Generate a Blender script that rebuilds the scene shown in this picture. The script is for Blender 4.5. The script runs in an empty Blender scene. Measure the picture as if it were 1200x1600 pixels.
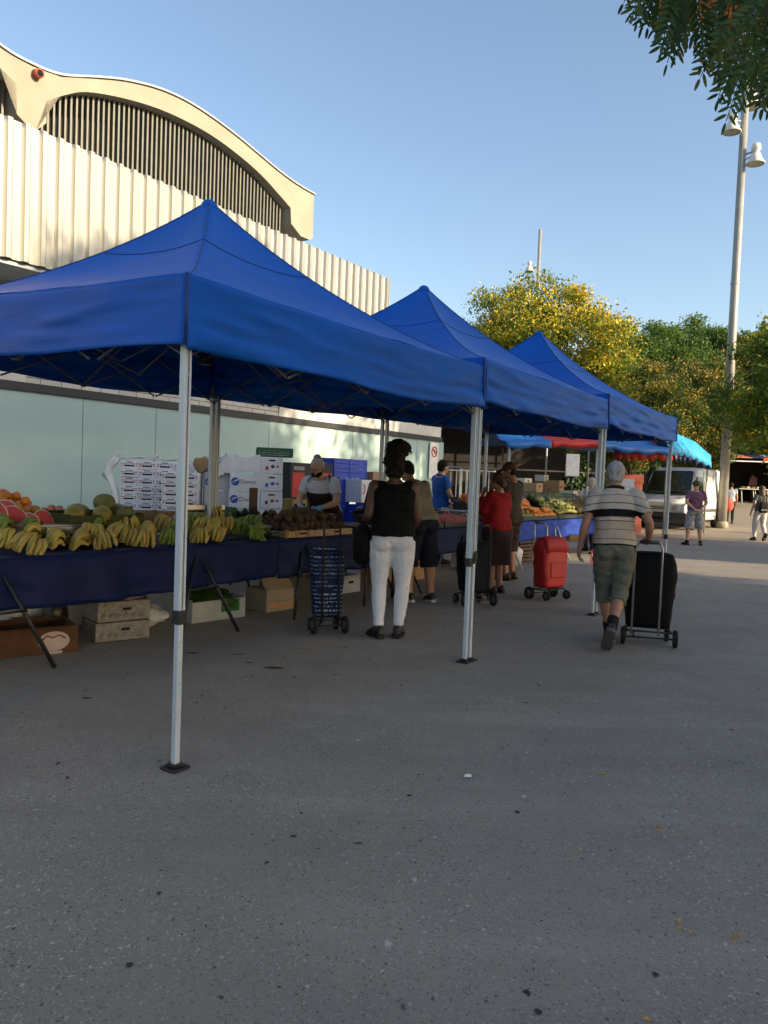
import bpy, math, random
import numpy as np
from mathutils import Vector, Matrix, noise as mnoise
R = math.radians
random.seed(7)
scene = bpy.context.scene
COL = scene.collection

# ------------------------------------------------------------------ camera
FPX, PITCH, ROLL, CAMH = 1205.88, .0421, .0379, 1.441
cam_data = bpy.data.cameras.new('camera')
cam = bpy.data.objects.new('camera', cam_data)
COL.objects.link(cam)
cam_data.sensor_fit = 'VERTICAL'
cam_data.sensor_height = 24.0
cam_data.lens = 24.0 * FPX / 1600.0
cam_data.clip_start = .05
cam_data.clip_end = 3000
_c, _s = math.cos(PITCH), math.sin(PITCH)
_cr, _sr = math.cos(ROLL), math.sin(ROLL)
_fwd = Vector((0, _c, -_s)); _up0 = Vector((0, _s, _c)); _rt0 = Vector((1, 0, 0))
_rt = _rt0 * _cr - _up0 * (-_sr)
_rt = _rt0 * _cr + _up0 * _sr
_up = _up0 * _cr - _rt0 * _sr
# picture content is turned clockwise by ROLL, so the camera is turned anticlockwise
M = Matrix((( _rt.x, _up.x, -_fwd.x, 0), (_rt.y, _up.y, -_fwd.y, 0), (_rt.z, _up.z, -_fwd.z, CAMH), (0, 0, 0, 1)))
cam.matrix_world = M
scene.camera = cam

# ------------------------------------------------------------------ light
SUN_EL = R(18)
SUN_H = Vector((.88, -.475, 0)).normalized()       # towards the sun, on the ground
SUN_DIR = Vector((SUN_H.x * math.cos(SUN_EL), SUN_H.y * math.cos(SUN_EL), math.sin(SUN_EL)))
world = bpy.data.worlds.new('World'); scene.world = world; world.use_nodes = True
wn = world.node_tree; wn.nodes.clear()
sky = wn.nodes.new('ShaderNodeTexSky'); sky.sky_type = 'NISHITA'; sky.sun_disc = False
sky.sun_elevation = SUN_EL; sky.sun_rotation = math.atan2(SUN_H.x, SUN_H.y)
sky.air_density = 1.0; sky.dust_density = 1.9; sky.ozone_density = 1.1; sky.altitude = 50
bg = wn.nodes.new('ShaderNodeBackground'); bg.inputs['Strength'].default_value = .115
wo = wn.nodes.new('ShaderNodeOutputWorld')
wn.links.new(sky.outputs[0], bg.inputs[0]); wn.links.new(bg.outputs[0], wo.inputs[0])
sl = bpy.data.lights.new('sun', 'SUN'); sl.energy = 3.9; sl.angle = R(.6); sl.color = (1.0, .80, .54)
so = bpy.data.objects.new('sun', sl); COL.objects.link(so)
so.rotation_euler = SUN_DIR.to_track_quat('Z', 'Y').to_euler()
so.location = SUN_DIR * 60
vs = scene.view_settings
vs.view_transform = 'Standard'; vs.look = 'None'; vs.gamma = 1; vs.exposure = 1.27
scene.cycles.max_bounces = 8; scene.cycles.diffuse_bounces = 3; scene.cycles.glossy_bounces = 3
scene.cycles.transparent_max_bounces = 12; scene.cycles.caustics_reflective = False; scene.cycles.caustics_refractive = False

# ------------------------------------------------------------------ places: the market row has its own frame (s along the stalls, t towards the hall)
TH = .5944
ROT = math.pi / 2 - TH
A2 = Vector((math.sin(TH), math.cos(TH), 0)); B2 = Vector((-math.cos(TH), math.sin(TH), 0))
P0 = Vector((-.9776, 3.6349, 0))
def W(s, t, z=0): return P0 + A2 * s + B2 * t + Vector((0, 0, z))
def ray(px, py):
    x = (px - 600) / FPX; y = (800 - py) / FPX
    return _fwd + _rt * x + _up * y
CAMP = Vector((0, 0, CAMH))
def at_z(px, py, z):
    d = ray(px, py); return CAMP + d * ((z - CAMH) / d.z)
def at_t(px, py, t):
    d = ray(px, py); return CAMP + d * ((t + P0.dot(B2)) / d.dot(B2))
def at_y(px, py, Y):
    d = ray(px, py); return CAMP + d * (Y / d.y)
def ground_z(y):
    u = min(max((y - 29) / 20.0, 0), 1); return 1.15 * (u * u * (3 - 2 * u))

# ------------------------------------------------------------------ scene objects
def tag(o, label=None, cat=None, group=None, kind=None):
    if label: o['label'] = label
    if cat: o['category'] = cat
    if group: o['group'] = group
    if kind: o['kind'] = kind
    return o
def thing(name, label, cat, loc=(0, 0, 0), rz=0, group=None):
    o = bpy.data.objects.new(name, None); COL.objects.link(o)
    o.empty_display_size = .1; o.location = loc; o.rotation_euler = (0, 0, rz)
    return tag(o, label, cat, group)
def link_mesh(name, me, parent=None, loc=(0, 0, 0), rot=(0, 0, 0)):
    o = bpy.data.objects.new(name, me); COL.objects.link(o)
    o.parent = parent; o.location = loc; o.rotation_euler = rot
    return o
KIDS = {}
def copy_tree(o, parent=None):
    c = o.copy(); COL.objects.link(c); c.parent = parent
    for ch in list(o.children): copy_tree(ch, c)
    return c
def dup(o, loc, rz, label, group=None, rx=None):
    c = copy_tree(o); c.location = loc
    c.rotation_euler = (0, 0, rz) if rx is None else (rx[0], rx[1], rz)
    c['label'] = label
    if group: c['group'] = group
    return c

class MB:
    """collects shapes into one mesh"""
    def __init__(self): self.v = []; self.f = []; self.m = []; self.sm = []
    def add(self, vs, fs, m=0, smooth=False):
        k = len(self.v); self.v += [tuple(p) for p in vs]
        for f in fs: self.f.append([i + k for i in f]); self.m.append(m); self.sm.append(smooth)
        return self
    def box(self, c, size, m=0, rot=None, bev=0):
        x, y, z = size[0] / 2, size[1] / 2, size[2] / 2
        if bev:
            b = min(bev, x * .9, y * .9, z * .9)
            ps = []; 
            for sx in (-1, 1):
                for sy in (-1, 1):
                    for sz in (-1, 1):
                        ps += [(sx * x, sy * (y - b), sz * (z - b)), (sx * (x - b), sy * y, sz * (z - b)), (sx * (x - b), sy * (y - b), sz * z)]
            def id(sx, sy, sz, k): return ((sx > 0) * 4 + (sy > 0) * 2 + (sz > 0)) * 3 + k
            fs = []
            for s in (-1, 1):
                q = [id(s, -1, -1, 0), id(s, 1, -1, 0), id(s, 1, 1, 0), id(s, -1, 1, 0)]; fs.append(q if s > 0 else q[::-1])
                q = [id(-1, s, -1, 1), id(-1, s, 1, 1), id(1, s, 1, 1), id(1, s, -1, 1)]; fs.append(q if s > 0 else q[::-1])
                q = [id(-1, -1, s, 2), id(1, -1, s, 2), id(1, 1, s, 2), id(-1, 1, s, 2)]; fs.append(q if s > 0 else q[::-1])
            for s1 in (-1, 1):
                for s2 in (-1, 1):
                    q = [id(s1, s2, -1, 0), id(s1, s2, -1, 1), id(s1, s2, 1, 1), id(s1, s2, 1, 0)]; fs.append(q if s1 * s2 > 0 else q[::-1])
                    q = [id(s1, -1, s2, 0), id(s1, 1, s2, 0), id(s1, 1, s2, 2), id(s1, -1, s2, 2)]; fs.append(q if s1 * s2 > 0 else q[::-1])
                    q = [id(-1, s1, s2, 1), id(-1, s1, s2, 2), id(1, s1, s2, 2), id(1, s1, s2, 1)]; fs.append(q if s1 * s2 > 0 else q[::-1])
                    for s3 in (-1, 1):
                        q = [id(s1, s2, s3, 0), id(s1, s2, s3, 1), id(s1, s2, s3, 2)]; fs.append(q if s1 * s2 * s3 > 0 else q[::-1])
        else:
            ps = [(sx * x, sy * y, sz * z) for sx in (-1, 1) for sy in (-1, 1) for sz in (-1, 1)]
            fs = [(0, 1, 3, 2), (4, 6, 7, 5), (0, 4, 5, 1), (2, 3, 7, 6), (0, 2, 6, 4), (1, 5, 7, 3)]
        if rot is not None: ps = [rot @ Vector(p) for p in ps]
        return self.add([(p[0] + c[0], p[1] + c[1], p[2] + c[2]) for p in ps], fs, m)
    def loft(self, rings, m=0, smooth=True, caps=True, closed=True):
        n = len(rings[0]); vs = [p for r in rings for p in r]; fs = []
        for i in range(len(rings) - 1):
            for j in range(n if closed else n - 1):
                a = i * n + j; b = i * n + (j + 1) % n
                fs.append((a, b, b + n, a + n))
        if caps: fs.append(tuple(range(n))[::-1]); fs.append(tuple((len(rings) - 1) * n + j for j in range(n)))
        return self.add(vs, fs, m, smooth)
    def tube(self, pts, rad, n=8, m=0, smooth=True, up=None):
        pts = [Vector(p) for p in pts]
        if not hasattr(rad, '__len__'): rad = [rad] * len(pts)
        rings = []; X = None
        for i, p in enumerate(pts):
            t = (pts[min(i + 1, len(pts) - 1)] - pts[max(i - 1, 0)])
            t = t.normalized() if t.length > 1e-9 else Vector((0, 0, 1))
            if X is None:
                ref = Vector(up) if up else (Vector((0, 0, 1)) if abs(t.z) < .9 else Vector((1, 0, 0)))
                X = ref.cross(t).normalized()
            else:
                X = (X - t * X.dot(t)).normalized()
            Y = t.cross(X); r = rad[i]
            rx, ry = r if hasattr(r, '__len__') else (r, r)
            rings.append([p + X * rx * math.cos(2 * math.pi * k / n) + Y * ry * math.sin(2 * math.pi * k / n) for k in range(n)])
        return self.loft(rings, m, smooth)
    def ell(self, c, r, m=0, nu=14, nv=9, rot=None, fn=None):
        vs = [Vector((0, 0, -1))]; fs = []
        for i in range(1, nv):
            a = -math.pi / 2 + math.pi * i / nv
            for j in range(nu):
                b = 2 * math.pi * j / nu
                vs.append(Vector((math.cos(a) * math.cos(b), math.cos(a) * math.sin(b), math.sin(a))))
        vs.append(Vector((0, 0, 1)))
        if fn: vs = [v * fn(v) for v in vs]
        vs = [Vector((v.x * r[0], v.y * r[1], v.z * r[2])) for v in vs]
        if rot is not None: vs = [rot @ v for v in vs]
        vs = [v + Vector(c) for v in vs]
        for j in range(nu):
            fs.append((0, 1 + (j + 1) % nu, 1 + j))
            for i in range(nv - 2):
                a = 1 + i * nu + j; b = 1 + i * nu + (j + 1) % nu
                fs.append((a, b, b + nu, a + nu))
            t = 1 + (nv - 2) * nu
            fs.append((t + j, t + (j + 1) % nu, len(vs) - 1))
        return self.add(vs, fs, m, True)
    def lathe(self, prof, c=(0, 0, 0), n=20, m=0, smooth=True, caps=False):
        rings = [[(c[0] + r * math.cos(2 * math.pi * k / n), c[1] + r * math.sin(2 * math.pi * k / n), c[2] + z) for k in range(n)] for r, z in prof]
        return self.loft(rings, m, smooth, caps)
    def prism(self, outline, d0, d1, fn, m=0):
        """outline of 2d points extruded between depths d0 and d1; fn(u,v,d) -> 3d"""
        n = len(outline)
        vs = [fn(u, v, d0) for u, v in outline] + [fn(u, v, d1) for u, v in outline]
        fs = [tuple(range(n)), tuple(range(2 * n - 1, n - 1, -1))]
        for i in range(n):
            j = (i + 1) % n; fs.append((i, i + n, j + n, j))
        return self.add(vs, fs, m)
    def mesh(self, name, mats):
        me = bpy.data.meshes.new(name); me.from_pydata(self.v, [], self.f)
        if not isinstance(mats, (list, tuple)): mats = [mats]
        for x in mats: me.materials.append(x)
        me.polygons.foreach_set('material_index', self.m); me.polygons.foreach_set('use_smooth', self.sm)
        me.update(); return me
    def build(self, name, mats, parent=None, loc=(0, 0, 0), rot=(0, 0, 0), fix=False, weld=0):
        me = self.mesh(name, mats)
        if fix:
            import bmesh
            b = bmesh.new(); b.from_mesh(me)
            if weld: bmesh.ops.remove_doubles(b, verts=b.verts, dist=weld)
            bmesh.ops.recalc_face_normals(b, faces=b.faces); b.to_mesh(me); b.free()
        return link_mesh(name, me, parent, loc, rot)
def fnoise(p, f): return mnoise.noise(Vector(p) * f)

WORK = bpy.data.scenes.new('work')          # an empty side scene in which shapes are fused
TRASH = []
def bake(o):
    vl = WORK.view_layers[0]; vl.update(); dg = vl.depsgraph; return bpy.data.meshes.new_from_object(o.evaluated_get(dg))
def vox(mb, name, mats, parent=None, voxel=.01, smooth=4, amp=0, freq=9, stretch=(1, 1, 1), sf=.5):
    """closed overlapping shapes fused into one continuous skin"""
    me = mb.mesh(name + '_raw', mats)
    o = bpy.data.objects.new('tmp', me); WORK.collection.objects.link(o)
    md = o.modifiers.new('r', 'REMESH'); md.mode = 'VOXEL'; md.voxel_size = voxel
    sm = o.modifiers.new('s', 'SMOOTH'); sm.iterations = smooth; sm.factor = sf
    m2 = bake(o); m2.name = name
    WORK.collection.objects.unlink(o); TRASH.extend((o, me))
    m2.polygons.foreach_set('use_smooth', [True] * len(m2.polygons))
    m2.polygons.foreach_set('material_index', [0] * len(m2.polygons))
    if amp:
        n = len(m2.vertices); co = np.empty(n * 3); no = np.empty(n * 3)
        m2.vertices.foreach_get('co', co); m2.vertices.foreach_get('normal', no); co = co.reshape(-1, 3); no = no.reshape(-1, 3)
        q = co * np.array(stretch) * freq
        dd = np.array([mnoise.noise(Vector(p)) + .5 * mnoise.noise(Vector(p) * 2.1) for p in q])
        m2.vertices.foreach_set('co', (co + no * (amp * dd)[:, None]).ravel())
    m2.update()
    return link_mesh(name, m2, parent)

# ------------------------------------------------------------------ materials
MATS = {}
def mat(name, col, rough=.6, metal=0, var=.12, vscale=6, bump=0, bscale=40, spec=.5, col2=None, coat=0, stretch=None, sheen=0, detail=4):
    if name in MATS: return MATS[name]
    m = bpy.data.materials.new(name); m.use_nodes = True; nt = m.node_tree; N = nt.nodes; L = nt.links
    b = N['Principled BSDF']
    b.inputs['Roughness'].default_value = rough; b.inputs['Metallic'].default_value = metal
    b.inputs['Specular IOR Level'].default_value = spec if rough < .7 or spec != .5 else .18
    if coat: b.inputs['Coat Weight'].default_value = coat; b.inputs['Coat Roughness'].default_value = .08
    if sheen: b.inputs['Sheen Weight'].default_value = sheen
    tc = N.new('ShaderNodeTexCoord'); src = tc.outputs['Object']
    if stretch:
        mp = N.new('ShaderNodeMapping'); mp.inputs['Scale'].default_value = stretch; L.new(src, mp.inputs[0]); src = mp.outputs[0]
    n1 = N.new('ShaderNodeTexNoise'); n1.inputs['Scale'].default_value = vscale; n1.inputs['Detail'].default_value = detail; n1.inputs['Roughness'].default_value = .6
    L.new(src, n1.inputs['Vector'])
    mr = N.new('ShaderNodeMapRange'); mr.inputs[1].default_value = .3; mr.inputs[2].default_value = .7
    L.new(n1.outputs['Fac'], mr.inputs[0])
    mx = N.new('ShaderNodeMix'); mx.data_type = 'RGBA'
    c2 = col2 or tuple(min(1, c * (1 + var)) for c in col)
    c1 = col if col2 else tuple(c * (1 - var) for c in col)
    mx.inputs[6].default_value = (*c1, 1); mx.inputs[7].default_value = (*c2, 1)
    L.new(mr.outputs[0], mx.inputs[0]); L.new(mx.outputs[2], b.inputs['Base Color'])
    rr = N.new('ShaderNodeMapRange'); rr.inputs[3].default_value = max(0, rough - .08); rr.inputs[4].default_value = min(1, rough + .08)
    L.new(n1.outputs['Fac'], rr.inputs[0]); L.new(rr.outputs[0], b.inputs['Roughness'])
    if bump:
        n2 = N.new('ShaderNodeTexNoise'); n2.inputs['Scale'].default_value = bscale; n2.inputs['Detail'].default_value = 5
        L.new(src, n2.inputs['Vector'])
        bp = N.new('ShaderNodeBump'); bp.inputs['Strength'].default_value = bump; bp.inputs['Distance'].default_value = .02
        L.new(n2.outputs['Fac'], bp.inputs['Height']); L.new(bp.outputs[0], b.inputs['Normal'])
    MATS[name] = m; m['mix'] = mx.name
    return m
def leafmat(name, col, trans=.45, rough=.5, var=.25):
    if name in MATS: return MATS[name]
    m = mat(name, col, rough, var=var, vscale=2.0, spec=.3)
    nt = m.node_tree; N = nt.nodes; L = nt.links
    out = [n for n in N if n.type == 'OUTPUT_MATERIAL'][0]; b = N['Principled BSDF']
    tr = N.new('ShaderNodeBsdfTranslucent'); ms = N.new('ShaderNodeMixShader'); ms.inputs[0].default_value = trans
    mx = N[m['mix']]
    L.new(mx.outputs[2], tr.inputs[0]); L.new(b.outputs[0], ms.inputs[1]); L.new(tr.outputs[0], ms.inputs[2]); L.new(ms.outputs[0], out.inputs[0])
    return m
def text_part(s, size, m, parent, loc, rot, name='lettering', ext=.001, align='CENTER'):
    cu = bpy.data.curves.new('t', 'FONT'); cu.body = s; cu.size = size; cu.extrude = ext; cu.align_x = align; cu.align_y = 'CENTER'; cu.resolution_u = 2
    o = bpy.data.objects.new('t', cu); WORK.collection.objects.link(o)
    me = bake(o)
    WORK.collection.objects.unlink(o); TRASH.extend((o, cu)); me.name = name
    me.materials.clear(); me.materials.append(m)
    return link_mesh(name, me, parent, loc, rot)

navy = mat('navy_cloth', (.004, .011, .062), .62, spec=.2, var=.25, vscale=3, bump=.25, bscale=14)
sunlit = mat('sunlit_cloth', (.015, .042, .26), .6, spec=.2, var=.2, vscale=3, bump=.2, bscale=14)  # sunlight painted in as a brighter blue than the navy covers
tentblue = mat('tent_polyester', (.002, .098, .47), .46, var=.10, vscale=1.3, bump=.24, bscale=2.2, spec=.17, stretch=(1.3, 1.3, 6))
seamblue = mat('tent_seam', (.004, .035, .18), .6)
alu = mat('painted_leg', (.50, .56, .60), .38, metal=.15, var=.06, vscale=9)
grey_bar = mat('truss_grey', (.15, .165, .19), .5, metal=.3)
blackp = mat('black_plastic', (.012, .012, .013), .45)
blackm = mat('black_metal', (.02, .02, .021), .45, metal=.2)
rubber = mat('rubber', (.018, .018, .018), .8)
white_card = mat('white_carton', (.66, .67, .72), .65, var=.07, vscale=8)
brown_card = mat('brown_carton', (.30, .19, .095), .8, var=.18, vscale=5)
dark_slot = mat('slot_dark', (.012, .012, .016), .8)
ink_blue = mat('ink_blue', (.03, .08, .38), .6)
ink_red = mat('ink_red', (.45, .03, .03), .6)
ink_dark = mat('ink_dark', (.05, .05, .08), .6)
ink_orange = mat('ink_orange', (.70, .22, .04), .6)
steel = mat('steel', (.42, .42, .42), .32, metal=.8)
# ------------------------------------------------------------------ ground
def asphalt():
    m = bpy.data.materials.new('asphalt'); m.use_nodes = True; nt = m.node_tree; N = nt.nodes; L = nt.links
    b = N['Principled BSDF']; b.inputs['Specular IOR Level'].default_value = .35
    tc = N.new('ShaderNodeTexCoord'); P = tc.outputs['Object']
    def nz(scale, det=4, rough=.55):
        n = N.new('ShaderNodeTexNoise'); n.inputs['Scale'].default_value = scale; n.inputs['Detail'].default_value = det; n.inputs['Roughness'].default_value = rough; L.new(P, n.inputs['Vector']); return n.outputs['Fac']
    def ramp(src, a, b_, lo=0, hi=1):
        r = N.new('ShaderNodeMapRange'); r.inputs[1].default_value = a; r.inputs[2].default_value = b_; r.inputs[3].default_value = lo; r.inputs[4].default_value = hi; L.new(src, r.inputs[0]); return r.outputs[0]
    def mix(f, c1, c2):
        x = N.new('ShaderNodeMix'); x.data_type = 'RGBA'; L.new(f, x.inputs[0])
        for i, c in ((6, c1), (7, c2)):
            if isinstance(c, tuple): x.inputs[i].default_value = (*c, 1)
            else: L.new(c, x.inputs[i])
        return x.outputs[2]
    def mul(a, b_):
        x = N.new('ShaderNodeMath'); x.operation = 'MULTIPLY'; L.new(a, x.inputs[0]); L.new(b_, x.inputs[1]); return x.outputs[0]
    base = mix(ramp(nz(.35, 5), .35, .65), (.305, .262, .21), (.37, .316, .253))
    base = mix(ramp(nz(2.3, 5), .45, .75, 0, .55), base, (.25, .215, .176))
    base = mix(ramp(nz(420, 2, .7), .35, .65, 0, .35), base, (.14, .12, .10))
    # wheel-worn and greasy trails running along the lane
    ml = N.new('ShaderNodeMapping'); ml.inputs['Rotation'].default_value = (0, 0, -ROT); ml.inputs['Scale'].default_value = (.22, 1.5, 1); L.new(P, ml.inputs[0])
    nl = N.new('ShaderNodeTexNoise'); nl.inputs['Scale'].default_value = .9; nl.inputs['Detail'].default_value = 6; nl.inputs['Roughness'].default_value = .62; L.new(ml.outputs[0], nl.inputs['Vector'])
    base = mix(ramp(nl.outputs['Fac'], .50, .68, 0, .42), base, (.21, .185, .155))
    base = mix(ramp(nl.outputs['Fac'], .44, .34, 0, .28), base, (.47, .41, .335))
    base = mix(ramp(nz(3.1, 6, .7), .64, .72, 0, .45), base, (.17, .15, .13))
    # aggregate: irregular chips, each with its own shade, denser in some places than in others
    dn = N.new('ShaderNodeTexNoise'); dn.inputs['Scale'].default_value = 60; dn.inputs['Detail'].default_value = 3; L.new(P, dn.inputs['Vector'])
    dv = N.new('ShaderNodeVectorMath'); dv.operation = 'MULTIPLY_ADD'; dv.inputs[1].default_value = (.022, .022, .022); L.new(dn.outputs['Color'], dv.inputs[0]); L.new(P, dv.inputs[2])
    def chips(scale, stretch=(1, 1, 1)):
        mp = N.new('ShaderNodeMapping'); mp.inputs['Scale'].default_value = stretch; L.new(dv.outputs[0], mp.inputs[0])
        v = N.new('ShaderNodeTexVoronoi'); v.inputs['Scale'].default_value = scale; L.new(mp.outputs[0], v.inputs['Vector'])
        s_ = N.new('ShaderNodeSeparateColor'); L.new(v.outputs['Color'], s_.inputs[0]); return v, s_
    dens = ramp(nz(1.1, 4), .38, .62, .25, 1)
    vo, sep = chips(110)
    base = mix(mul(mul(ramp(sep.outputs[0], .60, .95, 0, .85), ramp(vo.outputs['Distance'], .50, .30)), dens), base, (.60, .54, .46))
    base = mix(mul(ramp(sep.outputs[1], .70, .95, 0, .85), ramp(vo.outputs['Distance'], .50, .30)), base, (.085, .076, .067))
    v2, s2 = chips(52, (1, .75, 1))
    base = mix(mul(mul(ramp(s2.outputs[0], .86, .95, 0, .8), ramp(v2.outputs['Distance'], .36, .22)), dens), base, (.62, .56, .48))
    base = mix(mul(ramp(s2.outputs[1], .93, .97, 0, .9), ramp(v2.outputs['Distance'], .33, .2)), base, (.045, .04, .036))
    v3, s3 = chips(17, (1, .6, 1))
    base = mix(mul(ramp(s3.outputs[0], .965, .975, 0, .95), ramp(v3.outputs['Distance'], .22, .14)), base, (.02, .018, .016))
    base = mix(mul(ramp(s3.outputs[1], .985, .99, 0, .7), ramp(v3.outputs['Distance'], .20, .12)), base, (.62, .57, .5))
    L.new(base, b.inputs['Base Color'])
    L.new(ramp(nz(5, 3), .3, .7, .62, .85), b.inputs['Roughness'])
    bp = N.new('ShaderNodeBump'); bp.inputs['Strength'].default_value = .55; bp.inputs['Distance'].default_value = .006
    h = N.new('ShaderNodeMath'); h.operation = 'SUBTRACT'; h.inputs[0].default_value = 1; L.new(vo.outputs['Distance'], h.inputs[1])
    h2 = N.new('ShaderNodeMath'); h2.operation = 'ADD'; L.new(h.outputs[0], h2.inputs[0]); L.new(nz(260, 3), h2.inputs[1])
    L.new(h2.outputs[0], bp.inputs['Height']); L.new(bp.outputs[0], b.inputs['Normal'])
    return m
asph = asphalt()
g = MB()
xs = [-600, -150, -60, -30] + list(range(-20, 62, 4)) + [90, 150, 600]
ys = [-300, -60, -20] + [i for i in range(-12, 30, 6)] + [i * 1.5 + 28.5 for i in range(1, 16)] + [60, 80, 120, 200, 400, 900]
ys = sorted(set(ys))
g.add([(x, y, ground_z(y)) for y in ys for x in xs], [(j * len(xs) + i, j * len(xs) + i + 1, (j + 1) * len(xs) + i + 1, (j + 1) * len(xs) + i) for j in range(len(ys) - 1) for i in range(len(xs) - 1)], 0, True)
tag(g.build('ground', asph), kind='structure')

# ------------------------------------------------------------------ market hall
def corr_profile(s0, s1, per=.235):
    pts = []; s = s0
    while s < s1:
        for ds, d in ((0, 0), (.085, 0), (.115, .05), (.175, .05), (.215, 0)):
            if s + ds <= s1: pts.append((s + ds, d))
        s += per
    pts.append((s1, 0)); return pts
hall = thing('market_hall', 'pale market hall with corrugated metal front, frosted glass wall and arched concrete roof', 'building', W(8, 7.8), ROT)
def HL(s, t, z): return (s - 8, t - 7.8, z)          # hall's own frame
corr_m = mat('cream_metal', (.345, .335, .29), .36, metal=.5, var=.05, vscale=1.2, spec=.5)
conc_m = mat('cream_concrete', (.285, .265, .21), .8, var=.10, vscale=1.5, bump=.15, bscale=30)
render_m = mat('white_render', (.62, .60, .54), .75, var=.06, vscale=2, bump=.1, bscale=40)
dark_band = mat('dark_band', (.025, .026, .028), .5)
soffit_m = mat('soffit_panel', (.36, .38, .39), .5, var=.05)
glass_m = mat('frosted_glass', (.38, .51, .475), .5, var=.06, vscale=.8, spec=.35)
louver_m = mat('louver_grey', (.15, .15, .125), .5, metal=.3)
mb = MB()
pr = corr_profile(-8.0, 11.5)
t0 = 6.7; zt, zb = 5.78, 4.05
vs = []; fs = []
for i, (s, d) in enumerate(pr):
    vs += [HL(s, t0 - d, zb), HL(s, t0 - d, zt), HL(s, t0 - d + .012, zt), HL(s, t0 - d + .012, zb)]
    if i:
        k = (i - 1) * 4
        fs += [(k, k + 4, k + 5, k + 1), (k + 1, k + 5, k + 6, k + 2), (k + 2, k + 6, k + 7, k + 3), (k + 3, k + 7, k + 4, k)]
mb.add(vs, fs)
mb.box(HL(11.51, t0 + .75, (zt + zb) / 2), (.03, 1.55, zt - zb))
mb.build('corrugated_fascia', corr_m, hall)
MB().box(HL(1.75, 7.27, 4.03), (19.4, 1.04, .08)).build('soffit', soffit_m, hall)
MB().box(HL(1.75, 9.05, 4.9), (19.4, 2.3, 1.68)).build('roof_deck', soffit_m, hall)
MB().box(HL(1.75, 7.95, 3.55), (19.5, .24, .86)).build('upper_wall', soffit_m, hall)
# glass front, one panel at a time
s = -6.4; k = 0
while s < 15.8:
    if True:
        MB().box(HL(s + .702, 7.79, 1.37), (1.392, .03, 2.30), bev=.004).build('glass_panel', glass_m, hall)
    s += 1.404
mb = MB()
s = -6.4
while s < 15.95:
    mb.box(HL(s, 7.80, 1.37), (.010, .05, 2.30)); s += 1.404
mb.build('mullion', mat('mullion_grey', (.20, .25, .26), .4), hall)
MB().box(HL(4.75, 7.85, .11), (22.3, .2, .22)).build('plinth', conc_m, hall)
MB().box(HL(4.75, 7.80, 2.58), (22.3, .14, .12)).build('lintel_band', dark_band, hall)
# brick band: long pale bricks
def brick_mat():
    m = mat('pale_brick', (.56, .54, .49), .7, var=.06, vscale=3)
    nt = m.node_tree; N = nt.nodes; L = nt.links; b = N['Principled BSDF']
    tc = N.new('ShaderNodeTexCoord'); mp = N.new('ShaderNodeMapping'); mp.inputs['Rotation'].default_value = (R(90), 0, 0); L.new(tc.outputs['Object'], mp.inputs[0])
    br = N.new('ShaderNodeTexBrick'); br.offset = .5
    for k_, v_ in (('Scale', 1), ('Mortar Size', .007), ('Brick Width', .34), ('Row Height', .085), ('Mortar Smooth', .1), ('Bias', 0)): br.inputs[k_].default_value = v_
    br.inputs['Color1'].default_value = (.60, .57, .51, 1); br.inputs['Color2'].default_value = (.50, .48, .43, 1); br.inputs['Mortar'].default_value = (.16, .155, .15, 1)
    L.new(mp.outputs[0], br.inputs[0]); L.new(br.outputs['Color'], b.inputs['Base Color'])
    bp = N.new('ShaderNodeBump'); bp.inputs['Strength'].default_value = .5; bp.inputs['Distance'].default_value = .01; bp.invert = True
    L.new(br.outputs['Fac'], bp.inputs['Height']); L.new(bp.outputs[0], b.inputs['Normal'])
    return m
MB().box(HL(6.55, 7.80, 2.88), (5.38, .13, .48)).build('brick_band', brick_mat(), hall)
MB().box(HL(-1.29, 7.80, 2.88), (10.3, .128, .48)).build('plaster_band', render_m, hall)
MB().box(HL(10.1, 7.80, 2.88), (1.64, .132, .48)).build('plaster_band', render_m, hall)
MB().box(HL(13.4, 7.82, 2.84), (4.9, .126, .40)).build('plaster_band', render_m, hall)
MB().box(HL(13.0, 10.0, 1.45), (5.8, 4.2, 2.86)).build('side_block', render_m, hall)
# arched concrete fronts of the roof vaults (s, z), the nearer one runs out of the picture
def arch_outline():
    up = [(5.13, 7.82), (5.8, 8.08), (6.4, 8.29), (7.1, 8.45), (7.75, 8.50), (8.4, 8.46), (9.1, 8.36), (9.7, 8.24), (10.4, 8.10), (11.0, 8.02), (11.62, 7.99), (11.62, 7.02), (11.52, 6.94), (11.20, 6.94), (10.86, 7.12), (10.82, 7.46)]
    inn = [(10.5, 7.60), (9.9, 7.84), (9.3, 8.0), (8.6, 8.12), (7.9, 8.16), (7.1, 8.12), (6.3, 7.98), (5.6, 7.78), (5.2, 7.56), (4.88, 7.33), (4.88, 6.98), (4.70, 6.79), (4.60, 6.79), (4.38, 6.92), (4.37, 7.38), (4.1, 7.50)]
    left = [(3.5, 7.80), (2.6, 8.06), (1.6, 8.16), (.6, 8.1), (-.3, 7.92), (-1.0, 7.66), (-1.4, 7.40), (-1.42, 6.9), (-1.6, 6.8), (-1.9, 6.8), (-2.0, 7.0), (-2.0, 7.85), (-1.5, 7.86), (-.6, 8.16), (.6, 8.44), (1.6, 8.50), (2.6, 8.40), (3.5, 8.05), (4.1, 7.80), (4.63, 7.76)]
    return smooth_line(up[:11]) + up[11:15] + smooth_line([(10.82, 7.46)] + inn[:9] + [(4.88, 7.33)]) + inn[10:15] + smooth_line([(4.1, 7.50)] + left[:7]) + left[7:11] + smooth_line(left[11:])
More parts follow.
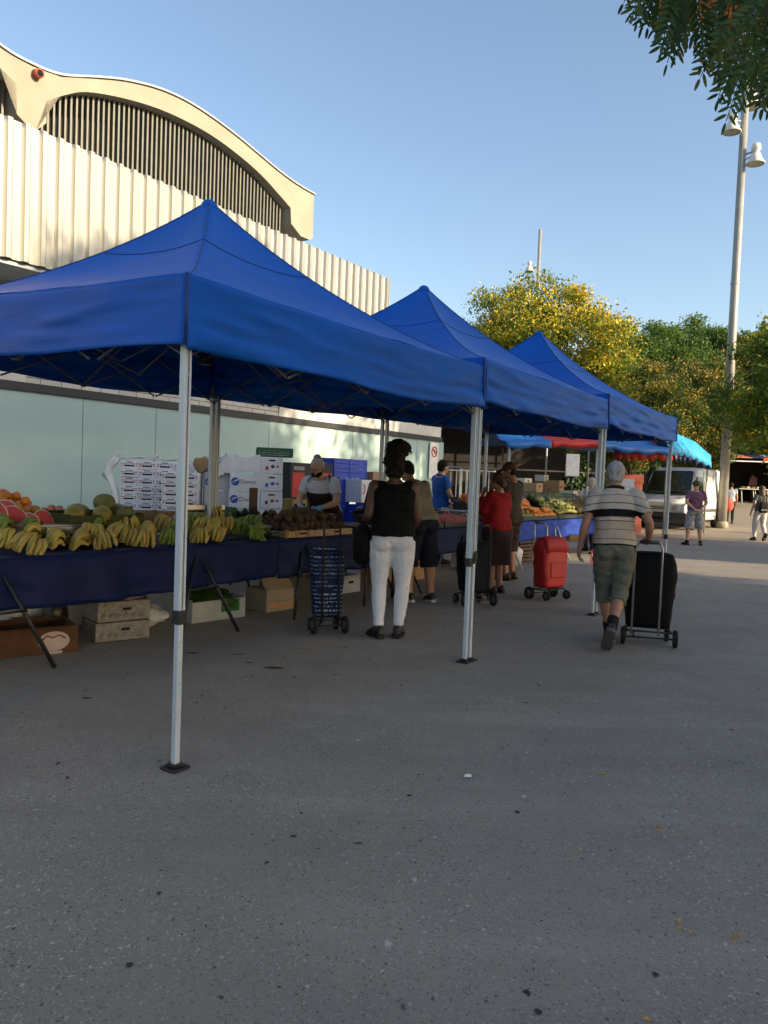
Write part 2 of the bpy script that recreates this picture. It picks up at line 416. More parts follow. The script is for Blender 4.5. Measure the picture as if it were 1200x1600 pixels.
def smooth_line(pts, k=4):
    out = []
    for i in range(len(pts) - 1):
        p0, p1, p2, p3 = pts[max(i - 1, 0)], pts[i], pts[i + 1], pts[min(i + 2, len(pts) - 1)]
        for j in range(k):
            t = j / k
            out.append(tuple(.5 * (2 * p1[c] + (p2[c] - p0[c]) * t + (2 * p0[c] - 5 * p1[c] + 4 * p2[c] - p3[c]) * t * t + (3 * p1[c] - p0[c] - 3 * p2[c] + p3[c]) * t ** 3) for c in (0, 1)))
    return out + [pts[-1]]
ol = arch_outline()
import bmesh
def build_prism_obj(name, outline, d0, d1, fn, m, parent):
    bm = bmesh.new()
    v0 = [bm.verts.new(fn(u, v, d0)) for u, v in outline]; v1 = [bm.verts.new(fn(u, v, d1)) for u, v in outline]
    f0 = bm.faces.new(v0); f1 = bm.faces.new(v1[::-1])
    for i in range(len(outline)):
        j = (i + 1) % len(outline); bm.faces.new((v0[i], v1[i], v1[j], v0[j]))
    bmesh.ops.triangulate(bm, faces=[f0, f1]); bmesh.ops.recalc_face_normals(bm, faces=bm.faces)
    me = bpy.data.meshes.new(name); bm.to_mesh(me); bm.free(); me.materials.append(m)
    return link_mesh(name, me, parent)
build_prism_obj('arched_front', ol, 8.98, 9.75, lambda u, v, d: HL(u, d, v), conc_m, hall)
# thin metal flashing on the arches' top edge
top = [(-2.0, 7.87), (-1.5, 7.88), (-.6, 8.18), (.6, 8.46), (1.6, 8.52), (2.6, 8.42), (3.5, 8.07), (4.1, 7.82), (4.63, 7.78), (5.13, 7.84), (5.8, 8.10), (6.4, 8.31), (7.1, 8.47), (7.75, 8.52), (8.4, 8.48), (9.1, 8.38), (9.7, 8.26), (10.4, 8.12), (11.0, 8.04), (11.66, 8.01)]
mb = MB()
mb.loft([[HL(u, 8.95, v), HL(u, 9.8, v), HL(u, 9.8, v + .035), HL(u, 8.95, v + .035)] for u, v in smooth_line(top)], smooth=False)
mb.build('roof_flashing', mat('flashing', (.30, .31, .33), .45, metal=.3), hall)
mb = MB()
mb.loft([[HL(u, 9.76, v - .02), HL(u, 22, v - .02), HL(u, 22, v - .12), HL(u, 9.76, v - .12)] for u, v in top], smooth=False)
mb.build('vault_roof', conc_m, hall)
# louvres and the dark space behind them
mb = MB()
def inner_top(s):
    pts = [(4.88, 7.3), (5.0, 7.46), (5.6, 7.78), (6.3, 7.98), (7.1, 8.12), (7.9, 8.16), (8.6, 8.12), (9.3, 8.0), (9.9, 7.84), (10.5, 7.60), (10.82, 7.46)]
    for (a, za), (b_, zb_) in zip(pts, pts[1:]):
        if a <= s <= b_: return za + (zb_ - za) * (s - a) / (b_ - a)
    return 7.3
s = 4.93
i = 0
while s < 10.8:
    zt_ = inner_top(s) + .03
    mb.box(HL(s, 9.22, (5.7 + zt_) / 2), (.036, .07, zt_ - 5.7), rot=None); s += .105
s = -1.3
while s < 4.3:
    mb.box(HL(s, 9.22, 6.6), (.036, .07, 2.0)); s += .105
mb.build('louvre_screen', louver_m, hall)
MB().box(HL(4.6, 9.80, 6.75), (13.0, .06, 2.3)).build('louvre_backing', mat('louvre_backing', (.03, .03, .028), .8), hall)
# rusty vent pipe on the arch
mb = MB()
c = Vector(HL(4.68, 8.98, 7.66))
for r, n_ in ((.075, 16),):
    mb.tube([c + Vector((0, .02, 0)), c + Vector((0, -.13, -.01))], [.075, .07], 16)
mb.tube([c + Vector((0, -.131, -.01)), c + Vector((0, -.134, -.01))], .05, 14, m=1)
mb.build('vent_pipe', [mat('terracotta', (.34, .10, .05), .8), dark_slot], hall)

# no-entry style round sign on a white board at the end of the glass
sg = thing('warning_sign', 'white notice board with a red ring and bar, on the last glass panel', 'sign', W(15.45, 7.72, 1.65), ROT)
MB().box((0, 0, .35), (.44, .02, .95), bev=.005).build('board', mat('sign_white', (.75, .74, .70), .5), sg)
mb = MB(); pts = [(.13 * math.cos(a * math.pi / 12), -.014, .58 + .13 * math.sin(a * math.pi / 12)) for a in range(25)]
mb.tube(pts, .017, 6); mb.tube([(-.09, -.014, .67), (.09, -.014, .49)], .014, 6)
mb.box((0.02, -.012, .60), (.10, .006, .05), rot=Matrix.Rotation(.5, 3, 'Y'))
mb.build('prohibition_mark', ink_red, sg)

# dark hall annexe beyond the glass: shade painted near black on a wall behind a frame of thin posts and rails
an = thing('shed', 'market shed, shade painted black on its walls, with thin grey posts and rails, beyond the glass wall', 'building', (3.6, 27.5, 0), R(14))
dk = mat('shade_black_wall', (.020, .017, .015), .8, var=.2)
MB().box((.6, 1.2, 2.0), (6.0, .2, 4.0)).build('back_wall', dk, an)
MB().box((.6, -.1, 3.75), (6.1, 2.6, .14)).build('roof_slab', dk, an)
pm = mat('thin_post', (.36, .35, .33), .5, metal=.3)
for x in (-2.2, -1.0, .3, 1.7, 3.3):
    MB().tube([(x, -1.2, 0), (x, -1.2, 3.68)], .035, 8).build('post', pm, an)
for z in (1.95, 3.3):
    MB().tube([(-2.4, -1.2, z), (3.6, -1.2, z)], .028, 8).build('rail', pm, an)

# ------------------------------------------------------------------ lamp posts
def lamp_mast(label, base, h, r0, r1, lamps, group='tall lighting masts', s=1.0):
    t = thing('lamp_post', label, 'lamp post', base, 0, group)
    pm_ = mat('mast_paint', (.27, .27, .245), .45, var=.14, vscale=2.5, bump=.05, bscale=6, metal=.1)
    MB().tube([(0, 0, .0), (0, 0, h * .45), (0, 0, h)], [r0, (r0 + r1) / 2, r1], 20).build('mast', pm_, t)
    MB().lathe([(r0 * 1.35, 0), (r0 * 1.35, .22), (r0 * 1.05, .30)], n=20, caps=True).build('base_collar', conc_m, t)
    mb = MB()
    for z in (h * .28, h * .52): mb.lathe([(r0 * .93, z - .05), (r0 * .95, z), (r0 * .93, z + .05)], n=20)
    mb.build('joint_ring', pm_, t)
    for (dx, dy, z) in lamps:
        d = Vector((dx, dy, 0)); e = d.normalized()
        hd = MB()
        p = d + Vector((0, 0, z))
        hd.lathe([(.0, .95 * s), (.17 * s, .90 * s), (.22 * s, .74 * s), (.20 * s, .62 * s), (.12 * s, .55 * s), (.20 * s, .46 * s), (.27 * s, .25 * s), (.42 * s, 0), (.40 * s, -.03 * s), (.30 * s, .08 * s), (.0, .12 * s)], p, 20)
        ho = hd.build('lamp_head', mat('lamp_shell', (.62, .62, .56), .4), t)
        a = MB(); a.tube([e * r1 * .8 + Vector((0, 0, z + .55 * s)), p + Vector((0, 0, .60 * s))], .045 * s, 8); a.tube([e * r1 * .8 + Vector((0, 0, z + .30 * s)), p + Vector((0, 0, .46 * s))], .03 * s, 8)
        a.build('bracket', pm_, t)
    return t
lp = at_z(1127, 826, 0)
lamp_mast('thick grey lamp post with bell shaped floodlights, beside the white van', lp, 18.5, .185, .135, [(-.52, -.15, 15.35), (.36, -.36, 14.1), (.40, .32, 16.55)], s=.82)
fp = at_y(826, 760, 50); fp.z = ground_z(50)
lamp_mast('far thin lamp post rising behind the yellow flowering tree', fp, 16.6, .125, .10, [(-.6, -.1, 13.9)], s=.7)
# ------------------------------------------------------------------ pop-up tents
def tent(label, s0, zb, zt, zp, tilt, seed):
    """square canopy whose near left leg stands at (s0, 0); the row's frame is its own frame"""
    t = thing('pop_up_tent', label, 'canopy tent', W(s0 + 1.5, 1.5), ROT, 'blue pop-up canopy tents in a row')
    h = 1.53; N = 48
    rnd = random.Random(seed)
    def roof(u, v):
        r = max(abs(u), abs(v)); q = min(abs(u), abs(v))
        z = zt + (zp - zt) * ((1 - r) ** 1.30 * .84 + .16 * (1 - r) ** 3.6)
        rel = q / r if r > 1e-6 else 0
        z -= .055 * (1 - rel ** 2.2) * math.sin(math.pi * min(1, r)) * (1.1 if r > .45 else 1)
        z -= .018 * (1 - rel ** 2) * r ** 4
        z += .006 * fnoise((u * 3 + seed, v * 3, 0), 1.0) * r + .016 * max(0, fnoise((u * 2.2 - v + seed * 3, v * 2.2 + u * .6, seed), 1.5)) * r * (1 - rel * rel)
        return z
    mb = MB()
    vs = [(u * h, v * h, roof(u, v)) for v in np.linspace(-1, 1, N + 1) for u in np.linspace(-1, 1, N + 1)]
    fs = []
    for j in range(N):
        for i in range(N):
            a = j * (N + 1) + i
            if (i - N / 2 + .5) * (j - N / 2 + .5) > 0: fs += [(a, a + 1, a + N + 2), (a, a + N + 2, a + N + 1)]
            else: fs += [(a, a + 1, a + N + 1), (a + 1, a + N + 2, a + N + 1)]
    mb.add(vs, fs, 0, True)
    # rounded mast cap
    mb.ell((0, 0, zp - .055), (.062, .062, .058), nu=14, nv=8)
    # valance on four sides, wrinkled
    n = 90; rows = 16
    for k in range(4):
        ang = k * math.pi / 2; ca, sa = math.cos(ang), math.sin(ang)
        vs = []
        for j in range(rows + 1):
            w = j / rows
            for i in range(n + 1):
                u = -1 + 2 * i / n
                ztop = zt - .018 * (1 - abs(u) ** 2)
                if j == 0: ztop = roof(u, 1)
                z = ztop - w * (zt - zb) - .012 * w * math.sin(u * 5 + seed + k) - .010 * w * (1 - u * u)
                edge = (1 - abs(u))
                d = 0
                # long shallow creases fanning out of the corners, and fold lines left from packing
                d += .020 * math.sin(9 * w + 2.2 * fnoise((u * 1.5 + seed, k, 3), 1)) * math.exp(-edge * 1.8) * w
                d += .016 * fnoise((u * 2.0 + seed * 3, w * 3.5, k), 1.6)
                d += .022 * max(0, fnoise((u * 3.2 + seed * 2 + w * 1.3, w * 6, k * 3), 1.0))
                d += .010 * math.exp(-((w - .52) / .045) ** 2) + .006 * math.exp(-((w - .78) / .04) ** 2)
                d *= min(1, w * 5) * min(1, edge * 14)
                x, y = u * h, h + d + .012 * w
                vs.append((x * ca - y * sa, x * sa + y * ca, z))
        fs = [(j * (n + 1) + i, (j + 1) * (n + 1) + i, (j + 1) * (n + 1) + i + 1, j * (n + 1) + i + 1) for j in range(rows) for i in range(n)]
        mb.add(vs, fs, 0, True)
    can = mb.build('canopy', tentblue, t, fix=True)
    sm = can.modifiers.new('thick', 'SOLIDIFY'); sm.thickness = .004; sm.offset = -1
    # seams
    mb = MB()
    for sx in (-1, 1):
        for sy in (-1, 1):
            mb.tube([(sx * h * q, sy * h * q, roof(sx * q, sy * q) + .001) for q in np.linspace(.02, 1, 24)], .0032, 4)
            mb.tube([(sx * (h + .004), sy * (h + .004), zt), (sx * (h + .013), sy * (h + .013), zb)], .008, 5)
    q = .34
    ring = [(x, -q) for x in np.linspace(-q, q, 13)] + [(q, y) for y in np.linspace(-q, q, 13)] + [(x, q) for x in np.linspace(q, -q, 13)] + [(-q, y) for y in np.linspace(q, -q, 13)]
    mb.tube([(x * h, y * h, roof(x, y) + .002) for x, y in ring], .0035, 4)
    for k in range(4):
        ang = k * math.pi / 2; ca, sa = math.cos(ang), math.sin(ang)
    mb.build('seam', seamblue, can)
    # legs
    g = 1.48
    leg = None
    for sx in (-1, 1):
        for sy in (-1, 1):
            l = MB(); x, y = sx * g, sy * g
            zj = .78 + rnd.uniform(-.05, .05)
            l.box((x, y, zj + (zb + .12 - zj) / 2), (.042, .042, zb + .12 - zj), bev=.004)
            l.box((x, y, zj / 2 + .01), (.032, .032, zj - .01), bev=.003)
            for zz in (zb - .03, zb - .13): l.tube([(x, y - .024, zz), (x, y - .021, zz)], .006, 8)
            for zz in (zj - .12, zj - .22, zj - .32): l.tube([(x - sx * .0, y - .018, zz), (x, y - .0155, zz)], .0035, 6, m=1)
            # groove down the outer faces
            for q_ in (-1, 1): l.box((x + q_ * .0, y - .0213, zj + (zb - zj) / 2), (.008, .0015, zb - zj - .02), m=1)
            lo = l.build('leg', [alu, mat('leg_groove', (.25, .29, .33), .5)], t)
            f = MB(); f.box((x, y, .008), (.105, .105, .012), bev=.003); f.box((x, y, .022), (.055, .055, .018), bev=.003); f.build('foot', blackp, lo)
            MB().box((x, y, zj), (.052, .052, .07), bev=.006).build('collar', blackp, lo)
            MB().box((x, y, zb + .06), (.062, .062, .10), bev=.006).build('slider_bracket', grey_bar, lo)
    # scissor trusses
    z1, z2 = zb + .05, zt - .05
    for k in range(4):
        ang = k * math.pi / 2; rot = Matrix.Rotation(ang, 3, 'Z')
        for (a, b_, za, zb2) in ((-g, -g / 2 - .02, z1 - .10, z2), (-g, -g / 2 - .02, z2, z1 - .10), (-g / 2 + .02, 0, z1 - .10, z2), (-g / 2 + .02, 0, z2, z1 - .10), (0, g / 2 - .02, z1 - .1, z2), (0, g / 2 - .02, z2, z1 - .1), (g / 2 + .02, g, z1 - .1, z2), (g / 2 + .02, g, z2, z1 - .1)):
            o_ = .012 if za < zb2 else -.012
            MB().tube([rot @ Vector((a, -g + .02 + o_, za)), rot @ Vector((b_, -g + .02 + o_, zb2))], (.008), 6).build('truss_bar', grey_bar, t)
        for (a, b_, za, zb2) in ((-g, -g / 2, z1 - .1, z2 + .12), (-g, -g / 2, z2, z1), (-g / 2, 0, z1, z2 + .2), (-g / 2, 0, z2 + .12, z1 + .12)):
            o_ = .012 if za < zb2 else -.012
            MB().tube([rot @ Vector((o_, a, za)), rot @ Vector((o_, b_, zb2))], .008, 6).build('truss_bar', grey_bar, t)
    MB().tube([(0, 0, z1 + .08), (0, 0, zp - .05)], .018, 10).build('centre_pole', grey_bar, t)
    MB().box((0, 0, z1 + .12), (.09, .09, .08), bev=.01).build('centre_hub', blackp, t)
    # the rear legs are drawn out a notch further: everything above the collars rises towards the hall
    for o in list(t.children):
        for q in [o] + list(o.children):
            for v in q.data.vertices:
                if v.co.z > 1.2: v.co.z += tilt * (v.co.y + h)
    return t
S = 3.0615
tent('nearest blue pop-up tent of the row, over the banana table', .03, 2.03, 2.365, 3.36, .050, 1)
tent('middle blue pop-up tent, between the nearest and the farthest tent', S, 2.095, 2.43, 3.43, .048, 2)
tent('farthest blue pop-up tent of the row, in front of the white van', 2 * S + .01, 2.15, 2.49, 3.51, .045, 3)
def strap(label, s, t_, z, w):
    o = MB().box((0, 0, 0), (w, .06, .05), bev=.01).box((w * .2, -.034, .0), (.04, .012, .07), bev=.004).build('strap', blackp, None, W(s, t_, z), (0, 0, ROT))
    tag(o, label, 'strap')
strap('black strap tying two tent legs together beside the red jacketed shopper', S - .005, .03, .86, .125)
strap('black strap tying two tent legs together, behind the walking man', 2 * S - .0, .03, .80, .125)

# ------------------------------------------------------------------ tables
wood_top = mat('plank_top', (.33, .27, .19), .7, var=.2, vscale=3, stretch=(1, 8, 1))
def table(label, s0, s1, t0, depth, z, trestles, legm=None):
    t = thing('market_table', label, 'table', W(s0, t0), ROT, 'trestle tables of the fruit stall')
    L_ = s1 - s0
    for k in range(3):
        MB().box((L_ / 2, depth * (k + .5) / 3, z - .015), (L_, depth / 3 - .006, .03), bev=.004).build('table_plank', wood_top, t)
    for s in trestles:
        x = s - s0
        tr = MB().box((x, depth / 2, z - .06), (.04, depth - .06, .04)).build('trestle', legm or blackm, t)
        for ty in (-.20, depth - .12):
            for sx in (-1, 1):
                MB().tube([(x + sx * .02, ty + (.20 if ty < 0 else -.05), z - .05), (x + sx * .34, ty, 0)], .016, 8).build('leg', legm or blackm, tr)
            MB().tube([(x - .18, ty + .10, .42), (x + .18, ty + .10, .42)], .010, 6).build('brace', legm or blackm, tr)
    return t
def cloth(label, s0, s1, t0, depth, z, drop, m, seed, group=None):
    """plastic sheet over the table with its front edge hanging down"""
    L_ = s1 - s0; n = int(L_ / .04); mb = MB(); rows = 18
    prof = [(depth, 0), (depth * .5, .0), (.02, .0), (-.002, -.006)] + [(-.014, -.02 - (drop - .02) * k / 10) for k in range(11)]
    vs = []
    for j, (y, zz) in enumerate(prof):
        for i in range(n + 1):
            x = L_ * i / n; w = max(0, -zz / drop)
            d = (.030 * fnoise((x * 3 + seed, zz * 2, 0), 1) + .026 * max(0, fnoise((x * 4 + zz * 7, zz * 3 - x, seed), 1.3)) + .018 * math.sin(x * 11 + 3 * fnoise((x, seed, 0), 1.3)) * w) * min(1, w * 3)
            d += .010 * fnoise((x * 9 + zz * 5, zz * 11, seed), 1) * (w > 0)
            dz = (.035 * fnoise((x * 1.1, seed, 5), 1) + .010 * fnoise((x * 7, seed, 1), 1)) * w
            vs.append((x, y - d if w > 0 else y, zz + dz + (.002 * fnoise((x * 6, y * 6, seed), 1))))
    fs = [(j * (n + 1) + i, (j + 1) * (n + 1) + i, (j + 1) * (n + 1) + i + 1, j * (n + 1) + i + 1) for j in range(len(prof) - 1) for i in range(n)]
    mb.add(vs, fs, 0, True)
    o = mb.build('tablecloth', m, None, W(s0, t0, z + .003), (0, 0, ROT), fix=True)
    md = o.modifiers.new('thick', 'SOLIDIFY'); md.thickness = .0015
    tag(o, label, 'tablecloth', 'blue plastic table covers'); return o
ZT = .79
TF = 2.36
table('black legged trestle table carrying the bananas', -1.6, 3.30, TF, 1.15, ZT, (-.9, .45, 2.29))
cloth('navy plastic cover hanging from the banana table', -1.62, 3.32, TF - .01, 1.1, ZT, .38, navy, 1.3)
table('trestle table of brown fruit and cherries behind the woman in white trousers', 3.36, 5.35, TF, 1.15, ZT, (3.75, 4.95))
cloth('navy cover behind the woman in white trousers', 3.34, 5.36, TF - .01, 1.1, ZT - .002, .37, navy, 4.7)
table('trestle table of red tomatoes beside the man in the grey shirt', 5.40, 8.15, TF + .12, 1.1, ZT, (5.7, 7.5))
cloth('navy cover on the tomato table between the bent man and the red jacket', 5.38, 8.17, TF + .11, 1.05, ZT, .36, navy, 7.7)
whiteleg = mat('pale_leg', (.45, .46, .46), .5, metal=.2)
table('far trestle table with pale legs under the piles of oranges', 8.5, 14.6, 2.70, 1.15, ZT, (9.35, 11.6, 13.9), whiteleg)
cloth('brighter royal blue cover, its sunlight painted in, on the far orange table', 8.48, 14.62, 2.69, 1.1, ZT, .34, sunlit, 2.2)

# ------------------------------------------------------------------ produce
bpal = {}
ban_y = mat('banana_yellow', (.46, .33, .036), .55, var=.2, vscale=9, col2=(.46, .37, .09))
ban_o = mat('banana_ripe', (.37, .26, .042), .55, vscale=9, col2=(.42, .32, .08))
ban_g = mat('banana_green', (.10, .17, .022), .5, vscale=9, col2=(.22, .27, .03))
stem_m = mat('banana_stem', (.10, .085, .02), .8, var=.3)
def banana_hand(m, n, seed, size=1.0):
    rnd = random.Random(seed); mb = MB()
    for row in range(2):
        for i in range(n):
            a = (i - (n - 1) / 2) * .15 + rnd.uniform(-.05, .05); crv = rnd.uniform(-.02, .02)
            Lb = (.165 + rnd.uniform(-.025, .02)) * size; pts = []; rad = []
            lift = .088 - row * .045 + rnd.uniform(-.012, .012)
            for k in range(10):
                q = k / 9
                out = Lb * (.92 * q - .10 * q * q)
                zz = lift + .060 * math.sin(q * 2.7) * size - .088 * q * q * size - row * .012
                off = (i - (n - 1) / 2) * .013
                pts.append(((out) * math.cos(a) - .02, out * math.sin(a) * 1.2 + off + crv * math.sin(q * 3), max(zz, .014)))
                rad.append(size * (.0085 if k == 0 else .012 if k == 1 else .019 if k == 2 else .0225 if k < 7 else .0185 if k == 7 else .011 if k == 8 else .0055))
            mb.tube(pts, rad, 6, smooth=True)
    o = mb.mesh('banana_hand', m)
    st = MB(); st.ell((-.022, 0, .075), (.022, .055 * size, .022), nu=10, nv=6); st.tube([(-.022, 0, .08), (-.06, .01, .10)], [.017, .013], 7)
    return o, st.mesh('stem', stem_m)
BH = {}
for k, m_ in (('y', ban_y), ('o', ban_o), ('g', ban_g)):
    BH[k] = [banana_hand(m_, 6 + q % 3, 10 + q, .90 + .05 * (q % 3)) for q in range(5)]
def put_banana(px, py, t, kind, rz, var, label, tilt=0, grp='hands of bananas on the front table'):
    p = at_t(px, py, t)
    o = link_mesh('banana_hand', BH[kind][var][0], None, (p.x, p.y, max(p.z, ZT + .004)), (tilt, 0, rz))
    tag(o, label, 'bananas', grp)
    link_mesh('stem', BH[kind][var][1], o)
# rows from the table's front edge backwards; all lie on the sheet or on the hands below
bl = [
 (-40, 868, 2.50, 'o', 4.3, 0), (45, 872, 2.52, 'o', 4.5, 1), (95, 858, 2.60, 'y', 3.7, 2), (15, 858, 2.66, 'y', 5.0, 0), (60, 848, 2.72, 'y', 4.1, 2), (12, 836, 2.85, 'g', 4.6, 1), (55, 838, 2.9, 'g', 3.9, 0),
 (135, 858, 2.55, 'o', 4.0, 0), (170, 864, 2.50, 'o', 4.6, 2), (225, 862, 2.48, 'o', 4.7, 1), (190, 848, 2.66, 'o', 3.9, 2), (140, 846, 2.72, 'y', 4.9, 0), (238, 845, 2.62, 'o', 4.2, 2), (205, 834, 2.84, 'y', 5.2, 1), (160, 836, 2.86, 'g', 4.3, 2),
 (268, 854, 2.50, 'g', 4.4, 0), (285, 840, 2.68, 'g', 3.8, 1), (262, 832, 2.88, 'o', 4.9, 2), (300, 826, 2.92, 'g', 5.0, 0),
 (318, 852, 2.48, 'y', 4.6, 1), (340, 846, 2.52, 'y', 4.2, 2), (350, 832, 2.72, 'o', 4.0, 1), (325, 834, 2.74, 'y', 5.1, 0), (340, 815, 2.98, 'y', 4.5, 2), (372, 838, 2.68, 'g', 4.6, 0),
 (392, 848, 2.46, 'g', 4.9, 1), (382, 832, 2.76, 'g', 4.2, 2), (412, 842, 2.50, 'g', 4.0, 0), (402, 828, 2.8, 'g', 5.0, 1)]
knd = {'y': 'yellow', 'o': 'ripe golden', 'g': 'green'}
for i, (px, py, t, k, rz, v) in enumerate(bl):
    put_banana(px, py - 2, t, k, rz + random.uniform(-.8, .8), (v + i) % 5, {'y': 'yellow hand of bananas lying on the front table', 'o': 'golden spotted hand of bananas lying near the edge of the front table', 'g': 'green unripe hand of bananas lying on the front table'}[k], tilt=random.uniform(-.3, .3), grp={'y': 'yellow hands of bananas', 'o': 'golden hands of bananas', 'g': 'green hands of bananas'}[k])

def fruit_mesh(name, m, r, sq=(1, 1, 1), seed=0, dent=.12, nu=12, nv=8, bump=.02):
    def fn(v):
        d = 1 + bump * mnoise.noise(v * 2.2 + Vector((seed, 0, 0)))
        if dent and v.z > .8: d -= dent * (v.z - .8) * 4
        return d
    mb = MB().ell((0, 0, 0), (r * sq[0], r * sq[1], r * sq[2]), nu=nu, nv=nv, fn=fn)
    return mb.mesh(name, m)
def pile(name, meshes, spots, label, cat, group, jit=.004, roll=True):
    for i, p in enumerate(spots):
        me = meshes[random.randrange(len(meshes))] if isinstance(meshes, list) else meshes
        o = link_mesh(name, me, None, (p[0] + random.uniform(-jit, jit), p[1] + random.uniform(-jit, jit), p[2]), (random.uniform(-.5, .5) if roll else 0, random.uniform(-.5, .5) if roll else 0, random.uniform(0, 6.28)))
        tag(o, label, cat, group)
def slope_spots(s0, s1, t0, t1, z0, z1, r, keep=1.0, heap=0, layers=1):
    """close packed round fruit resting on a board that rises from the front"""
    out = []
    nt = max(1, int((t1 - t0) / (r * 1.72)) + 1)
    for j in range(nt):
        t = t0 + j * r * 1.72
        ns = int((s1 - s0) / (2.04 * r))
        for i in range(ns):
            if random.random() > keep: continue
            s = s0 + r + i * 2.04 * r + (r if j % 2 else 0)
            if s > s1: continue
            q = (t - t0) / max(1e-3, (t1 - t0))
            hz = heap * (1 - abs(2 * (s - s0) / (s1 - s0) - 1) ** 2)
            out.append(W(s, t, z0 + (z1 - z0) * q + r + hz))
    if layers > 1:
        for j in range(0, nt - 1):
            t = t0 + (j + .5) * r * 1.72
            for i in range(int((s1 - s0) / (2.04 * r)) - 1):
                if random.random() > .55: continue
                s = s0 + 2 * r + i * 2.04 * r; q = (t - t0) / max(1e-3, t1 - t0)
                hz = heap * (1 - abs(2 * (s - s0) / (s1 - s0) - 1) ** 2)
                out.append(W(s, t, z0 + (z1 - z0) * q + r * 2.5 + hz))
    return out
def board(label, s0, s1, t0, t1, z0, z1, m, lip=.04):
    """sloped display tray: bottom board with a low rim, on two wedge feet"""
    t = thing('display_tray', label, 'tray', W(s0, t0, 0), ROT)
    L_ = s1 - s0; D = t1 - t0
    mb = MB(); f = lambda u, v, d: (d, u, v)
    mb.prism([(0, z0 - .02), (D, z1 - .02), (D, z1 - .004), (0, z0 - .004)], 0, L_, f)
    mb.build('tray_board', m, t)
    mb = MB(); mb.prism([(-.015, z0 - .03), (0, z0 - .03), (0, z0 + lip), (-.015, z0 + lip)], 0, L_, f); mb.prism([(D, z1 - .03), (D + .015, z1 - .03), (D + .015, z1 + lip), (D, z1 + lip)], 0, L_, f)
    mb.build('rim', m, t)
    for x in (.05, L_ - .05):
        mb = MB(); mb.prism([(.02, ZT), (D, ZT), (D, z1 - .021), (.02, z0 - .021)] if z0 - .021 > ZT + .004 else [(.02, ZT), (D, ZT), (D, z1 - .021)], x - .015, x + .015, f); mb.build('wedge_foot', m, t)
    return t
orange_m = mat('orange_peel', (.62, .21, .018), .5, var=.15, vscale=5, bump=.1, bscale=160)
peach_m = mat('peach_skin', (.42, .10, .05), .7, vscale=14, col2=(.60, .26, .07), sheen=.2)
lime_m = mat('lime_skin', (.15, .17, .025), .5, vscale=10, col2=(.27, .25, .05))
applered_m = mat('red_apple', (.30, .025, .018), .35, vscale=12, col2=(.42, .10, .04))
brownfruit_m = mat('brown_fruit', (.075, .048, .026), .7, var=.4, vscale=18, bump=.3, bscale=90)
tomato_m = mat('tomato_red', (.42, .035, .015), .3, vscale=9, col2=(.52, .07, .02))
plum_m = mat('plum_dark', (.035, .010, .022), .35, var=.4)
melon_m = mat('melon_green', (.085, .095, .022), .6, vscale=20, col2=(.20, .20, .06), bump=.3, bscale=70)
papaya_m = mat('papaya_green', (.15, .15, .02), .5, vscale=7, col2=(.32, .24, .04))
dkgreen_m = mat('dark_rind', (.026, .042, .014), .5, vscale=10, col2=(.075, .085, .028), spec=.25)
redflesh_m = mat('watermelon_flesh', (.52, .07, .07), .45, var=.15, vscale=20)
rindw_m = mat('pale_rind', (.55, .60, .40), .5)
crate_black = mat('crate_black', (.016, .017, .018), .5)
# --- left end of the front table: oranges in a raised box, watermelon cut open, small peaches
OR = [fruit_mesh('orange', orange_m, .040, (1, 1, .95), k) for k in range(2)]
board('black sloped tray of oranges at the left end of the front table', -.2, 1.52, 3.46, 3.86, 1.00, 1.10, crate_black)
pile('orange', OR, slope_spots(-.15, 1.50, 3.49, 3.86, 1.00, 1.10, .040, heap=.03, layers=2), 'orange in the raised tray at the left end of the front table', 'orange', 'oranges in the left tray')
PE = [fruit_mesh('peach', mat('pink_peach', (.55, .13, .08), .6, vscale=12, col2=(.66, .28, .14)), .035, (1, 1, .94), k) for k in range(2)]
board('black tray of pink peaches beside the cut watermelons', 1.56, 1.82, 3.36, 3.66, .93, .99, crate_black)
pile('peach', PE, slope_spots(1.57, 1.82, 3.38, 3.66, .93, .99, .035, heap=.05), 'pink peach in the tray beside the cut watermelons', 'peach', 'pink peaches beside the watermelons')
def watermelon_half(label, p, rot, r, frac):
    t = thing('watermelon_piece', label, 'watermelon', p)
    t.rotation_euler = rot
    n = 20; k = 9; mb = MB(); rings = []
    for i in range(k + 1):
        a = i / k * math.pi * frac * .5
        rings.append([(r * math.cos(a) * math.cos(2 * math.pi * j / n), r * 1.15 * math.cos(a) * math.sin(2 * math.pi * j / n), -r * math.sin(a)) for j in range(n)])
    mb.loft(rings, 0, True, caps=False); mb.add(rings[-1], [tuple(range(n))[::-1]], 0)
    mb.build('rind', dkgreen_m, t, fix=True)
    fl = MB(); fl.add([(x * .999, y * .999, .0) for x, y, z in rings[0]] + [(x * .93, y * .93, 0.001) for x, y, z in rings[0]], [(j, (j + 1) % n, n + (j + 1) % n, n + j) for j in range(n)], 0)
    fl.add([(x * .93, y * .93, .001) for x, y, z in rings[0]] + [(x * .6, y * .6, .006) for x, y, z in rings[0]] + [(0, 0, .007)], [(j, (j + 1) % n, n + (j + 1) % n, n + j) for j in range(n)] + [(n + j, n + (j + 1) % n, 2 * n) for j in range(n)], 1, True)
    fl.build('flesh', [rindw_m, redflesh_m], t)
    return t
def wm(label, px, py, t, rot, r, frac=1.0):
    p = at_t(px, py, t); return watermelon_half(label, p, rot, r, frac)
board('dark tray holding the cut watermelons', -1.15, 1.4, 2.98, 3.34, .83, .90, crate_black)
wm('wide watermelon half with its red face towards the lane, leftmost on the table', -14, 806, 3.10, (1.05, 0, .5), .125)
wm('watermelon half with pale rimmed red face, left of the small wedge', 22, 812, 3.08, (1.0, .1, .75), .115)
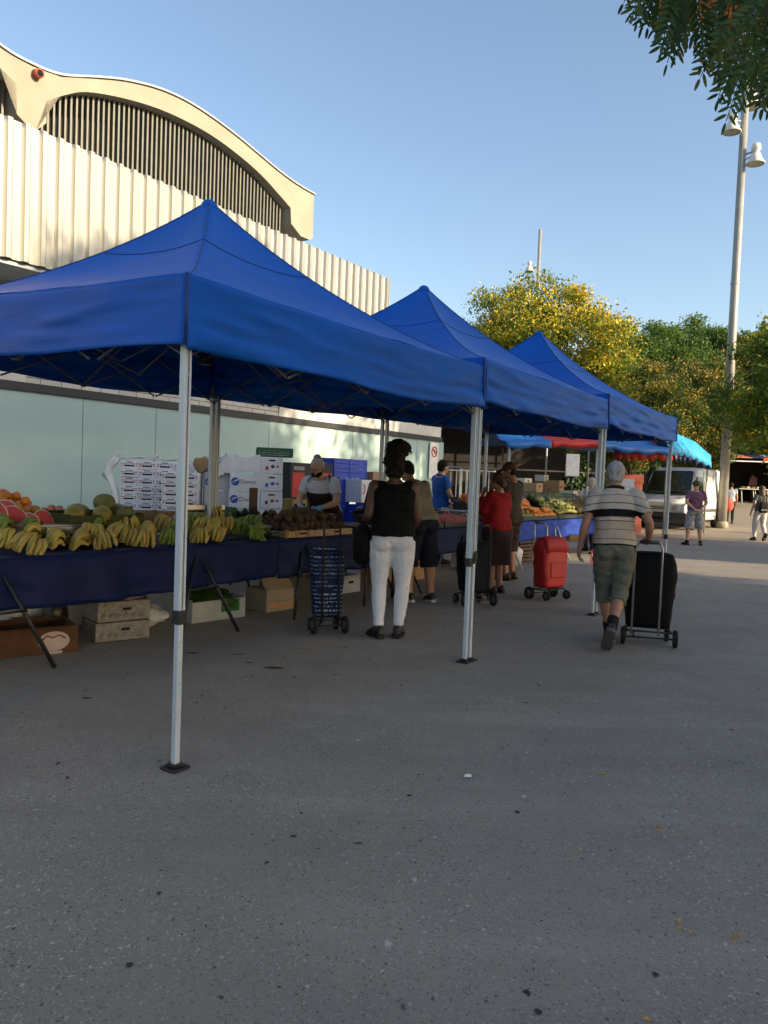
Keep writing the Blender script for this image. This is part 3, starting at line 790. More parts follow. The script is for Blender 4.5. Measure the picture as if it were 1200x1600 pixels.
wm('small red watermelon wedge between the half and the quarter', 46, 817, 3.06, (1.15, -.3, .5), .080)
wm('red watermelon quarter at the right end of its tray', 68, 815, 3.06, (1.1, .35, .9), .098)
wm('watermelon half lying behind the cut pieces', 5, 800, 3.24, (.9, 0, .3), .11)
# silver slab and low dark box with melons
o = MB().box((0, 0, 0), (.62, .42, .07), bev=.008).box((0, 0, .037), (.56, .36, .006)).build('weighing_slab', steel, None, at_t(88, 822, 2.95) - Vector((0, 0, .02)), (0, 0, ROT)); tag(o, 'flat steel slab between the watermelons and the green papayas', 'scale plate')
cr = thing('fruit_crate', 'low dark olive crate holding green papayas', 'crate', W(1.72, 2.88, ZT + .135), ROT)
ol_m = mat('olive_carton', (.06, .06, .025), .7)
tag(MB().box((0, .2, .062), (.70, .44, .122), bev=.01).build('carton_stand', brown_card, None, W(1.72, 2.88, ZT + .004), (0, 0, ROT)), 'low brown carton lifting the olive papaya crate', 'carton')
MB().box((.0, .2, .012), (.74, .46, .02)).build('crate_base', ol_m, cr)
mb = MB()
for c_, s_ in (((0, -.03, .065), (.74, .012, .11)), ((0, .43, .075), (.74, .012, .13)), ((-.366, .2, .07), (.012, .446, .12)), ((.366, .2, .07), (.012, .446, .12))): mb.box(c_, s_, bev=.003)
mb.build('crate_side', ol_m, cr)
ME = [fruit_mesh('papaya', papaya_m, .085, (1.45, 1, .95), k, dent=0, nu=16, nv=10, bump=.06) for k in range(2)]
MG = fruit_mesh('melon', melon_m, .085, (1.15, 1, .98), 3, dent=.05, nu=16, nv=10)
for lbl, ms, (ds, dt, dz), rz in (('yellowish papaya at the left of the olive crate', ME[0], (-.24, .10, .12), .6), ('greener papaya in the middle of the olive crate', ME[1], (.0, .06, .12), 1.0), ('brown green melon at the right of the olive crate', MG, (.24, .06, .12), .3), ('papaya lying at the back of the olive crate', ME[0], (-.10, .26, .13), .2), ('melon lying on top of the other fruit in the olive crate', MG, (.12, .2, .22), 2.2), ('small papaya at the back right of the olive crate', ME[1], (.27, .27, .13), 1.9)):
    o = link_mesh('papaya' if ms is not MG else 'melon', ms, None, W(1.72 + ds, 2.88 + dt, ZT + dz + .13), (0, .1, ROT + rz)); tag(o, lbl, 'melon' if ms is MG else 'papaya')

# --- brown fruit heap on the second table, with a carton front
def carton(name, label, cat, loc, rz, size, m, th=.006, slots=(), openness=True, group=None, fill=None):
    """open topped carton: base and four walls with hand slots, standing on loc"""
    t = thing(name, label, cat, loc, rz, group); x, y, z = size
    MB().box((0, 0, .006), (x - .004, y - .004, .01)).build('carton_base', m, t)
    for nm, c_, s_ in (('front_wall', (0, -y / 2, z / 2), (x, th, z)), ('back_wall', (0, y / 2, z / 2), (x, th, z)), ('side_wall', (-x / 2 + th / 2, 0, z / 2), (th, y - th, z - .003)), ('side_wall', (x / 2 - th / 2, 0, z / 2), (th, y - th, z - .003))):
        MB().box(c_, s_, bev=.002).build(nm, m, t)
    for (cx, cz, w, h) in slots:
        MB().box((cx, -y / 2 - th / 2 - .001, cz), (w, .003, h), bev=.001).build('hand_slot', dark_slot, t)
    return t
carton('fruit_box', 'torn pale carton holding the heap of dark brown fruit', 'box', W(4.14, 2.72, ZT + .006), ROT, (1.16, .55, .07), mat('worn_carton', (.36, .27, .18), .8, var=.25, vscale=7), slots=((-.3, .04, .12, .02), (.3, .04, .12, .02)))
BR = [fruit_mesh('brown_fruit', brownfruit_m, .047, (1.12, .95, .92), k, dent=.06) for k in range(3)]
sp = slope_spots(3.60, 4.70, 2.49, 2.95, ZT + .03, ZT + .11, .046, heap=.06, layers=2)
pile('brown_fruit', BR, sp, 'dark brown fruit in the heap before the aproned seller', 'fruit', 'brown fruit heap', jit=.008)
# paler bag of bread-like roots and wrapped packs in front
for i, (px, py) in enumerate(((462, 836), (480, 838), (447, 838))):
    p = at_t(px, py, 2.46); p.z = ZT + .045
    o = link_mesh('root_vegetable', fruit_mesh('root_vegetable', mat('pale_root', (.30, .17, .085), .8, var=.3), .05, (.8, .75, .95), i, 0, bump=.15), None, p, (0, .3, i)); tag(o, ('left', 'middle', 'right')[(1, 2, 0)[i]] + ' of the three pale roots at the front edge of the brown fruit', 'root')
AV = [fruit_mesh('aubergine', mat('aubergine', (.020, .026, .014), .35, var=.4), .04, (1.7, .9, .9), k, 0) for k in range(2)]
for i in range(9):
    p = at_t(random.uniform(415, 455), 846 - 9 * (i % 3), 2.48 + .1 * (i % 3)); p.z = ZT + .045 + .04 * (i % 3 == 2)
    tag(link_mesh('avocado', AV[i % 2], None, p, (0, 0, ROT + random.uniform(-.6, .6))), 'dark green avocado between the green bananas and the brown fruit', 'avocado', 'avocados beside the green bananas')
# clear wrapped packs
film = mat('clear_film', (.42, .46, .46), .18, var=.3, vscale=30, bump=.6, bscale=40)
def crumple(name, label, cat, p, r, m, seed, nu=26, nv=16, amp=.35, f=1.7):
    mb = MB().ell((0, 0, r[2]), r, nu=nu, nv=nv, fn=lambda v: 1 + amp * mnoise.noise(v * f + Vector((seed, seed * 2, 0))) + amp * .5 * abs(mnoise.noise(v * f * 2.6 + Vector((0, seed, 9)))))
    o = mb.build(name, m, None, p); tag(o, label, cat); return o
p = at_t(402, 820, 2.95); p.z = ZT + .02; crumple('plastic_bag', 'crumpled clear plastic over the fruit behind the green bananas', 'plastic bag', p, (.30, .16, .075), film, 3)
# cherries
CH = fruit_mesh('cherry', mat('cherry', (.05, .010, .016), .3, var=.5), .014, (1, 1, 1), 0, nu=8, nv=6)
carton('fruit_box', 'shallow navy carton of dark cherries beside the woman in black', 'box', W(5.02, 2.60, ZT + .004), ROT, (.46, .42, .09), mat('navy_carton', (.03, .04, .12), .7))
pile('cherry', CH, slope_spots(4.82, 5.23, 2.42, 2.78, ZT + .055, ZT + .085, .0145), 'dark cherry in the shallow navy carton', 'cherry', 'cherries in the navy carton')
# --- tomatoes, plums and aubergines on the third table
TO = [fruit_mesh('tomato', tomato_m, .036, (1.05, 1.05, .85), k) for k in range(2)]
board('dark tray of tomatoes beside the bent man', 6.0, 6.95, 2.52, 2.85, ZT + .04, ZT + .09, crate_black)
pile('tomato', TO, slope_spots(6.02, 6.93, 2.54, 2.83, ZT + .04, ZT + .09, .036, heap=.04), 'red tomato in the dark tray beside the bent man', 'tomato', 'tomatoes in the dark tray')
AP = [fruit_mesh('red_apple', applered_m, .038, (1, 1, .9), k) for k in range(2)]
board('dark tray of red apples behind the two tied tent legs', 7.0, 8.05, 2.52, 2.9, ZT + .04, ZT + .10, crate_black)
pile('red_apple', AP, slope_spots(7.03, 8.03, 2.55, 2.88, ZT + .04, ZT + .10, .038), 'dark red apple in the tray behind the tied tent legs', 'apple', 'red apples in the tray behind the tent legs')
AU = [fruit_mesh('aubergine', mat('aubergine_skin', (.018, .008, .020), .3, var=.5), .045, (1.9, 1, 1), k, 0) for k in range(2)]
board('tray of black aubergines behind the tomatoes', 5.95, 8.1, 2.95, 3.35, ZT + .12, ZT + .17, crate_black)
sp = [W(6.05 + .19 * i + random.uniform(-.03, .03), 3.02 + .14 * j, ZT + .165 + .03 * j) for i in range(11) for j in range(3)]
for q, p in enumerate(sp):
    red = (q * 7) % 5 == 0
    o = link_mesh('red_pepper' if red else 'aubergine', fruit_mesh('red_pepper', tomato_m, .042, (1.3, 1, 1), q, .2) if red else AU[q % 2], None, p, (0, 0, random.uniform(0, 3)))
    tag(o, 'red pepper lying among the black aubergines' if red else 'black aubergine in the tray behind the tomatoes', 'pepper' if red else 'aubergine', 'red peppers among the aubergines' if red else 'aubergines behind the tomatoes')
# --- the far bright display: limes, oranges, peaches, green apples, dark melons
board('long sloped tray of limes and oranges on the far table', 9.05, 11.75, 2.72, 3.55, ZT + .05, ZT + .36, crate_black)
board('long sloped tray of green apples and melons on the far table', 11.8, 14.55, 2.72, 3.55, ZT + .05, ZT + .33, crate_black)
LI = [fruit_mesh('lime', lime_m, .036, (1.15, 1, 1), k, 0) for k in range(2)]
zz = lambda t: ZT + .05 + (t - 2.72) / .83 * .31
pile('lime', LI, slope_spots(9.1, 10.6, 2.75, 2.93, zz(2.75), zz(2.93), .036, layers=2), 'yellow green lime at the front of the far tray', 'lime', 'limes at the front of the far tray')
FO = [fruit_mesh('mandarin', orange_m, .042, (1, 1, .9), k + 4) for k in range(2)]
pile('mandarin', FO, slope_spots(9.1, 11.2, 2.98, 3.24, zz(2.98), zz(3.24), .042, heap=.05, layers=2), 'orange mandarin in the middle of the far tray', 'mandarin', 'mandarins in the middle of the far tray')
pile('mandarin', FO, slope_spots(10.65, 11.7, 2.75, 2.92, zz(2.75), zz(2.92), .042, layers=2), 'orange mandarin at the front right of the far tray', 'mandarin', 'mandarins at the front right of the far tray')
FP = [fruit_mesh('nectarine', peach_m, .043, (1, 1, .93), k + 6) for k in range(2)]
pile('nectarine', FP, slope_spots(9.1, 11.7, 3.30, 3.52, zz(3.30), zz(3.52), .043, heap=.05, layers=2), 'red and yellow nectarine at the back of the far tray', 'nectarine', 'nectarines at the back of the far tray')
FG = [fruit_mesh('green_apple', lime_m, .045, (1, 1, .9), k + 8) for k in range(2)]
pile('green_apple', FG, slope_spots(11.85, 12.95, 2.76, 3.2, ZT + .07, ZT + .23, .045, heap=.05, layers=2), 'light green apple in the right hand far tray', 'apple', 'green apples in the far right tray')
FM = [fruit_mesh('brown_melon', mat('netted_melon', (.12, .085, .03), .8, var=.4, vscale=20, bump=.4, bscale=80), .075, (1.1, 1, .95), k, 0) for k in range(2)]
pile('brown_melon', FM, slope_spots(12.95, 14.5, 2.78, 3.1, ZT + .08, ZT + .2, .075, heap=.03), 'brown netted melon in the far right tray', 'melon', 'netted melons in the far tray')
FD = [fruit_mesh('dark_melon', dkgreen_m, .095, (1.4, 1, .95), k, 0, nu=14) for k in range(2)]
pile('dark_melon', FD, slope_spots(11.9, 14.5, 3.28, 3.5, ZT + .26, ZT + .33, .095), 'large dark green melon at the back of the far display', 'melon', 'dark green melons at the back')
# ------------------------------------------------------------------ cartons and crates behind the tables
def small_carton_proto():
    t = thing('fruit_carton', 'x', 'carton')
    MB().box((0, 0, .058), (.246, .36, .115), bev=.005).build('carton_body', white_card, t)
    MB().box((0, -.1815, .044), (.13, .004, .022), bev=.002).build('hand_slot', dark_slot, t)
    mb = MB()
    mb.box((0, -.1812, .096), (.09, .003, .010)); mb.box((-.066, -.1812, .055), (.007, .003, .045)); mb.box((.066, -.1812, .055), (.007, .003, .045)); mb.box((0, -.1812, .076), (.13, .003, .005))
    mb.build('print', ink_dark, t)
    mb = MB()
    for x in (-.096, .096): mb.tube([(x, -.18, .070), (x, -.183, .070)], .011, 10); mb.tube([(x, -.18, .042), (x, -.183, .042)], .008, 10)
    mb.build('fruit_emblem', ink_red, t)
    return t
proto = small_carton_proto(); first = True
rowname = ['bottom', 'second', 'third', 'fourth', 'fifth', 'sixth', 'seventh', 'eighth', 'ninth', 'tenth', 'eleventh', 'topmost']
colname = ['leftmost', 'second', 'third', 'fourth']
G_ = 'white fruit cartons stacked by the glass wall'
pal = MB()
STK = Vector((-3.66, 11.18, 0)); SRZ = .06; SX = Vector((math.cos(SRZ), math.sin(SRZ), 0))
for dx in (-.40, 0, .40): pal.box((dx, 0, .07), (.1, .8, .14))
for dy in np.linspace(-.36, .36, 6): pal.box((0, dy, .151), (1.05, .1, .02))
tag(pal.build('pallet', wood_top, None, STK + SX * .375, (0, 0, SRZ)), 'wooden pallet under the tall wall of white cartons', 'pallet')
for c_ in range(4):
    for r_ in range(12):
        loc = STK + SX * (c_ * .25) + Vector((random.uniform(-.002, .002), random.uniform(-.012, .012), .165 + r_ * .1175))
        lab = '%s white carton of the %s column, in the film wrapped stack by the glass wall' % (rowname[r_], colname[c_])
        if first: proto.location = loc; proto.rotation_euler = (0, 0, SRZ); proto['label'] = lab; proto['group'] = G_; first = False
        else: dup(proto, loc, SRZ + random.uniform(-.015, .015), lab, G_)
q0 = at_y(299, 760, 10.75)
for c_ in range(2):
    for r_ in range(11):
        dup(proto, Vector((q0.x - .255 * (1 - c_), 10.75, .14 + r_ * .1175)), .08 + random.uniform(-.03, .03), '%s white carton of the %s column in the lower stack behind the nearest tent leg' % ((rowname[:10] + ['topmost'])[r_], 'left' if c_ == 0 else 'right'), G_)
tag(MB().box((0, 0, .066), (.56, .42, .13), bev=.01).box((0, -.211, .07), (.1, .004, .03), m=1).build('carton_base_block', [brown_card, dark_slot], None, Vector((q0.x - .13, 10.76, .002)), (0, 0, .08)), 'flat brown carton under the lower stack of white cartons', 'carton')
# loose stretch film on the left of the stack
mb = MB(); vs = []; fs = []
pth = [(4.52, 6.46, 1.60), (4.44, 6.45, 1.56), (4.36, 6.44, 1.45), (4.33, 6.44, 1.36), (4.37, 6.43, 1.25), (4.42, 6.43, 1.1), (4.44, 6.44, .95), (4.45, 6.45, .7)]
FB = STK - SX * .16
cr_pts = [FB + SX * dx_ + Vector((0, -.15, z_)) for dx_, z_ in ((.02, 1.60), (-.05, 1.57), (-.12, 1.48), (-.15, 1.38), (-.10, 1.28), (-.06, 1.14), (-.03, .98), (-.02, .7))]
mb.tube(cr_pts, [.03, .05, .055, .06, .045, .04, .035, .02], 9)
mb.tube([FB + SX * dx_ + Vector((0, -.10, z_)) for dx_, z_ in ((0, 1.60), (.15, 1.615), (.32, 1.63), (.45, 1.60), (.52, 1.65), (.56, 1.69))], [.04, .022, .03, .02, .025, .008], 8)
mb.tube([FB + SX * dx_ + Vector((0, -.10, z_)) for dx_, z_ in ((.5, 1.60), (.8, 1.605), (1.1, 1.60))], [.02, .015, .01], 8)
for i, p in enumerate(mb.v):
    q = Vector(p); d = Vector((fnoise(q, 18), fnoise(q + Vector((5, 0, 0)), 18), fnoise(q + Vector((0, 7, 0)), 18))) * .05; mb.v[i] = tuple(q + d)
tag(mb.build('stretch_film', mat('white_film', (.62, .66, .68), .3, bump=.5, bscale=40)), 'loose white stretch film hanging off the left of the carton stack', 'plastic film')

# printed cartons beside the tent's rear legs
def printed_carton(label, loc, rz, size, word=None, logo=True, slot=True, m=white_card, group=None, cap='carton'):
    t = thing('printed_carton', label, cap, loc, rz, group); x, y, z = size
    MB().box((0, -y / 2 + .004, z * .42), (x, .008, z * .84), bev=.003).build('front_wall', m, t)
    MB().box((0, y / 2 - .004, z * .42), (x, .008, z * .84), bev=.003).build('back_wall', m, t)
    for sx in (-1, 1): MB().box((sx * (x / 2 - .004), 0, z / 2 - .001), (.008, y - .017, z - .004), bev=.003).build('side_wall', m, t)
    MB().box((0, 0, .008), (x - .02, y - .02, .012)).build('carton_base', m, t)
    for sx in (-1, 1): MB().box((sx * (x / 2 - .05), -y / 2 + .004, z * .92 - .002), (.1, .0075, z * .155), bev=.002).build('corner_tab', m, t)
    if logo:
        mb = MB(); cx = -x * .33
        mb.lathe([(0, 0), (z * .24, 0), (z * .24, .002), (0, .002)], n=20, smooth=False)
        o = mb.build('round_logo', ink_blue, t, (cx, -y / 2 - .0005, z * .42), (R(90), 0, 0))
        mb = MB(); mb.tube([(-z * .14, -z * .06, .0025), (0, z * .06, .003), (z * .15, z * .1, .0025)], z * .035, 5); mb.build('logo_wave', white_card, o)
    if word: text_part(word, z * .36, ink_dark, t, (x * .08, -y / 2 - .0015, z * .42), (R(90), 0, 0), ext=.0008)
    return t
GP = 'printed white cartons stacked behind the aproned seller'
DRZ = .16; DX = Vector((math.cos(DRZ), math.sin(DRZ), 0)); DB = at_y(382, 760, 10.95); DB.z = 0
rows_ = [(.01 + .2445 * i, 'Dema') for i in range(6)] + [(1.477, None)]
for i, (z, w_) in enumerate(rows_):
    nm = ['floor level', 'second', 'third', 'fourth', 'lower visible', 'upper visible', 'plain topmost'][i]
    printed_carton('%s white carton %s in the middle column of the printed stack' % (nm, 'with blue round logo' if w_ else 'without a blue logo'), DB + DX * .006 * (i % 3) + Vector((0, 0, z)), DRZ + .02 * ((i * 7) % 3 - 1), (.425, .38, .242), w_, logo=bool(w_), group=GP)
def narrow_box(label, loc, rz, size, seed, group=GP):
    t = thing('printed_carton', label, 'carton', loc, rz, group); x, y, z = size
    MB().box((0, 0, z / 2), (x, y, z - .004), bev=.006).build('carton_body', white_card, t)
    MB().box((.0, -y / 2 - .001, z * .80), (.085, .004, .022), bev=.001).build('hand_slot', dark_slot, t)
    mb = MB(); mb.box((-.07, -y / 2 - .0008, z * .35), (.04, .002, .05)); mb.box((.08, -y / 2 - .0008, z * .45), (.03, .002, .03)); mb.build('print', [ink_red, ink_dark, ink_blue][seed % 3], t)
    mb = MB(); mb.tube([(.01, -y / 2, z * .45), (.01, -y / 2 - .002, z * .45)], .026, 12); mb.build('fruit_emblem', [ink_dark, ink_red, ink_blue][seed % 3], t)
    return t
for i in range(7):
    narrow_box('%s white carton end of the right hand column in the printed stack' % ['floor level', 'second', 'third', 'fourth', 'lower visible', 'middle visible', 'topmost'][i], DB + DX * .376 + Vector((0, .02, .01 + i * .241)), DRZ + .015 * ((i * 5) % 3 - 1), (.30, .42, .239), i)
for i in range(6):
    printed_carton('%s grey carton of the left column, behind the paired rear tent legs' % ['floor level', 'second', 'third', 'fourth', 'fifth', 'topmost'][i], DB - DX * .405 + Vector((0, .10, .01 + i * .241)), DRZ + .12, (.36, .40, .238), None, logo=(i in (3, 5)), m=mat('grey_carton', (.42, .43, .46), .7), group=GP)
# tilted open carton, brown paper, blue lined tray and green crate on the top
tl = printed_carton('white carton tipped on its corner at the top of the printed stack', DB - DX * .27 + Vector((0, -.03, 1.50)), DRZ, (.34, .30, .16), None, logo=False); tl.rotation_euler = (.2, -.75, DRZ)
o = MB().box((0, 0, .03), (.50, .34, .06), bev=.004).box((0, -.172, .032), (.18, .003, .02), m=1).build('lidded_tray', [mat('cyan_card', (.05, .30, .50), .5), dark_slot], None, DB - DX * .36 + Vector((0, .14, 1.56)), (.35, -.15, DRZ)); tag(o, 'bright blue lined tray leaning behind the tipped white carton', 'tray')
p = DB - DX * .60 + Vector((0, .05, 1.44)); crumple('paper_bag', 'crumpled brown paper on the carton pile left of the paired tent legs', 'paper', p, (.13, .10, .11), brown_card, 5, amp=.3)
gm = mat('green_plastic', (.015, .09, .045), .4)
def slat_crate(label, loc, rz, size, m, rows=4, group=None, solid=False, cat='crate', rot=None):
    """plastic crate: corner posts, slatted long and short sides, floor"""
    t = thing('plastic_crate', label, cat, loc, rz, group); x, y, z = size
    if rot: t.rotation_euler = (*rot, rz)
    MB().box((0, 0, .01), (x - .01, y - .01, .012)).build('crate_base', m, t)
    mb = MB()
    for sx in (-1, 1):
        for sy in (-1, 1): mb.box((sx * (x / 2 - .012), sy * (y / 2 - .012), z / 2), (.03, .03, z), bev=.004)
    mb.build('corner_post', m, t)
    for (nm, cx, cy, lx, ly) in (('long_side', 0, -1, x - .06, .01), ('long_side', 0, 1, x - .06, .01), ('short_side', -1, 0, .01, y - .06), ('short_side', 1, 0, .01, y - .06)):
        mb = MB(); px_, py_ = cx * (x / 2 - .01), cy * (y / 2 - .01)
        hh = z / rows
        for k in range(rows): mb.box((px_, py_, hh * (k + .42)), (lx, ly, hh * (.9 if solid else .6)), bev=.002)
        n_ = max(3, int(max(lx, ly) / .07))
        for k in range(n_):
            q = (k + .5) / n_ - .5
            mb.box((px_ + (q * lx if cx == 0 else 0), py_ + (q * ly if cy == 0 else 0), z / 2), (.010 if cx == 0 else .014, .010 if cy == 0 else .014, z - .01))
        mb.box((px_, py_, z - .012), (lx + (.0 if cx == 0 else .006), ly + (.0 if cy == 0 else .006), .022), bev=.003)
        mb.build(nm, m, t)
    return t
slat_crate('dark green plastic crate on top of the printed white cartons', DB + DX * .40 + Vector((0, .03, 1.698)), DRZ + .05, (.50, .36, .13), gm)
# low cartons below them
carton('fruit_box', 'brown carton with a dark slot, behind the papayas', 'box', W(3.15, 4.1, .80), ROT, (.56, .40, .19), brown_card, slots=((.0, .10, .2, .02),))
carton('fruit_box', 'long flat brown carton with a white packet, left of the papayas', 'box', W(2.35, 4.2, .80), ROT, (.9, .40, .14), brown_card)
tag(MB().box((0, 0, .05), (.10, .08, .15), bev=.006).box((0, -.041, .06), (.07, .003, .04), m=1).build('packet', [white_card, ink_blue], None, W(2.42, 4.0, .86), (0, 0, ROT)), 'small white packet standing on the flat brown carton', 'packet')
carton('fruit_box', 'orange brown carton behind the yellow bananas and scale', 'box', W(4.65, 4.2, .80), ROT, (.42, .36, .16), mat('orange_card', (.42, .22, .08), .8))
table('low bench of cartons behind the papayas', 1.6, 5.6, 4.0, .45, .79, (2.0, 5.0))
# weighing scales
def scale(label, loc, rz, s=1.0):
    t = thing('weighing_scale', label, 'scale', loc, rz)
    gm_ = mat('scale_grey', (.24, .24, .22), .45)
    MB().loft([[(-.17, -.2, 0), (.17, -.2, 0), (.17, .2, 0), (-.17, .2, 0)], [(-.18, -.21, .04), (.18, -.21, .04), (.18, .21, .04), (-.18, .21, .04)], [(-.14, -.15, .14), (.14, -.15, .14), (.14, .17, .14), (-.14, .17, .14)]], smooth=False).build('housing', gm_, t)
    MB().box((0, .0, .170), (.44, .36, .018), bev=.006).box((0, 0, .152), (.12, .12, .02)).box((0, .19, .19), (.44, .012, .05), bev=.003).build('weighing_plate', steel, t)
    MB().box((0, -.19, .10), (.24, .03, .07), bev=.006, rot=Matrix.Rotation(-.4, 3, 'X')).build('display', mat('lcd', (.10, .12, .10), .25), t)
    mb = MB()
    for k in range(8): mb.box((-.1 + (k % 4) * .06, -.214 + .0, .045 + (k // 4) * .02), (.03, .006, .012))
    mb.build('keypad', mat('key_white', (.5, .5, .48), .5), t)
    return t
scale('grey weighing scale behind the nearest tent leg', W(3.05, 3.22, ZT + .11), ROT + 2.9)
tag(MB().box((0, 0, .052), (.5, .5, .10), bev=.01).build('scale_stand', [brown_card], None, W(3.05, 3.22, ZT + .006), (0, 0, ROT)), 'low brown block under the grey weighing scale', 'stand')
scale('weighing scale in front of the aproned seller, left of the woman in black', W(4.98, 3.25, ZT + .02), ROT + .2)
scale('weighing scale before the blue shirted seller', W(8.78, 3.3, ZT + .012), ROT + .1)
# dark board and rolled bags standing on the table left of the seller
kb = thing('bag_holder', 'dark wooden board standing behind ragged black bags, left of the aproned seller', 'board', W(4.02, 3.35, ZT + .02), ROT)
MB().box((0, 0, .24), (.135, .025, .48), bev=.012).build('upright_board', mat('dark_wood', (.045, .022, .014), .6, var=.3, stretch=(1, 1, .2)), kb)
mb = MB()
for k in range(11):
    a = k / 11 * 2 * math.pi; b_ = (k + 1) / 11 * 2 * math.pi
    h_ = .16 + .10 * random.random()
    mb.add([(.12 * math.cos(a), .10 * math.sin(a), 0), (.12 * math.cos(b_), .10 * math.sin(b_), 0), (.25 * math.cos(b_), .16 * math.sin(b_), h_ * .75), (.27 * math.cos((a + b_) / 2), .17 * math.sin((a + b_) / 2), h_), (.25 * math.cos(a), .16 * math.sin(a), h_ * .7)], [(0, 1, 2, 3, 4)])
o = mb.build('black_bags', mat('bag_black', (.025, .024, .012), .5), kb); md = o.modifiers.new('thick', 'SOLIDIFY'); md.thickness = .004
slat_crate('dark green crate standing on edge beside the ragged black bags', W(3.72, 3.5, ZT + .02), ROT, (.07, .3, .26), gm)
tag(MB().box((0, 0, .07), (.13, .1, .14), bev=.01).box((0, -.052, .08), (.10, .004, .05), m=1).build('packet', [mat('cream_pack', (.55, .5, .32), .6), ink_dark], None, W(3.48, 3.4, ZT + .02), (.1, 0, ROT + .2)), 'cream packet beside the green crate on the front table', 'packet')
tag(MB().ell((0, 0, .07), (.11, .09, .085)).build('coconut', brownfruit_m, None, W(4.28, 3.25, ZT + .02)), 'brown coconut beside the ragged black bags', 'coconut')
# blue crates and boxes between the two sellers
blue_pl = mat('blue_plastic', (.012, .05, .40), .35)
for i in range(7):
    slat_crate('%s blue plastic crate of the left tower behind the aproned seller' % ['floor level', 'second', 'third', 'fourth', 'fifth', 'sixth', 'topmost'][i], W(8.38, 5.6, .02 + i * .252), ROT, (.48, .4, .25), blue_pl, rows=3, solid=True, group='blue plastic crates')
for i in range(7):
    if i < 5 and i != 4: continue
    slat_crate('%s blue plastic crate of the right tower, above the white orange ringed carton' % ['', '', '', '', 'lower', 'middle', 'upper'][i], W(8.9, 5.62, .02 + i * .252), ROT, (.5, .4, .25), blue_pl, rows=3, solid=True, group='blue plastic crates')
wb_ = thing('fruit_carton', 'white carton with two orange rings in front of the blue crates', 'carton', W(8.78, 5.22, 1.02), ROT)
MB().box((0, 0, .20), (.60, .36, .40), bev=.008).build('carton_body', white_card, wb_)
mb = MB()
for x in (-.27, .27):
    mb.tube([(x + (.06 * math.cos(a * .3) if x < 0 else -.06 * abs(math.cos(a * .3))), -.184, .24 + .085 * math.sin(a * .3)) for a in range(-5, 6)], .012, 5)
mb.build('ring_print', ink_orange, wb_)
mb = MB(); mb.box((0, -.182, .10), (.14, .004, .028)); mb.build('hand_slot', dark_slot, wb_)
mb = MB()
for x, z in ((-.09, .24), (-.03, .21), (.04, .25), (.10, .22)): mb.box((x, -.182, z), (.022, .004, .022))
mb.build('print', ink_dark, wb_)
for i in range(2):
    slat_crate('%s blue crate under the white orange ringed carton' % ['lower', 'upper'][i], W(8.78, 5.22, .02 + i * .49), ROT, (.58, .38, .47), blue_pl, rows=4, solid=True)
dr = thing('fruit_carton', 'black and red carton stack behind the aproned seller', 'carton', W(7.5, 5.55, .02), ROT)
MB().box((0, 0, .82), (1.10, .4, 1.64), bev=.01).build('carton_body', mat('black_card', (.02, .018, .018), .6), dr)
MB().box((-.36, -.203, 1.28), (.3, .006, .40)).build('red_print', mat('card_red', (.48, .03, .025), .5), dr); mb = MB(); mb.box((.35, -.203, 1.28), (.32, .006, .42)); mb.build('red_print', mat('card_red', (.48, .03, .025), .5), dr)
MB().box((-.35, -.203, 1.55), (.26, .005, .06)).build('grey_print', mat('card_grey', (.25, .25, .25), .5), dr)
carton('fruit_box', 'yellow edged dark carton right of the printed white cartons', 'box', W(6.7, 5.1, .80), ROT, (.34, .34, .28), mat('ochre_card', (.33, .25, .10), .7), slots=((0, .15, .26, .13),))
carton('fruit_box', 'tall brown carton under the yellow edged carton', 'box', W(6.7, 5.1, .01), ROT, (.36, .36, .78), brown_card)
carton('fruit_box', 'small brown carton right of the blue crates, under the tent leg', 'box', W(9.55, 5.6, 1.30), ROT, (.34, .32, .28), mat('tan_card', (.34, .22, .13), .8))
carton('fruit_box', 'white and yellow fruit carton right of the orange ringed carton', 'box', W(9.55, 5.5, 1.02), ROT, (.42, .36, .27), mat('pale_yellow_card', (.60, .55, .42), .7), slots=((-.1, .12, .07, .1),))
carton('fruit_box', 'tall brown carton on the floor right of the blue crates', 'box', W(9.55, 5.55, .01), ROT, (.5, .42, 1.0), brown_card)
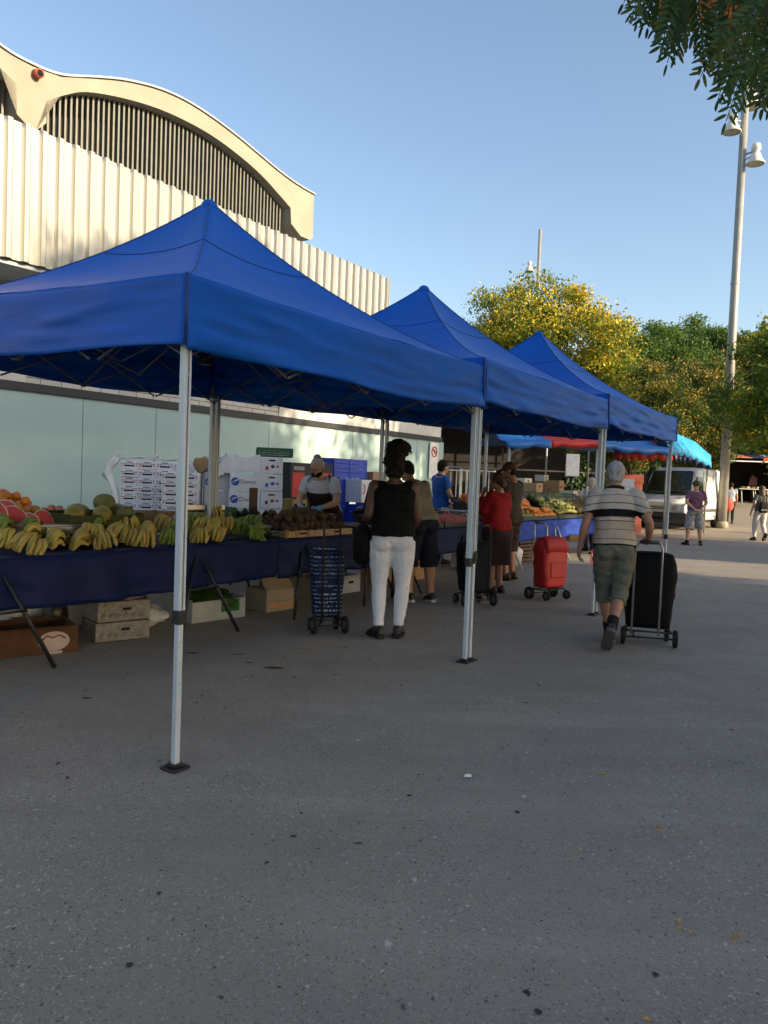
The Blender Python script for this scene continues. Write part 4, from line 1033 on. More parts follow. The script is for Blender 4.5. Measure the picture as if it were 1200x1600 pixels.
# wire roll cage, boxes and goods behind the far tables
cg = thing('roll_cage', 'pale metal roll cage with upright bars behind the blue shirted seller', 'cage', W(13.4, 5.6), ROT - .3)
cgm = mat('cage_metal', (.60, .58, .46), .4, metal=.2)
for sx in (-1, 1):
    for sy in (-1, 1): MB().tube([(sx * .55, sy * .35, 0), (sx * .55, sy * .35, 1.75)], .02, 8).build('post', cgm, cg)
mb = MB()
for sy in (-1, 1):
    for k in range(7): mb.tube([(-.55 + k * .183, sy * .35, .2), (-.55 + k * .183, sy * .35, 1.7)], .010, 6)
    for z in (.2, .95, 1.72): mb.tube([(-.55, sy * .35, z), (.55, sy * .35, z)], .012, 6)
mb.build('bars', cgm, cg); MB().box((0, 0, .16), (1.1, .7, .03)).build('floor_plate', cgm, cg)
rnd = random.Random(4)
k = 0
for (px, py, t, w, d, h, m_, lab) in (
    (795, 768, 5.3, .42, .4, .26, brown_card, 'brown carton left in the row of lit boxes behind the oranges'),
    (832, 768, 5.6, .45, .4, .24, mat('tan_card', (.34, .22, .13), .8), 'tan open carton in the middle of the row behind the oranges'),
    (866, 776, 5.4, .34, .4, .46, brown_card, 'tall brown carton behind the far melons'),
    (888, 781, 5.0, .30, .4, .26, mat('pale_yellow_card', (.60, .55, .42), .7), 'cream carton right of the tall brown carton'),
    (815, 758, 6.2, .5, .4, .2, mat('pale_yellow_card', (.60, .55, .42), .7), 'long cream carton at the very back of the row'),
    (846, 752, 6.6, .34, .3, .2, white_card, 'white carton at the back under the dark wall')):
    p = at_t(px, py, t)
    st_ = MB().box((0, 0, (p.z - .01) / 2), (w * .95, d * .95, p.z - .01), bev=.01).box((0, -d * .48, (p.z) * .6), (.14, .01, .05), m=1).build('carton_pile', [mat('dull_card', (.20, .15, .10), .8), dark_slot], None, Vector((p.x, p.y, .005)), (0, 0, ROT))
    tag(st_, 'dull stacked carton base under the ' + lab.split(' behind')[0].split(' in the')[0].split(' at the')[0].split(' right of')[0], 'carton')
    carton('fruit_box', lab, 'box', p, ROT, (w, d, h), m_, slots=((0, h * .6, .12, .04),))
rnd = random.Random(12)
clm = [brown_card, mat('tan_card', (.34, .22, .13)), mat('pale_yellow_card', (.60, .55, .42)), white_card, mat('orange_card', (.42, .22, .08))]
for i in range(12):
    s_ = 9.3 + i * .46 + rnd.uniform(-.1, .1); h_ = rnd.uniform(.14, .30)
    carton('fruit_box', 'small open carton in the cluttered row on the bench behind the far fruit', 'box', W(s_, 4.35 + rnd.uniform(-.08, .1), .802), ROT + rnd.uniform(-.3, .3), (rnd.uniform(.28, .42), .30, h_), rnd.choice(clm), slots=((0, h_ * .6, .09, .03),), group='cartons on the bench behind the far fruit')
table('bench of cluttered cartons behind the far fruit', 9.0, 15.0, 4.1, .55, .80, (9.6, 12.0, 14.4))
# ------------------------------------------------------------------ things under the tables
bx = thing('cardboard_box', 'dark brown cardboard box with pale oval sticker, under the front table', 'box', W(.95, 2.80), ROT - .35)
darkbrown = mat('dark_brown_card', (.085, .040, .020), .8, var=.25)
MB().box((0, 0, .006), (.66, .42, .01)).build('carton_base', darkbrown, bx)
for nm, c_, s_ in (('front_wall', (0, -.215, .105), (.68, .008, .21)), ('back_wall', (0, .215, .105), (.68, .008, .21)), ('side_wall', (-.336, 0, .105), (.008, .42, .207)), ('side_wall', (.336, 0, .105), (.008, .42, .207))): MB().box(c_, s_, bev=.002).build(nm, darkbrown, bx)
MB().box((.02, -.27, .215), (.5, .12, .006), rot=Matrix.Rotation(-.25, 3, 'X')).build('flap', darkbrown, bx)
mb = MB(); n = 24; mb.add([(.16 + .115 * math.cos(2 * math.pi * k / n), -.2215, .10 + .075 * math.sin(2 * math.pi * k / n)) for k in range(n)] + [(.16 + .115 * math.cos(2 * math.pi * k / n), -.2195, .10 + .075 * math.sin(2 * math.pi * k / n)) for k in range(n)], [tuple(range(n))] + [(k, k + n, (k + 1) % n + n, (k + 1) % n) for k in range(n)])
mb.box((.16, -.2205, .012), (.12, .004, .022)); mb.build('oval_sticker', mat('sticker_pink', (.42, .32, .27), .7), bx)
mb = MB(); mb.tube([(.075, -.223, .115), (.11, -.223, .145), (.15, -.223, .125), (.2, -.223, .145), (.245, -.223, .115)], .006, 5); mb.build('sticker_print', mat('sticker_brown', (.20, .07, .05), .7), bx)
for i, (nm, sz) in enumerate((('lower', .16), ('upper', .17))):
    t = thing('patterned_carton', nm + ' pale patterned carton under the front table, below the clear bag', 'carton', W(1.72, 2.72, .005 + i * .165), ROT - .30 + i * .05)
    MB().box((0, 0, sz / 2), (.46, .36, sz - .004), bev=.006).build('carton_body', mat('grey_print_card', (.22, .195, .165), .8, var=.35, vscale=22), t)  # print colour darkened to stand in for the table's shade
    MB().box((.02, -.181, sz * .6), (.075, .004, .022)).build('hand_slot', dark_slot, t)
    mb = MB()
    for k in range(6): mb.tube([(-.18 + k * .065 + .015 * math.cos(a), -.183, .05 + .015 * math.sin(a)) for a in np.linspace(0, 5, 8)], .003, 4)
    mb.build('print', ink_dark, t)
crumple('plastic_bag', 'clear plastic bag heaped on the patterned carton under the front table', 'plastic bag', W(1.74, 2.72, .33), (.26, .17, .10), mat('dull_film', (.34, .30, .25), .3, var=.3, vscale=20, bump=.4), 8)
crumple('plastic_bag', 'white plastic bag lying behind the patterned cartons', 'plastic bag', W(2.25, 2.95, .0), (.17, .12, .09), mat('white_bag', (.55, .56, .55), .4, bump=.4), 12)
crumple('plastic_bag', 'blue and white plastic bag on the ground at the left table end', 'plastic bag', W(.22, 2.85, .0), (.2, .14, .09), mat('bluewhite_bag', (.45, .48, .58), .4, col2=(.10, .15, .38), vscale=14), 15)
crumple('black_bag', 'small black bag between the brown box and the patterned carton', 'plastic bag', W(1.40, 3.1, .0), (.10, .10, .17), mat('bag_black2', (.02, .02, .02), .4), 18, amp=.2)
tag(MB().box((0, 0, .11), (.75, .5, .22), bev=.02).box((0, -.251, .12), (.2, .004, .04), m=1).build('foam_box', [mat('foam_white', (.55, .55, .53), .7), dark_slot], None, W(1.45, 3.5, .01), (0, 0, ROT)), 'large pale foam box at the back beneath the bananas', 'box')
tr = thing('produce_tray', 'large white cardboard tray with green lettered end, under the front table', 'tray', W(2.92, 2.92), ROT - .12)
for nm, c_, s_ in (('front_wall', (0, -.24, .10), (.64, .01, .20)), ('back_wall', (0, .24, .10), (.64, .01, .20)), ('side_wall', (-.315, 0, .11), (.01, .47, .22)), ('side_wall', (.315, 0, .11), (.01, .47, .22))): MB().box(c_, s_, bev=.003).build(nm, mat('tray_white', (.36, .36, .34), .8), tr)  # white dulled in its colour for the shade under the table
MB().box((0, 0, .006), (.62, .46, .01)).build('tray_base', mat('tray_white', (.36, .36, .34)), tr)
MB().box((.13, -.2465, .12), (.22, .003, .09)).build('green_print', mat('print_green', (.03, .13, .03), .7), tr)
crumple('leafy_greens', 'limp green leaves heaped in the white cardboard tray', 'leaves', W(2.95, 2.92, .05), (.26, .18, .11), leafmat('limp_green', (.06, .11, .02)), 21, amp=.6, f=3)
nb = thing('fruit_box', 'beige carton with orange block lettering, under the front table', 'box', W(3.72, 2.78), ROT - .08)
MB().box((0, 0, .12), (.40, .34, .236), bev=.006).build('carton_body', mat('beige_card', (.27, .215, .15), .8), nb)  # beige carries some under-table shade in its colour
text_part('NARANJAS', .068, ink_orange, nb, (0, -.172, .065), (R(90), 0, 0))
MB().box((0, -.171, .11), (.33, .002, .006)).build('print_rule', ink_dark, nb)
MB().box((0, -.10, .30), (.40, .16, .006), rot=Matrix.Rotation(.9, 3, 'X')).build('flap', mat('beige_card', (.27, .215, .15)), nb)
for i, (s_, t_, w, h, lab, m_) in enumerate(((4.75, 3.0, .5, .26, 'plain beige carton behind the white trousers', mat('beige_card', (.27, .215, .15))), (5.35, 3.1, .4, .22, 'low grey carton left of the bent man', mat('grey_carton', (.42, .43, .46))), (6.5, 3.2, .55, .34, 'brown carton under the tomato table', brown_card), (7.35, 3.2, .5, .3, 'dull tan carton under the red apples', mat('tan_card', (.34, .22, .13), .8)))):
    carton('fruit_box', lab, 'box', W(s_, t_), ROT + .1 * (i % 3 - 1), (w, .4, h), m_, slots=((0, h * .6, .1, .03),))
for i in range(3):
    slat_crate('%s under the far orange table, left of the red trolley' % ['lowest whitish crate', 'middle whitish crate', 'topmost whitish crate'][i], W(9.1, 3.2, .02 + i * .21), ROT, (.56, .4, .2), mat('whitish_plastic', (.42, .41, .38), .5), rows=4)
for i in range(2):
    slat_crate('%s brown crate under the far orange table, right of the red trolley' % ['lower', 'upper'][i], W(11.0, 3.2, .02 + i * .26), ROT, (.6, .4, .25), mat('brown_plastic', (.10, .05, .03), .5), rows=4)
crumple('plastic_bag', 'white plastic bag hanging under the far orange table', 'plastic bag', W(9.95, 2.75, .02), (.12, .1, .17), mat('white_bag', (.5, .5, .5)), 25)
ps = thing('price_sign', 'small red sign with white figures leaning under the far table', 'sign', at_z(925, 880, .05) , ROT + .15)
MB().box((0, 0, .13), (.26, .015, .26), bev=.004).build('board', mat('sign_red', (.60, .03, .025), .5), ps)
text_part('1,5', .13, white_card, ps, (0, -.0085, .13), (R(90), 0, 0))
# ------------------------------------------------------------------ shopping trolleys
def trolley(label, loc, rz, w, h, d, bagm, framem, wheels=4, handle=.98, lean=0, hx=0, flapm=None, base_h=.16):
    """wheeled shopping bag; the back with the frame is on -y"""
    t = thing('shopping_trolley', label, 'shopping trolley', loc, rz)
    t.rotation_euler = (lean, 0, rz)
    mb = MB(); rings = []
    for k in range(17):
        q = k / 16; z = base_h + q * h
        ww = w * (.86 + .14 * math.sin(min(1, q * 1.4) * math.pi / 2)) * (1 - .25 * max(0, q - .82) / .18 * .6); dd = d * (.84 + .16 * math.sin(q * math.pi)) * (1 - .35 * max(0, q - .8) / .2)
        ring = []
        for j in range(28):
            a = 2 * math.pi * j / 28; cx, sy = math.cos(a), math.sin(a); e = .38
            x = math.copysign(abs(cx) ** e, cx) * ww / 2; y = math.copysign(abs(sy) ** e, sy) * dd / 2
            b = 1 + .085 * fnoise((x * 6, y * 6, z * 5), 1.2) + .035 * fnoise((x * 14, y * 14, z * 11 + x * 6), 1.3) + .012 * math.sin(z * 40 + x * 9)
            ring.append((x * b, y * b + .02, z))
        rings.append(ring)
    mb.loft(rings, 0, True)
    mb.build('bag', bagm, t)
    mb = MB(); top = base_h + h
    fl = []
    for (y, z, ww) in ((-d * .30, top + .012, .80), (0, top + .024, .84), (d * .34, top + .008, .86), (d * .47, top - .06, .90), (d * .535, top - .17, .88)):
        fl.append([(x * w * ww / 2, y + .02, z - .02 * abs(x) ** 3) for x in np.linspace(-1, 1, 9)])
    mb.loft(fl, 0, True, caps=False, closed=False)
    o = mb.build('flap', flapm or bagm, t); md = o.modifiers.new('th', 'SOLIDIFY'); md.thickness = .008
    MB().box((0, d * .545, base_h + h * .36), (w * .62, .03, h * .34), bev=.012).build('front_pocket', flapm or bagm, t)
    mb = MB(); hw = w * .26
    yb = -d / 2 - .015
    hb = handle
    mb.tube([(hx - hw, yb, .10), (hx - hw, yb, hb - .06), (hx - hw + .03, yb - .03, hb), (hx + hw - .03, yb - .03, hb), (hx + hw, yb, hb - .06), (hx + hw, yb, .10)], .0105, 8)
    mb.build('frame', framem, t)
    MB().tube([(hx - hw + .035, yb - .03, hb), (hx + hw - .035, yb - .03, hb)], .018, 10).build('grip', blackp, t)
    mb = MB(); z0 = base_h - .03
    mb.tube([(-w * .42, d * .5, z0 - .06), (-w * .42, d * .35, z0), (-w * .42, -d * .5, z0)], .010, 6); mb.tube([(w * .42, d * .5, z0 - .06), (w * .42, d * .35, z0), (w * .42, -d * .5, z0)], .010, 6)
    mb.tube([(-w * .42, d * .3, z0), (w * .42, d * .3, z0)], .009, 6); mb.tube([(-w * .42, -d * .5, z0), (w * .42, -d * .5, z0)], .009, 6)
    mb.tube([(-w * .5, -d * .5, .075), (w * .5, -d * .5, .075)], .009, 6)
    mb.tube([(-w * .3, -d * .5, z0), (-w * .3, -d * .5, .075)], .008, 6); mb.tube([(w * .3, -d * .5, z0), (w * .3, -d * .5, .075)], .008, 6)
    mb.build('base_rack', blackm, t)
    sp = [(-w * .5, -d * .5, .080), (w * .5, -d * .5, .080)]
    if wheels == 4: sp += [(-w * .42, d * .5, .058), (w * .42, d * .5, .058)]
    for x, y, r in sp:
        wh = MB(); prof = [(r * .55, -.016), (r * .95, -.016), (r, -.009), (r, .009), (r * .95, .016), (r * .55, .016)]
        rings = [[(x + zz, y + rr * math.cos(2 * math.pi * k / 20), r + rr * math.sin(2 * math.pi * k / 20)) for k in range(20)] for rr, zz in prof]
        wh.loft(rings + [rings[0]], 0, True, caps=False)
        wo_ = wh.build('wheel', rubber, t, fix=True)
        hb_ = MB(); hb_.tube([(x - .018, y, r), (x + .018, y, r)], r * .58, 14); hb_.build('hub', mat('hub_grey', (.10, .10, .10), .5), wo_)
    return t
bagblack = mat('bag_fabric_black', (.003, .003, .0035), .75, var=.3, bump=.2, bscale=30)
bagred = mat('bag_fabric_red', (.46, .014, .016), .6, var=.15, vscale=3, bump=.15, bscale=20)
bagred2 = mat('bag_flap_red', (.40, .010, .013), .6, bump=.15)
def letters_fabric():
    m = mat('bag_letters', (.01, .02, .061), .7); nt = m.node_tree; N = nt.nodes; L = nt.links; b = N['Principled BSDF']
    tc = N.new('ShaderNodeTexCoord'); mp = N.new('ShaderNodeMapping'); mp.inputs['Scale'].default_value = (1, 1, 1); mp.inputs['Rotation'].default_value = (R(90), R(90), 0); L.new(tc.outputs['Object'], mp.inputs[0])
    br = N.new('ShaderNodeTexBrick'); br.offset = .37
    for k_, v_ in (('Scale', 1), ('Mortar Size', .012), ('Brick Width', .10), ('Row Height', .038), ('Mortar Smooth', .0)): br.inputs[k_].default_value = v_
    br.inputs['Color1'].default_value = (.40, .50, .60, 1); br.inputs['Color2'].default_value = (.02, .05, .13, 1); br.inputs['Mortar'].default_value = (.006, .012, .04, 1)
    L.new(mp.outputs[0], br.inputs[0])
    nz = N.new('ShaderNodeTexNoise'); nz.inputs['Scale'].default_value = 70; L.new(tc.outputs['Object'], nz.inputs[0])
    gt = N.new('ShaderNodeMath'); gt.operation = 'GREATER_THAN'; gt.inputs[1].default_value = .5; L.new(nz.outputs['Fac'], gt.inputs[0])
    mx = N.new('ShaderNodeMix'); mx.data_type = 'RGBA'; mx.inputs[6].default_value = (.008, .018, .06, 1); L.new(br.outputs['Color'], mx.inputs[7]); L.new(gt.outputs[0], mx.inputs[0]); L.new(mx.outputs[2], b.inputs['Base Color'])
    return m
alu_f = mat('trolley_tube', (.45, .45, .45), .3, metal=.7)
TB = at_z(1012, 1003, 0)
trolley('black shopping trolley pulled by the man in the striped polo shirt', (2.52, 7.22, 0), -.22, .46, .68, .30, bagblack, alu_f, handle=.96, hx=-.04)
trolley('red shopping trolley parked before the far orange table', (2.14, 9.78, 0), .62 + math.pi, .44, .62, .26, bagred, alu_f, handle=.97, flapm=bagred2, lean=.05)
trolley('navy trolley bag printed with pale lettering, left of the woman in white trousers', (-.50, 7.16, 0), .35, .30, .62, .22, letters_fabric(), blackm, handle=1.02, lean=-.03)
trolley('dark navy shopping trolley behind the tied tent legs, beside the red jacket', (1.10, 9.12, 0), .4, .38, .58, .28, mat('bag_dark_navy', (.008, .010, .018), .7), blackm, handle=.95)

# ------------------------------------------------------------------ people
def V(*a): return Vector(a)
skin_l = mat('skin_light', (.46, .26, .18), .55, var=.08, vscale=14)
skin_t = mat('skin_tan', (.34, .17, .105), .55, var=.10, vscale=14)
skin_d = mat('skin_dark', (.10, .048, .028), .5, var=.12, vscale=14)
J0 = dict(pelvis=(0, 0, .93), chest=(0, .01, 1.26), neck=(0, -.015, 1.455), head=(0, .02, 1.60), face=(0, 1, 0),
          shl=(-.175, -.01, 1.40), ell=(-.235, -.03, 1.12), wrl=(-.25, .06, .87), fil=(-.245, .12, .70),
          shr=(.175, -.01, 1.40), elr=(.235, -.03, 1.12), wrr=(.25, .06, .87), fir=(.245, .12, .70),
          hil=(-.09, 0, .90), knl=(-.10, .03, .49), anl=(-.10, -.02, .085), tol=(-.12, .13, .03),
          hir=(.09, 0, .90), knr=(.10, .03, .49), anr=(.10, -.02, .085), tor=(.12, .13, .03))
def person(label, loc, rz, pose=None, scale=1.0, girth=1.0, belly=0, skin=skin_l, shirt=None, sleeve=.55, shirt_hem=.0, pants=None, pleg=1.0, pfit=1.0, skirt=None, shoes=None, sock=None, sockh=.3, hair=None, hairfn=None, cap=None, voxel=.010, shirt_fit=1.0, mask=None, apron=None, gloves=None, hat=None, lower_shirt=None, group=None, face=True, curl=.5, rl=None):
    J = {k: Vector(v) for k, v in J0.items()}
    if pose: J.update({k: Vector(v) for k, v in pose.items()})
    t = thing('person', label, 'person', loc, rz, group); t.scale = (scale, scale, scale)
    P, C_, Nk, H_ = J['pelvis'], J['chest'], J['neck'], J['head']
    right = (J['shr'] - J['shl']).normalized(); hright = (J['hir'] - J['hil']).normalized()
    def spine(q):
        # pelvis - chest - neck, smooth
        a = P.lerp(C_, q / .62) if q <= .62 else C_.lerp(Nk, (q - .62) / .38)
        b = P.lerp(C_, .5).lerp(C_.lerp(Nk, .5), q)
        return a.lerp(b, .25 * math.sin(math.pi * max(0, min(1, q))))
    def ring(q, rx, ry, n=20, fwd=0):
        e = .02; c = spine(min(1, max(-.2, q))) if q >= 0 else P + (P - spine(.08)) * (-q / .08)
        T = (spine(min(1, max(q, 0) + e)) - spine(max(0, max(q, 0) - e))).normalized()
        X = hright.lerp(right, max(0, min(1, q))); X = (X - T * X.dot(T)).normalized(); Y = T.cross(X)
        out = []
        for k in range(n):
            a = 2 * math.pi * k / n; cx, sy = math.cos(a), math.sin(a); p = .82
            out.append(c + X * rx * math.copysign(abs(cx) ** p, cx) + Y * (ry * math.copysign(abs(sy) ** p, sy) + fwd))
        return out
    g = girth
    prof = [(-.16, .10, .075, 0), (-.10, .150 * g, .105 * g, -.005), (0, .172 * g, .122 * g, -.012), (.10, .165 * g, .115 * g + belly * .4, belly * .4), (.25, .148 * g, .100 * g + belly * .6, belly * .6), (.40, .150 * g, .103 * g + belly * .5, belly * .5), (.55, .160 * g, .110 * g + belly * .15, belly * .1), (.70, .172 * g, .112 * g, 0), (.83, .168 * g, .098 * g, -.004), (.92, .125, .075, -.005), (1.0, .062, .060, 0)]
    def limb(mb, a, b, c, r, infl=0, q0=0, q1=2, n=12):
        """two bone limb; q 0..1 first bone, 1..2 second bone"""
        pts = []; rad = []
        for q in np.linspace(q0, q1, 13):
            p = a.lerp(b, q) if q <= 1 else b.lerp(c, q - 1)
            p = p.copy(); rr = np.interp(q, [0, .35, .85, 1.0, 1.3, 1.75, 2.0], r)
            pts.append(p); rad.append(rr + infl)
        for i in range(1, 12):
            if abs(np.linspace(q0, q1, 13)[i] - 1) < .13: pts[i] = pts[i].lerp((pts[i - 1] + pts[i + 1]) / 2, .5)
        mb.tube(pts, rad, n)
    RA = [.056, .050, .042, .040, .041, .030, .027]; RL = [.092, .088, .064, .057, .060, .042, .038]
    RA = [r * (.6 + .4 * g) for r in RA]; RL = [r * (.5 + .5 * g) for r in RL]
    # --- body
    mb = MB(); mb.loft([ring(q, rx * .97, ry * .97, fwd=f) for q, rx, ry, f in prof])
    Fd = Vector(J['face']).normalized(); Hu = (H_ - Nk).normalized(); Hx = Fd.cross(Hu).normalized(); Hu = Hx.cross(Fd).normalized()
    Rm = Matrix((Hx, Fd, Hu)).transposed()
    mb.tube([Nk - Hu * .03, Nk.lerp(H_, .45) - Fd * .005, H_ - Hu * .02], [.060, .054, .052], 12)
    mb.ell(H_ + Hu * .012, (.074, .092, .105), rot=Rm, nu=18, nv=12)
    mb.ell(H_ - Hu * .055 + Fd * .028, (.056, .062, .062), rot=Rm, nu=14, nv=9)
    mb.tube([H_ + Fd * .086 + Hu * .018, H_ + Fd * .108 - Hu * .022], [.009, .014], 8)
    mb.ell(H_ + Fd * .094 - Hu * .026, (.018, .014, .011), rot=Rm, nu=10, nv=6)
    mb.ell(H_ + Fd * .083 - Hu * .062, (.024, .010, .010), rot=Rm, nu=10, nv=6)
    for s in (-1, 1):
        mb.ell(H_ + Hx * s * .076 - Fd * .008 - Hu * .01, (.011, .020, .032), rot=Rm, nu=10, nv=7)
    for sd in 'lr':
        limb(mb, J['sh' + sd], J['el' + sd], J['wr' + sd], RA)
        limb(mb, J['hi' + sd], J['kn' + sd], J['an' + sd], RL)
        mb.ell(J['sh' + sd], (.064, .060, .060))
        A_, T_ = J['an' + sd], J['to' + sd]
        d = (T_ - A_); mb.tube([A_ - d * .32 - V(0, 0, .02), A_ + V(0, 0, -.03), A_.lerp(T_, .6) , T_], [.030, .038, .040, .024], 10)
        wr, fi = J['wr' + sd], J['fi' + sd]; hd = (fi - wr).normalized()
        side = hd.cross(Vector((1, 0, 0)) if abs(hd.x) < .8 else Vector((0, 1, 0))).normalized()   # palm's width direction
        nrm = hd.cross(side).normalized()
        if (P - wr).dot(nrm) < 0: nrm = -nrm                                                          # palm faces the body
        mb.tube([wr - hd * .01, wr + hd * .03, wr + hd * .085], [(.024, .024), (.036, .018), (.040, .016)], 10, up=tuple(nrm))
        Xs = nrm.cross(hd).normalized()
        for k, ln in enumerate((.066, .076, .072, .056)):
            b0 = wr + hd * .080 + Xs * (k - 1.5) * .0195
            c = curl
            p1 = b0 + (hd * math.cos(c * .5) + nrm * math.sin(c * .5)) * ln * .45
            p2 = p1 + (hd * math.cos(c * 1.4) + nrm * math.sin(c * 1.4)) * ln * .32
            p3 = p2 + (hd * math.cos(c * 2.1) + nrm * math.sin(c * 2.1)) * ln * .26
            mb.tube([b0 - hd * .02, b0, p1, p2, p3], [.0095, .0095, .009, .0085, .0065], 8)
        fx = Xs if (Xs.dot(Vector((0, 1, 0))) > 0) else -Xs
        mb.tube([wr + hd * .025 + fx * .026, wr + hd * .055 + fx * .048 + nrm * .01, wr + hd * .085 + fx * .050 + nrm * .022], [.013, .011, .008], 8)
    vox(mb, 'body', skin, t, voxel * .9, 3)
    # --- eyes
    if face:
        for s in (-1, 1):
            MB().ell(H_ + Hx * s * .032 + Fd * .083 + Hu * .018, (.013, .008, .008), rot=Rm, nu=10, nv=6).build('eye', mat('eye_white', (.6, .58, .55), .3), t)
            MB().ell(H_ + Hx * s * .032 + Fd * .0895 + Hu * .018, (.006, .004, .006), rot=Rm, nu=8, nv=6).build('iris', mat('eye_dark', (.02, .012, .008), .2), t)
        mb = MB()
        for s in (-1, 1): mb.tube([H_ + Hx * s * .016 + Fd * .093 + Hu * .036, H_ + Hx * s * .034 + Fd * .089 + Hu * .042, H_ + Hx * s * .05 + Fd * .076 + Hu * .036], [.004, .005, .003], 6)
        mb.build('eyebrow', mat('brow', (.03, .02, .015), .8), t)
        MB().tube([H_ - Hx * .022 + Fd * .089 - Hu * .062, H_ + Fd * .0945 - Hu * .061, H_ + Hx * .022 + Fd * .089 - Hu * .062], [.004, .006, .004], 7).build('lips', mat('lip', (.24, .08, .07), .5), t)
    # --- trousers
    if pants:
        mb = MB(); inf = .012 * pfit
        mb.loft([ring(q, rx + (inf if q < -.05 else .002), ry + (inf if q < -.05 else .002), fwd=f) for q, rx, ry, f in prof if q <= .05] + [ring(.09, .150 * g, .105 * g)])
        fb = V(0, 0, 1).cross(hright).normalized()
        for sx in (-1, 1): mb.ell(P + hright * sx * .078 * g - fb * (.052 * g + inf) - V(0, 0, .045), (.088 * g, .072 * g, .092))
        for sd in 'lr':
            r2 = list(rl) if rl else list(RL); 
            if pfit > 1.5: r2 = [.096, .096, .088, .086, .086, .08, .078]
            limb(mb, J['hi' + sd], J['kn' + sd], J['an' + sd], r2, inf, 0, 2 * pleg if pleg <= 1 else 2)
        vox(mb, 'trousers', pants, t, voxel, 5, amp=.007 * min(1.6, max(.6, pfit)), freq=11, stretch=(1, 1, 1.7))
    if skirt:
        m_, hem = skirt
        mb = MB(); rings = [ring(.14, .17 * g, .125 * g), ring(.0, .19 * g, .145 * g)]
        k0 = P
        for q in (.25, .5, .75, 1.0):
            z = P.z - .05 + (hem - P.z + .05) * q; c = V(P.x, P.y + .01 * q, z); rx, ry = .195 * g + .03 * q, .150 * g + .03 * q
            rings.append([c + hright * rx * math.cos(2 * math.pi * k / 20) * (1 + .04 * math.sin(k * 2.5) * q) + hright.cross(V(0, 0, 1)).normalized() * -ry * math.sin(2 * math.pi * k / 20) for k in range(20)])
        mb.loft(rings); vox(mb, 'skirt', m_, t, voxel, 4, amp=.007, freq=9, stretch=(1.6, 1.6, .4))
    # --- shirt
    if shirt:
        mb = MB(); inf = .016 * shirt_fit
        mb.loft([ring(q, rx + inf * (1.2 if q < .6 else 1), ry + inf * (1.2 if q < .6 else 1), fwd=f) for q, rx, ry, f in [(shirt_hem, np.interp(shirt_hem, [p[0] for p in prof], [p[1] for p in prof]), np.interp(shirt_hem, [p[0] for p in prof], [p[2] for p in prof]), np.interp(shirt_hem, [p[0] for p in prof], [p[3] for p in prof]))] + [p for p in prof if p[0] > shirt_hem + .02 and p[0] < .95] + [(.965, .085, .068, -.004)]])
        for sd in 'lr':
            if sleeve > 0: limb(mb, J['sh' + sd], J['el' + sd], J['wr' + sd], RA, .016 * shirt_fit, 0, sleeve); mb.ell(J['sh' + sd], (.072, .068, .066))
            elif sleeve == 0: mb.ell(J['sh' + sd].lerp(Nk, .25), (.060, .062, .050))
        so_ = vox(mb, 'shirt', shirt, t, voxel, 4, amp=.011, freq=8, stretch=(1, 1, 1.4))
        if cap:  # collar
            mb = MB(); mb.tube([Nk + Hu * .012 + (Hx * math.cos(a) * .068 + Fd * math.sin(a) * .066) for a in np.linspace(0, 2 * math.pi, 17)], .016, 7); mb.build('collar', cap, so_)
    if apron: apron(t, J, ring, prof)
    # --- shoes
    for sd in 'lr':
        A_, T_ = J['an' + sd], J['to' + sd]; K_ = J['kn' + sd]
        sh = (A_ - K_).normalized()
        if sock:
            q = 1 - sockh
            mb = MB(); mb.tube([K_.lerp(A_, q), K_.lerp(A_, q + (1 - q) * .5), A_ + sh * .02], [np.interp(q, [0, .3, .75, 1], [.062, .065, .05, .046]), .051, .048], 14); mb.build('sock', sock, t)
        if shoes:
            d = (T_ - A_); fl = d - sh * d.dot(sh) if d.length else d; f = fl.normalized(); L_ = .30
            up = -sh; sx = f.cross(up).normalized()
            heel = A_ + sh * .055 - f * .075
            mb = MB()
            mb.loft([[heel + f * (L_ * q) + sx * wd * math.cos(a) + up * (max(math.sin(a), -.55) * hh + hh * .55) for a in np.linspace(0, 2 * math.pi, 17)[:-1]] for q, wd, hh in ((0, .022, .035), (.05, .034, .055), (.25, .038, .062), (.45, .040, .050), (.7, .047, .036), (.9, .040, .026), (1.0, .018, .014))])
            mb.tube([A_ + sh * .0, A_ + sh * .03], [.048, .046], 12)
            so2 = vox(mb, 'shoe', shoes[0], t, .008, 3)
            sl_ = MB(); sl_.loft([[heel + f * (L_ * q) + sx * wd * c1 + up * (.016 * c2 - .012) for c1, c2 in ((-1, -1), (1, -1), (1.04, 1), (-1.04, 1))] for q, wd in ((-.015, .022), (.05, .037), (.3, .041), (.7, .050), (.9, .043), (1.02, .02))], smooth=False)
            sl_.build('sole', shoes[1], so2, fix=True)
    # --- hair, hats
    ctx = dict(t=t, H=H_, F=Fd, U=Hu, X=Hx, Rm=Rm, Nk=Nk, J=J)
    if hair:
        mb = MB()
        def fn(v): return 1 + .05 * mnoise.noise(v * 5)
        mb.ell(H_ + Hu * .032 - Fd * .022, (.083, .093, .095), rot=Rm, nu=24, nv=16, fn=fn)
        if hairfn != 'bald': mb.ell(H_ - Fd * .040 - Hu * .020, (.072, .062, .075), rot=Rm, nu=20, nv=12, fn=fn)
        vox(mb, 'hair', hair, t, .007, 2, amp=.006, freq=38, stretch=(1, 1, .5))
    if callable(hairfn): hairfn(ctx)
    if hat: hat(ctx)
    return t, ctx
denim_w = mat('white_denim', (.66, .66, .70), .75, var=.05, vscale=5, bump=.25, bscale=24, stretch=(1, 1, 2.2))
blacktop = mat('black_top', (.0028, .0028, .003), .8, var=.3, bump=.3, bscale=18)
